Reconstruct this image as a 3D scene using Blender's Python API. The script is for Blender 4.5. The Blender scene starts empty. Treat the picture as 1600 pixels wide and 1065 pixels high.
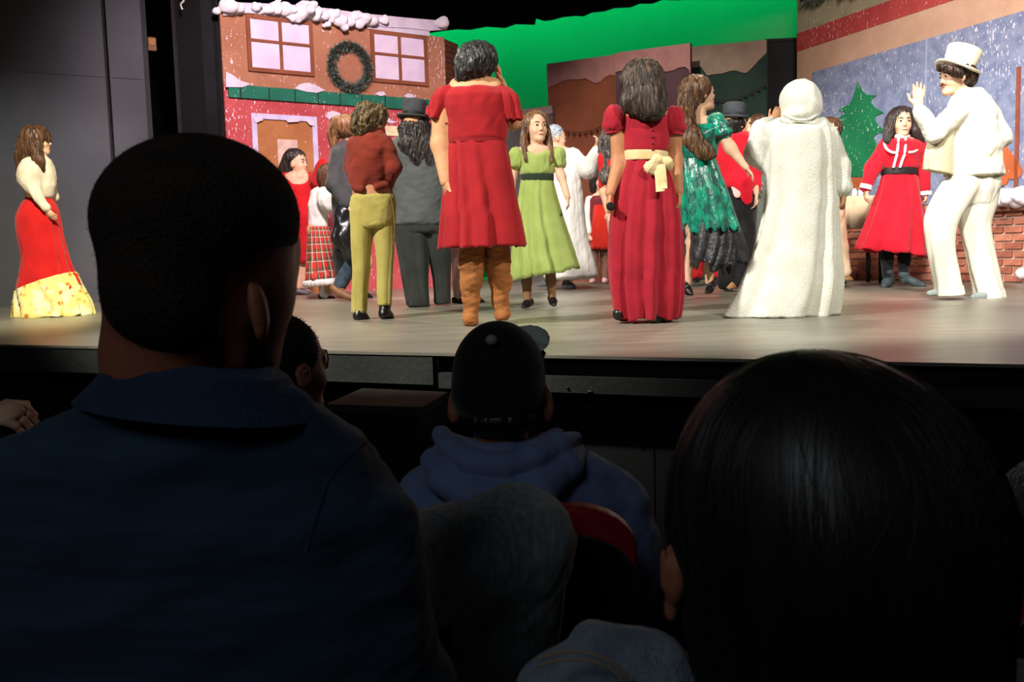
import bpy, math, random
import mathutils
import numpy as np
from mathutils import Vector, Matrix

# ------------------------------------------------------------------ camera, world, lights
random.seed(7)
rng = np.random.default_rng(7)
SC = bpy.context.scene
COL = SC.collection
FPX = 1450.0
CAM = np.array([0.0, 0.0, 1.25])
STG = 0.85                                   # height of the stage deck above the hall floor
PITCH = math.atan(136.0 / FPX)
ROLL = 0.027
_f = np.array([0, math.cos(PITCH), -math.sin(PITCH)])
_u0 = np.array([0, math.sin(PITCH), math.cos(PITCH)])
_r0 = np.array([1.0, 0, 0])
_r = _r0 * math.cos(ROLL) - _u0 * math.sin(ROLL)
_u = _u0 * math.cos(ROLL) + _r0 * math.sin(ROLL)
cd = bpy.data.cameras.new('camera')
cam = bpy.data.objects.new('camera', cd)
COL.objects.link(cam)
cd.sensor_width = 36.0
cd.lens = FPX / 1600 * 36.0
cd.clip_start = 0.05
cd.clip_end = 100
cd.dof.use_dof = True
cd.dof.focus_distance = 6.0
cd.dof.aperture_fstop = 18.0
cam.matrix_world = Matrix(((_r[0], _u[0], -_f[0], CAM[0]), (_r[1], _u[1], -_f[1], CAM[1]),
                           (_r[2], _u[2], -_f[2], CAM[2]), (0, 0, 0, 1)))
SC.camera = cam

w = bpy.data.worlds.new('world')
SC.world = w
w.use_nodes = True
w.node_tree.nodes['Background'].inputs[0].default_value = (0.55, 0.7, 1.0, 1)
w.node_tree.nodes['Background'].inputs[1].default_value = 0.0025
SC.view_settings.view_transform = 'Standard'
SC.view_settings.look = 'None'
SC.view_settings.gamma = 1
SC.view_settings.use_curve_mapping = False
SC.view_settings.exposure = 0.1


def spot(name, loc, to, energy, col=(1, 1, 1), angle=50, blend=0.6, radius=0.12):
    l = bpy.data.lights.new(name, 'SPOT')
    l.energy = energy
    l.color = col
    l.spot_size = math.radians(angle)
    l.spot_blend = blend
    l.shadow_soft_size = radius
    o = bpy.data.objects.new(name, l)
    COL.objects.link(o)
    o.location = loc
    o.rotation_euler = (Vector(to) - Vector(loc)).to_track_quat('-Z', 'Y').to_euler()
    return o


def area(name, loc, to, energy, col, sx, sy):
    l = bpy.data.lights.new(name, 'AREA')
    l.shape = 'RECTANGLE'
    l.size, l.size_y = sx, sy
    l.energy = energy
    l.color = col
    o = bpy.data.objects.new(name, l)
    COL.objects.link(o)
    o.location = loc
    o.rotation_euler = (Vector(to) - Vector(loc)).to_track_quat('-Z', 'Y').to_euler()
    return o


# stage lanterns on the front bar, on the side booms and on the bar over the stage, plus added fill spots
spot('front_lantern_left', (-3.6, 2.6, 5.2), (0.6, 6.6, 0.95), 2300, (1.0, 0.96, 0.89), 54, 0.3)
spot('front_lantern_right', (3.2, 1.2, 5.2), (1.2, 6.8, 1.3), 1100, (1.0, 0.92, 0.82), 50, 0.35)
spot('front_lantern_far_right', (1.2, 2.2, 5.2), (4.6, 8.0, 1.8), 2200, (1.0, 0.95, 0.89), 46, 0.5)
spot('far_left_fill', (-1.6, 2.4, 5.2), (-4.1, 7.6, 1.7), 1700, (1.0, 0.95, 0.88), 36, 0.6)  # added to brighten the far left of the stage
spot('mid_stage_fill', (0.2, 6.3, 5.8), (0.6, 10.2, 1.1), 800, (1.0, 0.95, 0.88), 52, 0.5)  # extra spot, added to lift the figures upstage
spot('amber_lantern', (-2.0, 3.2, 5.2), (-4.3, 7.2, 1.1), 900, (1.0, 0.84, 0.42), 42, 0.6)
spot('pink_lantern', (-1.0, 5.2, 5.6), (-2.2, 11.0, 2.1), 2500, (1.0, 0.80, 0.84), 56, 0.6, 0.5)
spot('rose_lantern', (2.2, 5.4, 5.6), (5.0, 9.6, 3.2), 1150, (1.0, 0.76, 0.68), 66, 0.7, 0.5)
spot('street_panel_fill', (0.4, 8.6, 5.8), (1.8, 12.2, 2.2), 650, (1.0, 0.82, 0.70), 46, 0.8)  # no street lamp: added spot that brightens the painted street panels
spot('top_lantern_left', (-2.2, 9.4, 6.2), (-1.7, 7.3, 0.85), 620, (1.0, 0.94, 0.55), 50, 0.6)
spot('top_lantern_right', (2.4, 9.0, 6.2), (2.0, 6.3, 0.85), 520, (1.0, 0.92, 0.70), 52, 0.6)
cyl = area('cyclorama_batten', (0.9, 14.55, 6.6), (1.55, 15.2, 3.0), 350, (0.0, 1.0, 0.24), 9.0, 0.3)
cyl.rotation_euler = (Matrix.Rotation(math.radians(-35.3), 4, 'Z') @ Matrix.Rotation(math.radians(28), 4, 'X')).to_euler()
cyl.data.spread = math.radians(120)
area('audience_fill', (-1.6, -2.2, 3.8), (0.1, 1.2, 0.8), 16.0, (0.84, 0.93, 1.0), 1.2, 1.2)  # unseen soft source behind the camera, added to lift the audience


# ------------------------------------------------------------------ pixel -> place helpers
def ray(px, py):
    return _r * ((px - 800.0) / FPX) + _u * ((532.5 - py) / FPX) + _f


def at(px, py, Y):
    d = ray(px, py)
    return CAM + d * (Y / d[1])


def ground(px, py, z=STG):
    d = ray(px, py)
    return CAM + d * ((z - CAM[2]) / d[2])


# ------------------------------------------------------------------ materials
MATS = {}


def lin(c):
    c = c / 255.0
    return c / 12.92 if c <= 0.04045 else ((c + 0.055) / 1.055) ** 2.4


def rgb(c):
    return (lin(c[0]), lin(c[1]), lin(c[2]), 1.0)


def mat(name, c, rough=0.7, c2=None, scale=12.0, bump=0.0, bscale=80.0, metal=0.0, stretch=None, spec=0.3, mix=(0.35, 0.65), sheen=0.0, coat=0.0):
    """procedural material: two tones mixed by noise, with a fine noise relief"""
    if name in MATS:
        return MATS[name]
    m = bpy.data.materials.new(name)
    m.use_nodes = True
    nt = m.node_tree
    b = nt.nodes['Principled BSDF']
    b.inputs['Roughness'].default_value = rough
    b.inputs['Metallic'].default_value = metal
    b.inputs['Specular IOR Level'].default_value = spec
    b.inputs['Sheen Weight'].default_value = sheen
    b.inputs['Coat Weight'].default_value = coat
    if c2 is None:
        c2 = tuple(v * 0.88 for v in c)
    tc = nt.nodes.new('ShaderNodeTexCoord')
    mp = nt.nodes.new('ShaderNodeMapping')
    if stretch:
        mp.inputs['Scale'].default_value = stretch
    nt.links.new(tc.outputs['Object'], mp.inputs[0])
    n = nt.nodes.new('ShaderNodeTexNoise')
    n.inputs['Scale'].default_value = scale
    n.inputs['Detail'].default_value = 4
    nt.links.new(mp.outputs[0], n.inputs['Vector'])
    r = nt.nodes.new('ShaderNodeValToRGB')
    r.color_ramp.elements[0].position = mix[0]
    r.color_ramp.elements[1].position = mix[1]
    r.color_ramp.elements[0].color = rgb(c)
    r.color_ramp.elements[1].color = rgb(c2)
    nt.links.new(n.outputs['Fac'], r.inputs[0])
    nt.links.new(r.outputs[0], b.inputs['Base Color'])
    if bump > 0:
        n2 = nt.nodes.new('ShaderNodeTexNoise')
        n2.inputs['Scale'].default_value = bscale
        n2.inputs['Detail'].default_value = 3
        nt.links.new(mp.outputs[0], n2.inputs['Vector'])
        bp = nt.nodes.new('ShaderNodeBump')
        bp.inputs['Strength'].default_value = bump
        bp.inputs['Distance'].default_value = 0.01
        nt.links.new(n2.outputs['Fac'], bp.inputs['Height'])
        nt.links.new(bp.outputs[0], b.inputs['Normal'])
    MATS[name] = m
    return m


def painted(name, c, c2, fleck=None, fleck_amt=0.62, scale=3.0, rough=0.85, fs=26.0):
    """scenic paint: mottled colour with white flicked strokes of painted snow"""
    m = mat(name, c, rough, c2, scale)
    nt = m.node_tree
    b = nt.nodes['Principled BSDF']
    base = b.inputs['Base Color'].links[0].from_socket
    if fleck:
        tc = nt.nodes.new('ShaderNodeTexCoord')
        mp = nt.nodes.new('ShaderNodeMapping')
        mp.inputs['Scale'].default_value = (1, 1, 0.32)
        mp.inputs['Rotation'].default_value = (0.05, 0.1, 0)
        nt.links.new(tc.outputs['Object'], mp.inputs[0])
        v = nt.nodes.new('ShaderNodeTexNoise')
        v.inputs['Scale'].default_value = fs
        v.inputs['Detail'].default_value = 1.5
        nt.links.new(mp.outputs[0], v.inputs['Vector'])
        n2 = nt.nodes.new('ShaderNodeTexNoise')
        n2.inputs['Scale'].default_value = 1.7
        nt.links.new(tc.outputs['Object'], n2.inputs['Vector'])
        ad = nt.nodes.new('ShaderNodeMath')
        ad.operation = 'MULTIPLY_ADD'
        ad.inputs[1].default_value = 0.22
        nt.links.new(n2.outputs['Fac'], ad.inputs[0])
        nt.links.new(v.outputs['Fac'], ad.inputs[2])
        rp = nt.nodes.new('ShaderNodeValToRGB')
        rp.color_ramp.elements[0].position = fleck_amt + 0.14
        rp.color_ramp.elements[1].position = fleck_amt + 0.19
        nt.links.new(ad.outputs[0], rp.inputs[0])
        mx = nt.nodes.new('ShaderNodeMix')
        mx.data_type = 'RGBA'
        nt.links.new(rp.outputs[0], mx.inputs[0])
        nt.links.new(base, mx.inputs[6])
        mx.inputs[7].default_value = rgb(fleck)
        nt.links.new(mx.outputs[2], b.inputs['Base Color'])
    return m


def uvmat(name, build, rough=0.8):
    m = bpy.data.materials.new(name)
    m.use_nodes = True
    nt = m.node_tree
    b = nt.nodes['Principled BSDF']
    b.inputs['Roughness'].default_value = rough
    b.inputs['Specular IOR Level'].default_value = 0.25
    tc = nt.nodes.new('ShaderNodeTexCoord')
    nt.links.new(build(nt, tc), b.inputs['Base Color'])
    MATS[name] = m
    return m


def cloth(name, c, c2=None, **k):
    k.setdefault('rough', 0.85)
    k.setdefault('bump', 0.25)
    k.setdefault('bscale', 220.0)
    k.setdefault('scale', 7.0)
    k.setdefault('sheen', 0.15)
    k.setdefault('spec', 0.2)
    return mat(name, c, c2=c2, **k)


def hairmat(name, c, c2, rough=0.42):
    return mat(name, c, rough, c2, 42.0, 0.8, 70.0, stretch=(1, 1, 0.14), spec=0.45, mix=(0.42, 0.6))


# ------------------------------------------------------------------ objects
def link(name, V, Fc, m, parent=None, origin=None, smooth=True, uv=None, mats=None, midx=None):
    me = bpy.data.meshes.new(name)
    V = np.asarray(V, dtype=float)
    o = bpy.data.objects.new(name, me)
    COL.objects.link(o)
    if parent is not None:
        o.parent = parent
        off = np.array(parent['_o'])
        o['_o'] = [float(v) for v in off]
        V = V - off
    else:
        off = np.array(origin if origin is not None else V.mean(0))
        V = V - off
        o.location = off
        o['_o'] = [float(v) for v in off]
    me.from_pydata(V.tolist(), [], Fc if isinstance(Fc, list) else Fc.tolist())
    if mats:
        for mm in mats:
            me.materials.append(mm)
        me.polygons.foreach_set('material_index', midx)
    else:
        me.materials.append(m)
    me.polygons.foreach_set('use_smooth', [smooth] * len(me.polygons))
    if uv is not None:
        lay = me.uv_layers.new(name='UVMap')
        li = np.empty(len(me.loops), dtype=np.int32)
        me.loops.foreach_get('vertex_index', li)
        lay.data.foreach_set('uv', np.asarray(uv)[li].ravel())
    me.update()
    return o


def tag(o, label, cat=None, group=None, kind=None):
    o['label'] = label
    if cat:
        o['category'] = cat
    if group:
        o['group'] = group
    if kind:
        o['kind'] = kind
    return o


def empty(name, loc):
    o = bpy.data.objects.new(name, None)
    COL.objects.link(o)
    o.empty_display_size = 0.1
    o.location = loc
    o['_o'] = [float(v) for v in loc]
    return o


def struct(o):
    o['kind'] = 'structure'
    return o


def boxmesh(c, ax, ay, az, bev=0.0):
    """box from centre and three half-axis vectors; bev chamfers the four edges along ay"""
    c, ax, ay, az = (np.asarray(v, float) for v in (c, ax, ay, az))
    V, F = [], []
    if bev <= 0:
        for sx in (-1, 1):
            for sy in (-1, 1):
                for sz in (-1, 1):
                    V.append(c + sx * ax + sy * ay + sz * az)
        F = [(0, 1, 3, 2), (4, 6, 7, 5), (0, 4, 5, 1), (2, 3, 7, 6), (0, 2, 6, 4), (1, 5, 7, 3)]
        return V, F
    lx, lz = np.linalg.norm(ax), np.linalg.norm(az)
    ux, uz = ax / lx, az / lz
    prof = []
    for sx, sz, o in ((1, 1, 0), (-1, 1, 1), (-1, -1, 2), (1, -1, 3)):
        a = (sx * (lx - bev), sz * lz)
        b_ = (sx * lx, sz * (lz - bev))
        prof += [b_, a] if o in (0, 2) else [a, b_]
    n = len(prof)
    for sy in (-1, 1):
        for (x, z) in prof:
            V.append(c + ux * x + uz * z + ay * sy)
    F = [tuple(range(n)), tuple(range(2 * n - 1, n - 1, -1))]
    for i in range(n):
        j = (i + 1) % n
        F.append((i, i + n, j + n, j))
    return V, F


def joinm(parts):
    V, F, n = [], [], 0
    for v, f in parts:
        v = np.asarray(v)
        V.append(v)
        F += [tuple(int(i) + n for i in q) for q in (f if isinstance(f, list) else f.tolist())]
        n += len(v)
    return np.vstack(V), F


def prismmesh(pts, nrm, t):
    """polygon (world points in a plane) extruded along nrm by t"""
    pts = np.asarray(pts, float)
    n = len(pts)
    V = np.vstack([pts, pts + np.asarray(nrm) * t])
    F = [tuple(range(n)), tuple(range(2 * n - 1, n - 1, -1))]
    for i in range(n):
        j = (i + 1) % n
        F.append((j, i, i + n, j + n))
    return V, F


def tubemesh(pts, r, n=8, closed=False):
    pts = [np.asarray(p, float) for p in pts]
    m = len(pts)
    rr = r if hasattr(r, '__len__') else [r] * m
    V, F = [], []
    ref = np.array([0.13, 0.31, 0.94])
    for i, p in enumerate(pts):
        a = pts[(i - 1) % m] if (closed or i > 0) else p
        b = pts[(i + 1) % m] if (closed or i < m - 1) else p
        t = b - a
        t = t / (np.linalg.norm(t) + 1e-9)
        e1 = np.cross(t, ref)
        if np.linalg.norm(e1) < 0.2:
            e1 = np.cross(t, np.array([1.0, 0, 0]))
        e1 /= np.linalg.norm(e1)
        e2 = np.cross(t, e1)
        for k in range(n):
            th = 2 * math.pi * k / n
            V.append(p + rr[i] * (math.cos(th) * e1 + math.sin(th) * e2))
    for i in range(m if closed else m - 1):
        i2 = (i + 1) % m
        for k in range(n):
            k2 = (k + 1) % n
            F.append((i * n + k, i * n + k2, i2 * n + k2, i2 * n + k))
    if not closed:
        F.append(tuple(range(n - 1, -1, -1)))
        F.append(tuple((m - 1) * n + k for k in range(n)))
    return V, F


def smoothpath(pts, sub=6):
    P = np.asarray(pts, float)
    out = []
    for i in range(len(P) - 1):
        p0, p1, p2, p3 = P[max(i - 1, 0)], P[i], P[i + 1], P[min(i + 2, len(P) - 1)]
        for k in range(sub):
            t = k / sub
            out.append(0.5 * ((2 * p1) + (-p0 + p2) * t + (2 * p0 - 5 * p1 + 4 * p2 - p3) * t * t + (-p0 + 3 * p1 - 3 * p2 + p3) * t ** 3))
    out.append(P[-1])
    return np.array(out)


# ------------------------------------------------------------------ blended solids (signed distance + surface nets)
EDG = [(0, 1), (2, 3), (4, 5), (6, 7), (0, 2), (1, 3), (4, 6), (5, 7), (0, 4), (1, 5), (2, 6), (3, 7)]
COR = np.array([[i >> 2 & 1, i >> 1 & 1, i & 1] for i in range(8)])


def surfnet(V, lo, h):
    ins = V < 0
    nx, ny, nz = V.shape
    c = np.zeros((nx - 1, ny - 1, nz - 1), np.int8)
    for dx, dy, dz in COR:
        c += ins[dx:nx - 1 + dx, dy:ny - 1 + dy, dz:nz - 1 + dz]
    act = (c > 0) & (c < 8)
    idx = np.argwhere(act)
    if len(idx) == 0:
        return np.zeros((0, 3)), []
    vals = np.stack([V[idx[:, 0] + d[0], idx[:, 1] + d[1], idx[:, 2] + d[2]] for d in COR], 1)
    acc = np.zeros((len(idx), 3))
    cnt = np.zeros(len(idx))
    for a, b in EDG:
        va, vb = vals[:, a], vals[:, b]
        m = (va < 0) != (vb < 0)
        t = np.where(m, va / np.where(m, va - vb, 1), 0)
        p = COR[a] + t[:, None] * (COR[b] - COR[a])
        acc += np.where(m[:, None], p, 0)
        cnt += m
    P = (idx + acc / cnt[:, None]) * h + lo
    ID = np.full(act.shape, -1, np.int32)
    ID[act] = np.arange(len(idx))
    Q = []
    for ax in range(3):
        o1, o2 = [(1, 2), (2, 0), (0, 1)][ax]
        s0 = [slice(1, -1)] * 3
        s1 = [slice(1, -1)] * 3
        s0[ax] = slice(0, V.shape[ax] - 1)
        s1[ax] = slice(1, V.shape[ax])
        a, b = ins[tuple(s0)], ins[tuple(s1)]
        e = np.argwhere(a != b)
        if len(e) == 0:
            continue
        fl = a[e[:, 0], e[:, 1], e[:, 2]]
        base = e.copy()
        base[:, o1] += 1
        base[:, o2] += 1

        def g(d1, d2):
            q = base.copy()
            q[:, o1] += d1
            q[:, o2] += d2
            return ID[q[:, 0], q[:, 1], q[:, 2]]
        q = np.stack([g(-1, -1), g(0, -1), g(0, 0), g(-1, 0)], 1)
        q[~fl] = q[~fl][:, ::-1]
        Q.append(q)
    return P, np.vstack(Q)


class Cone:                                          # round cone a->b, optionally flattened along an axis
    def __init__(s, a, b, ra, rb, flat=None, op='u', k=None):
        s.a, s.b, s.ra, s.rb, s.flat, s.op, s.k = np.asarray(a, float), np.asarray(b, float), ra, rb, flat, op, k

    def box(s):
        r = max(s.ra, s.rb) * (max(1.0, s.flat[1]) if s.flat else 1.0)
        return np.minimum(s.a, s.b) - r, np.maximum(s.a, s.b) + r

    def d(s, X, Y, Z):
        ab = s.b - s.a
        px, py, pz = X - s.a[0], Y - s.a[1], Z - s.a[2]
        L = ab @ ab + 1e-12
        t = np.clip((px * ab[0] + py * ab[1] + pz * ab[2]) / L, 0, 1)
        qx, qy, qz = px - t * ab[0], py - t * ab[1], pz - t * ab[2]
        sc = 1.0
        if s.flat:
            n, f = s.flat
            c = (qx * n[0] + qy * n[1] + qz * n[2]) * (1 / f - 1)
            qx, qy, qz = qx + c * n[0], qy + c * n[1], qz + c * n[2]
            sc = min(1.0, f)
        return (np.sqrt(qx * qx + qy * qy + qz * qz) - (s.ra + t * (s.rb - s.ra))) * sc


class Ell:                                           # ellipsoid with a rotation (rows of R = its axes)
    def __init__(s, c, r, R=None, op='u', k=None):
        s.c, s.r, s.R, s.op, s.k = np.asarray(c, float), np.asarray(r, float), np.eye(3) if R is None else np.asarray(R), op, k

    def box(s):
        m = np.sqrt(((s.R * s.r[:, None]) ** 2).sum(0))
        return s.c - m, s.c + m

    def d(s, X, Y, Z):
        x, y, z = X - s.c[0], Y - s.c[1], Z - s.c[2]
        k0 = k1 = 0
        for i in range(3):
            q = (x * s.R[i, 0] + y * s.R[i, 1] + z * s.R[i, 2]) / s.r[i]
            k0 = k0 + q * q
            k1 = k1 + (q / s.r[i]) ** 2
        k0, k1 = np.sqrt(k0), np.sqrt(k1) + 1e-9
        return k0 * (k0 - 1) / k1


class Rows:                                          # stacked elliptic sections, (centre, half width, half depth) by height
    def __init__(s, z, cx, cy, a, b, op='u', k=None, rnd=0.0):
        o = np.argsort(z)
        s.z, s.cx, s.cy, s.a, s.b = (np.asarray(v, float)[o] for v in (z, cx, cy, a, b))
        s.op, s.k, s.rnd = op, k, rnd

    def box(s):
        return (np.array([(s.cx - s.a).min(), (s.cy - s.b).min(), s.z[0]]), np.array([(s.cx + s.a).max(), (s.cy + s.b).max(), s.z[-1]]))

    def d(s, X, Y, Z):
        zz = np.clip(Z, s.z[0], s.z[-1])
        cx, cy, a, b = (np.interp(zz, s.z, v) for v in (s.cx, s.cy, s.a, s.b))
        if s.rnd > 0:
            e = np.clip(np.minimum(zz - s.z[0], s.z[-1] - zz) / s.rnd, 0, 1)
            w_ = np.minimum(a, b)
            sh = np.minimum(s.rnd, 0.6 * w_) * (1 - np.sqrt(np.clip(1 - (1 - e) ** 2, 0, 1)))
            a, b = a - sh, b - sh
        q = np.sqrt(((X - cx) / a) ** 2 + ((Y - cy) / b) ** 2)
        d = (q - 1) * np.minimum(a, b)
        e = np.maximum(Z - s.z[-1], s.z[0] - Z)
        return np.maximum(d, e + 0 * d)


class Half:                                          # keep the side the normal points away from
    def __init__(s, p, n):
        s.p, s.n, s.op, s.k = np.asarray(p, float), np.asarray(n, float), 'i', None

    def d(s, X, Y, Z):
        return (X - s.p[0]) * s.n[0] + (Y - s.p[1]) * s.n[1] + (Z - s.p[2]) * s.n[2]


def solid(prims, h, k):
    bs = [p.box() for p in prims if p.op == 'u']
    lo = np.min([b[0] for b in bs], 0) - 3 * h - k * 0.3
    hi = np.max([b[1] for b in bs], 0) + 3 * h + k * 0.3
    n = np.ceil((hi - lo) / h).astype(int) + 1
    ax = [lo[i] + h * np.arange(n[i]) for i in range(3)]
    V = np.full(tuple(n), 1.0)
    for p in prims:
        kk = k if p.k is None else p.k
        if p.op == 'i':
            D = p.d(ax[0][:, None, None], ax[1][None, :, None], ax[2][None, None, :])
            V = np.maximum(V, D)
            continue
        b0, b1 = p.box()
        m = kk + 2.5 * h
        i0 = np.clip(np.floor((b0 - m - lo) / h).astype(int), 0, n - 1)
        i1 = np.clip(np.ceil((b1 + m - lo) / h).astype(int) + 1, 1, n)
        if np.any(i1 <= i0):
            continue
        sl = tuple(slice(i0[i], i1[i]) for i in range(3))
        D = p.d(ax[0][sl[0]][:, None, None], ax[1][sl[1]][None, :, None], ax[2][sl[2]][None, None, :])
        A = V[sl]
        if p.op == 'u':
            hh = np.clip(0.5 + 0.5 * (A - D) / kk, 0, 1)
            V[sl] = A + (D - A) * hh - kk * hh * (1 - hh)
        else:
            D = -D
            hh = np.clip(0.5 - 0.5 * (A - D) / kk, 0, 1)
            V[sl] = A + (D - A) * hh + kk * hh * (1 - hh)
    return surfnet(V, lo, h)


def vnormals(P, Q):
    Q = np.asarray(Q)
    n = np.cross(P[Q[:, 2]] - P[Q[:, 0]], P[Q[:, 3]] - P[Q[:, 1]])
    q = Q.T.ravel()
    N = np.stack([np.bincount(q, np.tile(n[:, c], 4), len(P)) for c in range(3)], 1)
    return N / (np.linalg.norm(N, axis=1)[:, None] + 1e-12)


def waves(P, freq, seed, stretch=(1, 1, 1), n=5):
    """cheap smooth noise in about -1..1"""
    r = np.random.default_rng(seed)
    q = P * np.asarray(stretch)
    out = np.zeros(len(P))
    warp = np.sin(q @ r.normal(size=(3, 3)) * freq * 0.6 + r.uniform(0, 6, 3))
    for i in range(n):
        d = r.normal(size=3)
        d /= np.linalg.norm(d)
        out += np.sin((q @ d) * freq * (0.7 + 0.35 * i) + r.uniform(0, 6) + 1.1 * warp[:, i % 3]) / (1 + 0.35 * i)
    return out / 2.4


def relax(P, Q, it=1, lam=0.5):
    Q = np.asarray(Q)
    for _ in range(it):
        a = np.concatenate([Q[:, i] for i in range(4) for j in (1, 3)])
        b = np.concatenate([Q[:, (i + j) % 4] for i in range(4) for j in (1, 3)])
        c = np.maximum(np.bincount(a, minlength=len(P)), 1)
        S = np.stack([np.bincount(a, P[b, x], len(P)) for x in range(3)], 1)
        P = P + lam * (S / c[:, None] - P)
    return P


def frame(yaw, pitch=0.0, roll=0.0):
    """axes right, forward, up of a head; yaw 0 looks away from the camera, 90 to the picture's right, 180 at the camera"""
    y, p, r = math.radians(yaw), math.radians(pitch), math.radians(roll)
    f = np.array([math.sin(y) * math.cos(p), math.cos(y) * math.cos(p), math.sin(p)])
    rt = np.array([math.cos(y), -math.sin(y), 0.0])
    up = np.cross(rt, f)
    rt, up = rt * math.cos(r) + up * math.sin(r), up * math.cos(r) - rt * math.sin(r)
    return np.array([rt, f, up])


class Fig:
    """a person: the body is the top-level mesh, clothes and hair are its children"""

    def __init__(s, label, Y, bx, group=None, z=STG, name='person', cat='person'):
        s.Y, s.sc = Y, Y / FPX
        b = at(bx, 450, Y)
        s.base = np.array([b[0], Y, z])
        me = bpy.data.meshes.new(name)
        s.o = bpy.data.objects.new(name, me)
        COL.objects.link(s.o)
        s.o.location = s.base
        s.o['_o'] = [float(v) for v in s.base]
        tag(s.o, label, cat, group)
        s.m = []

    def p(s, x, y, d=0.0):
        return at(x, y, s.Y + d)

    def chain(s, pts, flat=None, grow=0.0, op='u', k=None):
        out = []
        fl = None
        if flat:
            fl = (np.asarray(flat[0], float) / np.linalg.norm(flat[0]), flat[1])
        kk = None if k is None else k * s.sc
        for a, b in zip(pts[:-1], pts[1:]):
            out.append(Cone(s.p(*a[:3]), s.p(*b[:3]), (a[3] + grow) * s.sc, (b[3] + grow) * s.sc, fl, op, kk))
        return out

    def ell(s, x, y, d, rx, rz, ry=None, roll=0.0, op='u', k=None, yaw=0.0):
        ry = rx if ry is None else ry
        R = frame(yaw, 0, 0)
        c, n = math.cos(math.radians(roll)), math.sin(math.radians(roll))
        R = np.array([R[0] * c + R[2] * n, R[1], R[2] * c - R[0] * n])
        return Ell(s.p(x, y, d), np.array([rx, ry, rz]) * s.sc, R, op, None if k is None else k * s.sc)

    def rows(s, rows, ratio=0.6, grow=0.0, k=None, rnd=7):
        """rows (y, xl, xr[, d[, ratio]])"""
        z, cx, cy, a, b = [], [], [], [], []
        for r in rows:
            d = r[3] if len(r) > 3 else 0.0
            rt = r[4] if len(r) > 4 else ratio
            c = s.p((r[1] + r[2]) / 2, r[0], d)
            hw = max((r[2] - r[1]) / 2 + grow, 4.0) * s.sc
            z.append(c[2]); cx.append(c[0]); cy.append(c[1]); a.append(hw); b.append(max((r[2] - r[1]) / 2 * rt + grow, 4.0) * s.sc)
        return Rows(z, cx, cy, a, b, k=None if k is None else k * s.sc, rnd=rnd * s.sc)

    def front(s, rows, x, y, ratio=0.6, back=False, out=1.0):
        """depth of the front (camera-side) surface of traced rows at a pixel"""
        ys = [r[0] for r in rows]
        xl = np.interp(y, ys, [r[1] for r in rows])
        xr = np.interp(y, ys, [r[2] for r in rows])
        d = np.interp(y, ys, [r[3] if len(r) > 3 else 0 for r in rows])
        rt = np.interp(y, ys, [r[4] if len(r) > 4 else ratio for r in rows])
        a = (xr - xl) / 2
        q = min(0.98, abs((x - (xl + xr) / 2) / a))
        dd = a * rt * math.sqrt(1 - q * q) + out
        return d + (dd if back else -dd) * s.sc

    def mesh(s, prims, k, vox, smooth=1):
        P, Q = solid(prims, vox * s.sc, k * s.sc)
        if smooth:
            P = relax(P, Q, smooth, 0.5)
        return P, Q

    def body(s, prims, k=6, vox=2.6):
        s.m.append(s.mesh(prims, k, vox))

    def fine(s, prims, k=2, vox=1.3):
        s.m.append(s.mesh(prims, k, vox))

    def done(s, m):
        V, F = joinm(s.m)
        V = V - s.base
        me = s.o.data
        me.from_pydata(V.tolist(), [], F)
        me.materials.append(m)
        me.polygons.foreach_set('use_smooth', [True] * len(me.polygons))
        me.update()
        return s.o

    def part(s, name, prims, m, k=5, vox=2.2, disp=None, parent=None, smooth=1, label=None, strands=None, fuzz=None):
        """a blended solid as a child; disp = (amplitude px, wavelength px, stretch, seed) or a list of them"""
        P, Q = s.mesh(prims, k, vox, smooth)
        if disp:
            N = vnormals(P, Q)
            for (amp, wl, st, seed) in (disp if isinstance(disp, list) else [disp]):
                P = P + N * (amp * s.sc * waves(P, 2 * math.pi / (wl * s.sc), seed, st))[:, None]
        if strands is None and name == 'hair':
            strands = (420, 9, 5.0, 0.7)
        o = link(name, P, Q, m, parent or s.o)
        if strands or fuzz:
            so = link('loose_hair' if 'hair' in name else 'pile', *s.strands(P, Q, strands, fuzz), m, o)
            so['kind'] = 'stuff'
        if label:
            o['label'] = label
        return o

    def strands(s, P, Q, st, fz):
        """locks of hair laid along the surface, running down from the crown; or short fuzz standing off it"""
        N = vnormals(P, Q)
        r = np.random.default_rng(len(P))
        V, F_ = [], []
        n0 = 0
        if st:
            cnt, steps, step, rad = st
            kd = mathutils.kdtree.KDTree(len(P))
            for i, p in enumerate(P):
                kd.insert(p, i)
            kd.balance()
            apex = P[np.argmax(P[:, 2])]
            J = r.integers(0, len(P), cnt)
            d0 = r.normal(size=(cnt, 3)) * 0.16
            lift = r.uniform(0.0, 0.8, cnt)[:, None] * rad * s.sc
            path = []
            for q in range(steps):
                p, n = P[J], N[J]
                path.append(p + n * lift)
                g = np.array([0, 0, -1.0]) + d0
                rd_ = p - apex
                rd_[:, 2] = 0
                g = g + 0.8 * rd_ / (np.linalg.norm(rd_, axis=1)[:, None] + 0.02)
                g = g - n * (g * n).sum(1)[:, None]
                g /= np.linalg.norm(g, axis=1)[:, None] + 1e-6
                t = p + g * step * s.sc
                J = np.array([kd.find(x)[1] for x in t])
            S = np.stack(path, 1)
            for _ in range(8):
                S[:, 1:-1] = (S[:, :-2] + 2 * S[:, 1:-1] + S[:, 2:]) / 4
            flat_ = S.reshape(-1, 3)
            J = np.array([kd.find(x)[1] for x in flat_])
            out_ = ((P[J] - flat_) * N[J]).sum(1)[:, None]
            S = (flat_ + N[J] * (out_ + np.repeat(lift, steps, 0) + 0.35 * rad * s.sc)).reshape(S.shape)
            for _ in range(2):
                S[:, 1:-1] = (S[:, :-2] + 2 * S[:, 1:-1] + S[:, 2:]) / 4
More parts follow.
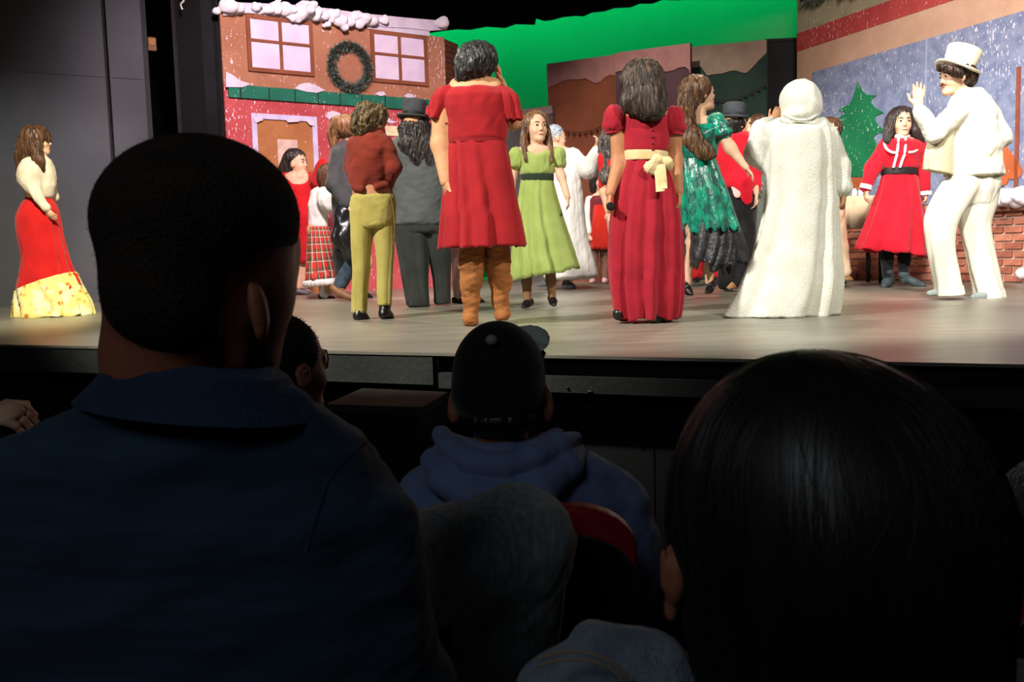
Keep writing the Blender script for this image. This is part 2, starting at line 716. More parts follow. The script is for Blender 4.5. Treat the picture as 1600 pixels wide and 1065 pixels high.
            T = np.gradient(S, axis=1)
            T /= np.linalg.norm(T, axis=2)[:, :, None] + 1e-9
            e1 = np.cross(T, np.array([0.31, 0.83, 0.46]))
            e1 /= np.linalg.norm(e1, axis=2)[:, :, None] + 1e-9
            e2 = np.cross(T, e1)
            w = rad * s.sc * (0.25 + 0.75 * np.sin(np.pi * (np.arange(steps) + 0.5) / steps))[None, :, None]
            m = 3
            R_ = np.stack([S + w * (math.cos(2 * math.pi * k / m) * e1 + math.sin(2 * math.pi * k / m) * e2) for k in range(m)], 2)
            V.append(R_.reshape(-1, 3))
            a = np.arange(cnt)[:, None, None] * steps * m + np.arange(steps - 1)[None, :, None] * m
            k = np.arange(m)[None, None, :]
            k2 = (k + 1) % m
            F_ += np.stack([a + k, a + k2, a + m + k2, a + m + k], -1).reshape(-1, 4).tolist()
            n0 += len(V[-1])
        if fz:
            cnt, ln = fz
            idx = r.integers(0, len(P), cnt)
            d = N[idx] + r.normal(size=(cnt, 3)) * 0.35 + np.array([0, 0, -0.25])
            sd = np.cross(d, r.normal(size=(cnt, 3)))
            sd /= np.linalg.norm(sd, axis=1)[:, None]
            b = P[idx] - N[idx] * 0.5 * s.sc
            w = 0.55 * s.sc
            T = np.stack([b - sd * w, b + sd * w, b + d * (ln * s.sc * r.uniform(0.6, 1.2, cnt))[:, None]], 1).reshape(-1, 3)
            V.append(T)
            F_ += (n0 + np.arange(3 * cnt).reshape(-1, 3)).tolist()
        return np.vstack(V), F_

    def loft(s, name, rows, m, ratio=0.7, n=72, sub=5, folds=(9, 0.0, 0.06), seed=1, close=(False, False), lining=True, parent=None, label=None, jag=0.0, xpow=1.0, uvs=(1, 1), thick=1.5):
        """cloth tube; rows (xl, yl, xr, yr[, d[, ratio]]) give the two silhouette points of every section.
        folds = (count, amplitude at the first row, amplitude at the last row) as share of the half width"""
        r = np.random.default_rng(seed)
        R = np.array([[q[0], q[1], q[2], q[3], q[4] if len(q) > 4 else 0.0, q[5] if len(q) > 5 else ratio] for q in rows], float)
        R = smoothpath(R, sub)
        th = np.linspace(0, 2 * math.pi, n, endpoint=False)
        cnt = folds[0]
        fo = np.zeros(n)
        ph = r.uniform(0, 6, 4)
        warp = th + 0.25 * np.sin(th * 2 + ph[0]) + 0.15 * np.sin(th * 3 + ph[1])
        fo = 0.65 * np.sin(cnt * warp + ph[2]) + 0.35 * np.sin((cnt * 2 - 3) * warp + ph[3])
        fo = 1.25 * (np.abs(fo + 0.35) ** 0.75 * np.sign(fo + 0.35)) - 0.4
        V, UV = [], []
        M = len(R)
        hem = r.uniform(-1, 1, n)
        hem = (hem + np.roll(hem, 1) + np.roll(hem, 2)) / 1.5
        for i, (xl, yl, xr, yr, d, rt) in enumerate(R):
            t = i / (M - 1)
            a, b = s.p(xl, yl, d), s.p(xr, yr, d)
            c, ax = (a + b) / 2, (b - a) / 2
            L = np.linalg.norm(ax)
            by = np.array([0, 1.0, 0]) * L * rt
            amp = folds[1] + (folds[2] - folds[1]) * t ** xpow
            # folds stand in from the traced outline, so the silhouette keeps its width
            drift = np.roll(fo, int(round(2.0 * math.sin(3.1 * t + ph[0]))))
            rad = 1 + amp * (drift - 0.45)
            ring = c + np.cos(th)[:, None] * rad[:, None] * ax + np.sin(th)[:, None] * rad[:, None] * by
            if jag and t > 0.8:
                ring[:, 2] += hem * jag * s.sc * (t - 0.8) / 0.2
            V.append(ring)
            UV += [(k / n * uvs[0], t * uvs[1]) for k in range(n)]
        F = []
        rings = len(V)
        if lining:
            c = V[-1].mean(0)
            for q, up in ((1 - thick * s.sc / 0.3, 0.0), (0.86, 14.0)):
                ring = c + (V[rings - 1] - c) * q
                ring = ring + np.array([0, 0, up * s.sc])
                V.append(ring)
                UV += [(k / n * uvs[0], uvs[1]) for k in range(n)]
        k1 = np.arange(n)
        k2 = (k1 + 1) % n
        for i in range(len(V) - 1):
            F += np.stack([i * n + k1, i * n + k2, (i + 1) * n + k2, (i + 1) * n + k1], 1)[:, ::-1].tolist()
        if close[0]:
            F.append(list(range(n)))
        if close[1]:
            F.append(list(range((len(V) - 1) * n + n - 1, (len(V) - 1) * n - 1, -1)))
        o = link(name, np.vstack(V), F, m, parent or s.o, uv=UV)
        if label:
            o['label'] = label
        return o

    def tube(s, name, pts, r, m, n=8, parent=None, label=None, sub=5):
        P = smoothpath([s.p(*q) for q in pts], sub)
        v, f = tubemesh(P, r * s.sc, n)
        o = link(name, v, f, m, parent or s.o)
        if label:
            o['label'] = label
        return o

    # -------------------------------------------------------------- heads
    def head(s, x, y, d, size, yaw, pitch=0, roll=0, face=True, ears=True, neck=None, vox=1.3, lip=None, eyes=None, brow=None, smile=0.0, wide=1.0):
        """x, y: middle between chin and crown; size: chin to crown in px"""
        R = frame(yaw, pitch, roll)
        L = size * s.sc
        O = s.p(x, y, d) - R[2] * 0.5 * L

        def P(a, b, c):
            return O + (R[0] * a * wide + R[1] * b + R[2] * c) * L

        def E(c, r, **k):
            kk = k.pop('k', None)
            return Ell(P(*c), np.array(r) * L, R, k=None if kk is None else kk * L, **k)
        pr = [E((0, -0.05, 0.63), (0.335 * wide, 0.42, 0.37)), E((0, 0.10, 0.42), (0.275 * wide, 0.27, 0.38)), E((0, 0.19, 0.13), (0.19 * wide, 0.19, 0.13))]
        if face:
            for sx in (-1, 1):
                pr.append(E((sx * 0.135, 0.41, 0.53), (0.075, 0.06, 0.05), op='s', k=0.05))
                pr.append(E((sx * 0.15, 0.25, 0.36), (0.09, 0.09, 0.1), k=0.1))
            pr.append(Cone(P(0, 0.345, 0.54), P(0, 0.42, 0.385), 0.024 * L, 0.04 * L, k=0.06 * L))
            for sx in (-1, 1):
                pr.append(E((sx * 0.038, 0.38, 0.37), (0.03, 0.04, 0.026), k=0.03))
            pr.append(E((0, 0.345, 0.235), (0.10, 0.045, 0.045), k=0.05))
            pr.append(E((0, 0.30, 0.07), (0.09, 0.07, 0.06), k=0.08))
            pr.append(Cone(P(-0.17, 0.31, 0.59), P(0.17, 0.31, 0.59), 0.035 * L, 0.035 * L, k=0.06 * L))
        if ears:
            for sx in (-1, 1):
                pr.append(E((sx * 0.335, -0.02, 0.45), (0.035, 0.085, 0.125), k=0.03))
                pr.append(E((sx * 0.375, 0.01, 0.46), (0.03, 0.045, 0.07), op='s', k=0.02))
        nb = neck if neck is not None else P(0, -0.14, -0.38)
        pr.append(Cone(P(0, -0.06, 0.22), nb, 0.20 * L, 0.215 * L, k=0.08 * L))
        s.fine(pr, k=0.07 * size, vox=vox)
        eyem = MATS['eye_white']
        if eyes:
            for sx in (-1, 1):
                v1, f1 = solid([E((sx * 0.135, 0.345, 0.53), (0.048, 0.034, 0.026))], 0.012 * L, 0.01 * L)
                o = link('eye', v1, f1, eyem, s.o)
                v2, f2 = solid([E((sx * 0.130, 0.372, 0.53), (0.033, 0.02, 0.028))], 0.008 * L, 0.01 * L)
                link('iris', v2, f2, eyes, o)
        if brow:
            for sx in (-1, 1):
                v, f = tubemesh([P(sx * 0.05, 0.375, 0.605), P(sx * 0.13, 0.37, 0.635), P(sx * 0.22, 0.30, 0.61)], [0.016 * L, 0.02 * L, 0.01 * L], 6)
                link('eyebrow', v, f, brow, s.o)
        if lip:
            v, f = tubemesh(smoothpath([P(-0.10, 0.335, 0.235 + smile), P(-0.05, 0.382, 0.232), P(0, 0.392, 0.228), P(0.05, 0.382, 0.232), P(0.10, 0.335, 0.235 + smile)], 3),
                            [0.008 * L] + [0.016 * L] * 11 + [0.008 * L], 6)
            link('lips', v, f, lip, s.o)
        return P, R, L

    def hand(s, wx, wy, wd, tx, ty, td, n=(0, -1, 0), thumb=1, curl=0.35, spread=0.0, vox=1.15, wr=None):
        w, t = s.p(wx, wy, wd), s.p(tx, ty, td)
        u = t - w
        L = np.linalg.norm(u)
        u = u / L
        n = np.asarray(n, float)
        n = n - u * (n @ u)
        n /= np.linalg.norm(n)
        t_ = np.cross(u, n) * thumb
        pr = [Cone(w - u * 0.12 * L, w + u * 0.15 * L, (wr * s.sc if wr else 0.15 * L), 0.15 * L, (n, 0.75)),
              Cone(w + u * 0.16 * L, w + u * 0.44 * L, 0.16 * L, 0.21 * L, (n, 0.48))]
        ln = [0.42, 0.48, 0.45, 0.36]
        for i in range(4):
            off = 0.165 - 0.11 * i
            b = w + u * (0.47 - 0.02 * abs(i - 1.3)) * L + t_ * off * L
            ang, cur = 0.0, b
            dirb = u + t_ * (off * (0.5 + spread))
            dirb /= np.linalg.norm(dirb)
            for j in range(3):
                ang += curl * (0.7 + 0.25 * j)
                dv = dirb * math.cos(ang) + n * math.sin(ang)
                nx = cur + dv * ln[i] * L * (0.45, 0.32, 0.23)[j]
                pr.append(Cone(cur, nx, (0.056 - 0.006 * j) * L, (0.05 - 0.006 * j) * L, k=0.025 * L))
                cur = nx
        b = w + u * 0.16 * L + t_ * 0.13 * L
        d1 = u * 0.62 + t_ * 0.7 + n * 0.25
        d1 /= np.linalg.norm(d1)
        m1 = b + d1 * 0.22 * L
        d2 = u * 0.85 + t_ * 0.35 + n * (0.2 + 0.3 * curl)
        d2 /= np.linalg.norm(d2)
        pr += [Cone(b, m1, 0.075 * L, 0.06 * L), Cone(m1, m1 + d2 * 0.24 * L, 0.06 * L, 0.045 * L, k=0.03 * L)]
        s.fine(pr, k=0.05 * L / s.sc, vox=vox)

    def shoe(s, hx, hy, tx, ty, m, wid=7, hd=0.0, td=0.0, h=9, name='shoe', top=None, sole=None, vox=1.6, heel=0.0, lab=None):
        """shoe from heel pixel to toe pixel, both on the ground"""
        a, b = s.p(hx, hy, hd), s.p(tx, ty, td)
        z0 = min(a[2], b[2])
        w_ = wid * s.sc
        up = np.array([0, 0, 1.0])
        hh = heel * s.sc
        pr = [Cone(a + up * (w_ * 0.75 + hh), a * 0.45 + b * 0.55 + up * (w_ * 0.6 + hh * 0.2), w_ * 0.85, w_ * 0.9),
              Cone(a * 0.45 + b * 0.55 + up * w_ * 0.55, b + up * w_ * 0.35, w_ * 0.9, w_ * 0.55)]
        if top:
            pr.append(Cone(a + up * (w_ * 0.6 + hh), s.p(*top[:3]), w_ * 0.9, top[3] * s.sc))
        else:
            pr.append(Cone(a + up * w_ * 0.5, a + up * h * s.sc, w_ * 0.85, w_ * 0.75))
        if heel:
            pr.append(Cone(a + up * (hh + w_ * 0.4), a + up * 0.004 - (b - a) * 0.04, w_ * 0.5, w_ * 0.32))
        pr.append(Half((a[0], a[1], z0 + 0.002), (0, 0, -1)))
        o = s.part(name, pr, m, k=wid * 0.5, vox=vox, smooth=1)
        if sole:
            v, f = solid([Cone(a + up * 0.012, b + up * 0.012, w_ * 0.95, w_ * 0.7, (up, 0.35)), Half((a[0], a[1], z0), (0, 0, -1))], vox * s.sc, 0.01)
            link('sole', v, f, sole, o)
        if lab:
            o['label'] = lab
        return o

    def tophat(s, cx, cy, d, w, h, brim, m, lean=0.0, band=None, tip=0.0, flare=1.08, name='top_hat', label=None, bd=1.15):
        """cx, cy: middle of the brim; w crown half width, h crown height, brim half width in px; lean in degrees to the picture's right"""
        c = s.p(cx, cy, d)
        a, t = math.radians(lean), math.radians(tip)
        up = np.array([math.sin(a), -math.sin(t), math.cos(a)])
        up /= np.linalg.norm(up)
        rt = np.cross(np.array([0, 1.0, 0]), up)
        rt /= np.linalg.norm(rt)
        bk = np.cross(up, rt)
        prof = [(w * 0.96, 2.0), (brim * 0.93, 0.2), (brim, 1.5), (brim * 0.98, 3.2), (w * 1.1, 4.0), (w, 6), (w * 1.0, h * 0.35), (w * flare, h * 0.93), (w * (flare - 0.03), h), (w * flare * 0.9, h + 1.0), (0.01, h + 1.0)]
        n = 40
        th = np.linspace(0, 2 * math.pi, n, endpoint=False)
        V, F = [], []
        for i, (r, z) in enumerate(prof):
            q = np.outer(np.cos(th) * r, rt) + np.outer(np.sin(th) * r * bd, bk)
            curl = (np.abs(np.cos(th)) ** 2 * 0.13 * brim if r > w * 1.2 else 0 * th)
            V.append(c + (q + np.outer(z + curl, up)) * s.sc)
        k1 = np.arange(n)
        k2 = (k1 + 1) % n
        for i in range(len(prof) - 1):
            F += np.stack([i * n + k1, i * n + k2, (i + 1) * n + k2, (i + 1) * n + k1], 1).tolist()
        o = link(name, np.vstack(V), F, m, s.o)
        if label:
            o['label'] = label
        if band:
            V = []
            for r, z in ((w * 1.02, 4.5), (w * 1.035, 5), (w * 1.035, 4 + h * 0.2), (w * 1.02, 4.5 + h * 0.2)):
                V.append(c + (np.outer(np.cos(th) * r, rt) + np.outer(np.sin(th) * r * bd, bk) + np.outer(np.full(n, z), up)) * s.sc)
            F = []
            for i in range(3):
                F += np.stack([i * n + k1, i * n + k2, (i + 1) * n + k2, (i + 1) * n + k1], 1).tolist()
            link('hat_band', np.vstack(V), F, band, o)
        return o

# ------------------------------------------------------------------ the hall and the stage
deck_m = mat('stage_deck_paint', (134, 130, 116), 0.36, (114, 111, 99), 2.2, 0.12, 60.0, stretch=(1.0, 5.0, 1.0), spec=0.5)
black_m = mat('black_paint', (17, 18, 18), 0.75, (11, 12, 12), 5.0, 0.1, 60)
fascia_m = mat('stage_fascia_paint', (46, 50, 44), 0.8, (36, 39, 36), 4.0, 0.3, 40)
velour_m = cloth('black_velour', (10, 10, 11), (6, 6, 7), scale=3)
hallfloor_m = mat('hall_floor_paint', (26, 26, 28), 0.7, (20, 20, 22), 4.0)
wall_m = mat('dark_grey_wall_paint', (70, 72, 77), 0.75, (61, 63, 68), 1.3, 0.12, 30)
wall2_m = mat('charcoal_wing_paint', (40, 41, 44), 0.8, (32, 33, 36), 1.5, 0.12, 30)
metal_m = mat('chrome', (200, 200, 205), 0.18, (180, 180, 186), 20, metal=1.0)

E0, E1 = ground(0, 538), ground(1600, 569)
ed = (E1 - E0)[:2]
ed = np.array([*(ed / np.linalg.norm(ed)), 0.0])
en = np.array([-ed[1], ed[0], 0.0])
UP = np.array([0, 0, 1.0])


def polybox(name, pts, z0, z1, m, parent=None):
    v, f = prismmesh([np.array([p[0], p[1], z1]) for p in pts][::-1], (0, 0, -1), z1 - z0)
    return link(name, v, f, m, parent, smooth=False, origin=None if parent else (pts[0][0], pts[0][1], z0))


hf = struct(polybox('floor', [(-9, -4), (9, -4), (9, 8), (-9, 8)], -0.1, 0.0, hallfloor_m))
hf['label'] = 'dark floor of the auditorium'
A, B = E0 - ed * 5.0, E1 + ed * 5.5
deck = struct(polybox('floor_stage', [A, B, B + en * 14.5, A + en * 14.5], STG - 0.012, STG, deck_m))
deck['label'] = 'grey painted stage floor with a soft sheen'
Sx = ground(672, 552)
sx = float((Sx - A) @ ed)
Ltot = float((B - A) @ ed)


def edgeboard(name, s0, s1, inset, z0, z1, t, m):
    c = A + ed * (s0 + s1) / 2 + en * (inset + t / 2)
    v, f = boxmesh((c[0], c[1], (z0 + z1) / 2), ed * (s1 - s0) / 2, en * t / 2, UP * (z1 - z0) / 2, 0.004)
    return link(name, v, f, m, deck, smooth=False)


edgeboard('fascia_board', 0, sx - 0.004, 0.004, STG - 0.135, STG - 0.0125, 0.03, fascia_m)
edgeboard('fascia_board', sx, Ltot, 0.02, STG - 0.15, STG - 0.085, 0.03, fascia_m)
edgeboard('black_strip', sx, Ltot, 0.05, STG - 0.085, STG - 0.0125, 0.02, black_m)  # black strip below the deck edge, set back from the fascia
for i in range(9):
    q0, q1 = Ltot * i / 9, Ltot * (i + 1) / 9
    edgeboard('skirt_panel', q0 + 0.003, q1 - 0.003, 0.15, 0.0, STG - 0.152, 0.03, black_m)
for px in (693, 700, 868, 905, 908):                                  # screw heads in the fascia
    p = ground(px, 560)
    s_ = float((p - A) @ ed)
    c = A + ed * s_ + en * 0.017
    v, f = solid([Ell((c[0], c[1], STG - 0.118 - 0.012 * (px % 3)), (0.006, 0.006, 0.006))], 0.0025, 0.001)
    link('screw_head', v, f, metal_m, deck)

# black step box in front of the stage
zb = 0.735
q = [ground(509, 631, zb), ground(659, 636, zb), ground(700, 612, zb), ground(566, 606, zb)]
stp = empty('step_box', (float(np.mean([p[0] for p in q])), float(np.mean([p[1] for p in q])), 0))
tag(stp, 'black wooden step box against the stage front, left of the capped spectator', 'box')
stepm = mat('step_box_paint', (46, 44, 40), 0.7, (34, 33, 30), 6, 0.3, 50)
polybox('top_board', q, zb - 0.03, zb, stepm, stp)
ctr = np.mean(q, 0)
polybox('box_body', [ctr + (p - ctr) * 0.97 for p in q], 0.0, zb - 0.031, black_m, stp)


class Plane:
    """upright surface through two floor points; pt() finds where a pixel's sight line meets it"""

    def __init__(s, p0, p1):
        s.p0, s.p1 = np.array([p0[0], p0[1], STG]), np.array([p1[0], p1[1], STG])
        s.e = (s.p1 - s.p0) / np.linalg.norm(s.p1 - s.p0)
        s.n = np.array([s.e[1], -s.e[0], 0])
        if s.n @ (CAM - s.p0) < 0:
            s.n = -s.n

    def pt(s, px, py, off=0.0):
        d = ray(px, py)
        t = ((s.p0 + s.n * off - CAM) @ s.n) / (d @ s.n)
        return CAM + d * t

    def sz(s, px, py, off=0.0):
        p = s.pt(px, py, off)
        return float((p - s.p0) @ s.e), float(p[2])

    def at(s, a, z, off=0.0):
        p = s.p0 + s.e * a + s.n * off
        return np.array([p[0], p[1], z])

    def prism(s, name, pix, t, m, parent=None, off=0.0, raw=False, smooth=False):
        """px polygon on the plane, t thick towards the room, back face at off"""
        P = [s.at(a, z, off) for a, z in pix] if raw else [s.pt(x, y, off + t) - s.n * t for x, y in pix]
        n_ = np.cross(P[1] - P[0], P[2] - P[0])
        area_ = sum(np.cross(P[i] - P[0], P[i + 1] - P[0]) @ s.n for i in range(1, len(P) - 1))
        if area_ > 0:
            P = P[::-1]
        v, f = prismmesh(P, s.n, t)
        return link(name, v, f, m, parent, smooth=smooth)

    def rect(s, name, a0, a1, z0, z1, t, m, parent=None, off=0.0, bev=0.0):
        c = s.at((a0 + a1) / 2, (z0 + z1) / 2, off + t / 2)
        v, f = boxmesh(c, s.e * (a1 - a0) / 2, s.n * t / 2, UP * (z1 - z0) / 2, bev)
        return link(name, v, f, m, parent, smooth=False)


TOPZ = 6.0
# dark side wall at the left of the stage
g0, g1 = ground(0, 479.5), ground(164, 472)
PW = Plane(g0, g1)
wl = struct(PW.rect('wall_left', -4.0, PW.sz(175.5, 300)[0], STG, TOPZ, 0.06, wall_m))
wl['label'] = 'dark grey painted stage wall at the left'
PW.rect('panel', PW.sz(182, 300)[0], PW.sz(235, 300)[0], STG, TOPZ, 0.05, wall_m, wl, off=0.02)
PW.rect('panel', PW.sz(235.5, 300)[0], PW.sz(244, 300)[0], STG, TOPZ, 0.05, wall2_m, wl, off=-0.02)
PW.rect('gap_backing', PW.sz(160, 300)[0], PW.sz(244, 300)[0], STG, TOPZ, 0.03, black_m, wl, off=-0.06)
for (x0, x1, yy) in ((0, 171, 118), (178, 229, 118)):                # painted-over joint between two sheets
    a0 = PW.sz(max(x0, -40), 200)[0]
    a1 = PW.sz(x1, 200)[0]
    PW.rect('joint_strip', a0, a1 - 0.01, PW.sz(100, yy)[1], PW.sz(100, yy)[1] + 0.015, 0.008, wall_m, wl, off=0.06 if x0 == 0 else 0.07)

# black backing behind the wings, and the masking flat beside the house
PB = Plane((-7.0, 13.2), (-2.0, 15.6))
bk = struct(PB.rect('wall_back', -2.0, 3.7, STG, 7.0, 0.05, velour_m))
bk['label'] = 'black drape wall closing the wings behind the left flats'
gM0, gM1 = at(302, 450, 10.9), at(365, 450, 10.75)
PM = Plane(gM0, gM1)
wf = empty('masking_flat', (float(gM0[0]), float(gM0[1]), STG))
tag(wf, 'tall black masking flat between the grey wall and the painted house', 'stage flat')
wm = float(np.linalg.norm((gM1 - gM0)[:2]))
PM.rect('panel', 0.0, wm * 0.62, STG, TOPZ, 0.04, black_m, wf)
PM.rect('panel', wm * 0.625, wm * 0.9, STG, TOPZ, 0.05, mat('lighter_black_paint', (30, 31, 34), 0.7, (20, 21, 23), 3), wf)  # right part of the flat, in a lighter black
PM.rect('edge_batten', -0.03, 0.0, STG, TOPZ, 0.07, mat('grey_batten_paint', (48, 44, 46), 0.7), wf)
PM.rect('edge_batten', wm * 0.905, wm * 0.99, STG, TOPZ, 0.03, velour_m, wf)
hk = at(284.5, 5, 10.7)
v, f = tubemesh(smoothpath([hk + np.array([0.0, 0, 0.12]), hk + np.array([0.02, 0, 0.03]), hk + np.array([-0.015, 0, -0.01]), hk + np.array([0.0, 0, -0.07])], 6), 0.011, 8)
o = link('tie_line', v, f, mat('white_cord', (215, 215, 210), 0.8))
tag(o, 'short white tie line hanging at the top edge of the masking flat', 'cord')
a_j = PW.sz(231, 70)[0]
jz = PW.sz(229, 70)[1]
jbx = PW.rect('junction_box', a_j - 0.01, a_j + 0.075, jz - 0.07, jz + 0.07, 0.04, mat('brown_box', (110, 72, 40), 0.7), wl, off=0.031, bev=0.006)
PW.rect('cover_plate', a_j + 0.0, a_j + 0.065, jz - 0.01, jz + 0.055, 0.006, mat('tan_plate', (150, 105, 60), 0.7), jbx, off=0.0715, bev=0.004)

# ---------------------------------------------------------------- painted house flat (left)
h0 = at(365, 450, 10.65)
h1x = np.array([1.52, 1.0, 0]) / math.hypot(1.52, 1)
PH = Plane(h0, h0 + h1x)
house = empty('house_flat', (float(h0[0]), float(h0[1]), STG))
tag(house, 'painted house front with red ground floor, brown upper floor and snowy top', 'stage flat')
SN = (226, 214, 226)
brown_p = painted('brown_house_paint', (172, 118, 90), (158, 104, 78), SN, 0.62, fs=60)
red_p = painted('red_house_paint', (186, 80, 82), (170, 66, 70), SN, 0.61, fs=60)
green_p = painted('awning_green_paint', (34, 112, 88), (26, 94, 74), SN, 0.66, fs=58)
snow_p = mat('painted_snow', (216, 204, 218), 0.9, (198, 186, 204), 6)
cotton_m = mat('cotton_batting', (238, 232, 238), 0.95, (222, 216, 224), 14, 0.6, 60)
frame_p = painted('window_frame_paint', (140, 82, 56), (120, 68, 46))
pane_p = mat('painted_pane', (224, 206, 226), 0.85, (208, 190, 214), 5)
door_p = painted('painted_door', (176, 116, 72), (160, 100, 60), SN, 0.68, fs=58)
trim_p = mat('lavender_trim_paint', (208, 196, 224), 0.85, (192, 180, 210), 8)
topz = PH.sz(360, 20)[1]
a1 = PH.sz(699, 300)[0]
zb0 = PH.sz(353, 133)[1]
zb1 = PH.sz(353, 153)[1]
PH.rect('upper_storey', 0, a1, zb0, topz, 0.05, brown_p, house)
PH.rect('lower_storey', 0, a1, STG, zb0 - 0.002, 0.05, red_p, house)
# brick-painted return at the right edge
rt_ = np.array([0.42, 0.9, 0])
PR = Plane(PH.at(a1 + 0.005, STG, 0.05), PH.at(a1 + 0.005, STG, 0.05) + rt_)


def brickpaint(nt, tc):
    b = nt.nodes.new('ShaderNodeTexBrick')
    b.inputs['Scale'].default_value = 1.0
    b.inputs['Brick Width'].default_value = 0.2
    b.inputs['Row Height'].default_value = 0.07
    b.inputs['Mortar Size'].default_value = 0.009
    b.inputs['Color1'].default_value = rgb((112, 62, 44))
    b.inputs['Color2'].default_value = rgb((96, 50, 38))
    b.inputs['Mortar'].default_value = rgb((70, 48, 40))
    mp = nt.nodes.new('ShaderNodeMapping')
    mp.inputs['Rotation'].default_value = (math.radians(90), 0, 0)
    nt.links.new(tc.outputs['Object'], mp.inputs[0])
    nt.links.new(mp.outputs[0], b.inputs['Vector'])
    return b.outputs['Color']


brickp = uvmat('painted_brick', brickpaint, 0.9)
PR.rect('brick_return', 0, 0.36, STG, topz - 0.02, 0.04, brickp, house, off=-0.04)
PR.rect('dark_strip', 0.365, 0.7, STG, topz - 0.25, 0.04, black_m, house, off=-0.08)  # plain black strip beside the brick return


def window(corners, mull_x, mull_y):
    """corners px: tl, tr, br, bl of the pane field; four panes behind a raised frame"""
    P = [PH.sz(*c, 0.06) for c in corners]
    s0, s1 = (P[0][0] + P[3][0]) / 2, (P[1][0] + P[2][0]) / 2
    z1, z0 = (P[0][1] + P[1][1]) / 2, (P[2][1] + P[3][1]) / 2
    fw = 0.045
    wo = PH.rect('window_backing', s0 - fw, s1 + fw, z0 - fw, z1 + fw, 0.008, frame_p, house, off=0.05)
    sm, zm = s0 + (s1 - s0) * mull_x, z0 + (z1 - z0) * mull_y
    for (u0, u1) in ((s0, sm - 0.02), (sm + 0.02, s1)):
        for (w0, w1) in ((z0, zm - 0.018), (zm + 0.018, z1)):
            PH.rect('pane', u0, u1, w0, w1, 0.006, pane_p, wo, off=0.059, bev=0.002)
    for (u0, u1, w0, w1) in ((s0 - fw, s0, z0 - fw, z1 + fw), (s1, s1 + fw, z0 - fw, z1 + fw), (s0, s1, z1, z1 + fw), (s0, s1, z0 - fw, z0), (sm - 0.018, sm + 0.018, z0, z1)):
        PH.rect('frame_bar', u0, u1, w0, w1, 0.018, frame_p, wo, off=0.0585, bev=0.003)
    for (u0, u1) in ((s0, sm - 0.018), (sm + 0.018, s1)):
        PH.rect('glazing_bar', u0, u1, zm - 0.016, zm + 0.016, 0.017, frame_p, wo, off=0.0585, bev=0.003)
    PH.rect('lintel', s0 - 0.09, s1 + 0.09, z1 + fw + 0.005, z1 + fw + 0.07, 0.016, snow_p, wo, off=0.051, bev=0.004)


window([(390, 30), (482, 38), (485, 112), (394, 106)], 0.5, 0.56)
window([(583, 52), (661, 62), (664, 130), (587, 121)], 0.5, 0.56)
# awning: green panels between dark ribs, painted snow lying along its top
ribm = mat('awning_rib', (22, 50, 44), 0.8)
xs = [353, 372.5, 417, 457, 493, 527, 561, 597, 636, 680, 699]
for x0, x1 in zip(xs[:-1], xs[1:]):
    PH.rect('awning_panel', PH.sz(x0, 145)[0] + 0.008, PH.sz(x1, 145)[0] - 0.008, zb1, zb0, 0.03, green_p, house, off=0.051, bev=0.004)
for x0 in xs[1:-1]:
    a = PH.sz(x0, 145)[0]
    PH.rect('awning_rib', a - 0.007, a + 0.007, zb1 - 0.01, zb0 - 0.01, 0.024, ribm, house, off=0.051)
for pl in ([(353, 112), (362, 116), (376, 126), (392, 131), (380, 136), (353, 136)], [(460, 138), (470, 131), (482, 129), (494, 133), (508, 141), (495, 145), (478, 143)],
           [(586, 147), (592, 143), (600, 143), (603, 148), (595, 150)], [(631, 150), (637, 146), (645, 147), (648, 152), (640, 154)]):
    PH.prism('snow_patch', pl, 0.012, snow_p, house, off=0.082)
# door
d0, d1 = PH.sz(402, 300)[0], PH.sz(490, 300)[0]
dz = PH.sz(446, 188)[1]
dr = PH.rect('door', d0, d1, STG, dz, 0.012, door_p, house, off=0.051)
for (u0, u1, w0, w1) in ((d0 - 0.05, d0 + 0.01, STG, dz + 0.05), (d1 - 0.01, d1 + 0.05, STG, dz + 0.05), (d0, d1, dz - 0.01, dz + 0.05)):
    PH.rect('door_trim', u0, u1, w0, w1, 0.02, trim_p, dr, off=0.0635, bev=0.005)
PH.rect('door_window', PH.sz(431, 240)[0], PH.sz(462, 240)[0], PH.sz(446, 290)[1], PH.sz(446, 219)[1], 0.01, mat('door_pane', (226, 190, 176), 0.85), dr, off=0.0635, bev=0.003)
for pl in ([(396, 186), (398, 181), (404, 184), (412, 187), (400, 192)], [(447, 187), (455, 184), (464, 187), (468, 190), (450, 191)], [(480, 190), (488, 186), (492, 191), (491, 197), (484, 195)]):
    PH.prism('snow_patch', pl, 0.014, snow_p, dr, off=0.084)
for pl in ([(510, 182), (512, 175), (521, 173), (530, 176), (535, 183), (528, 188), (515, 187)], [(600, 184), (606, 182), (612, 188), (620, 191), (612, 193), (603, 190)]):
    PH.prism('snow_patch', pl, 0.012, snow_p, house, off=0.051)
PH.rect('cream_window', PH.sz(599, 200)[0], PH.sz(636, 200)[0], PH.sz(610, 213)[1], PH.sz(610, 198)[1], 0.012, mat('cream_pane', (240, 222, 180), 0.8), house, off=0.051, bev=0.003)  # cream pane on the red storey
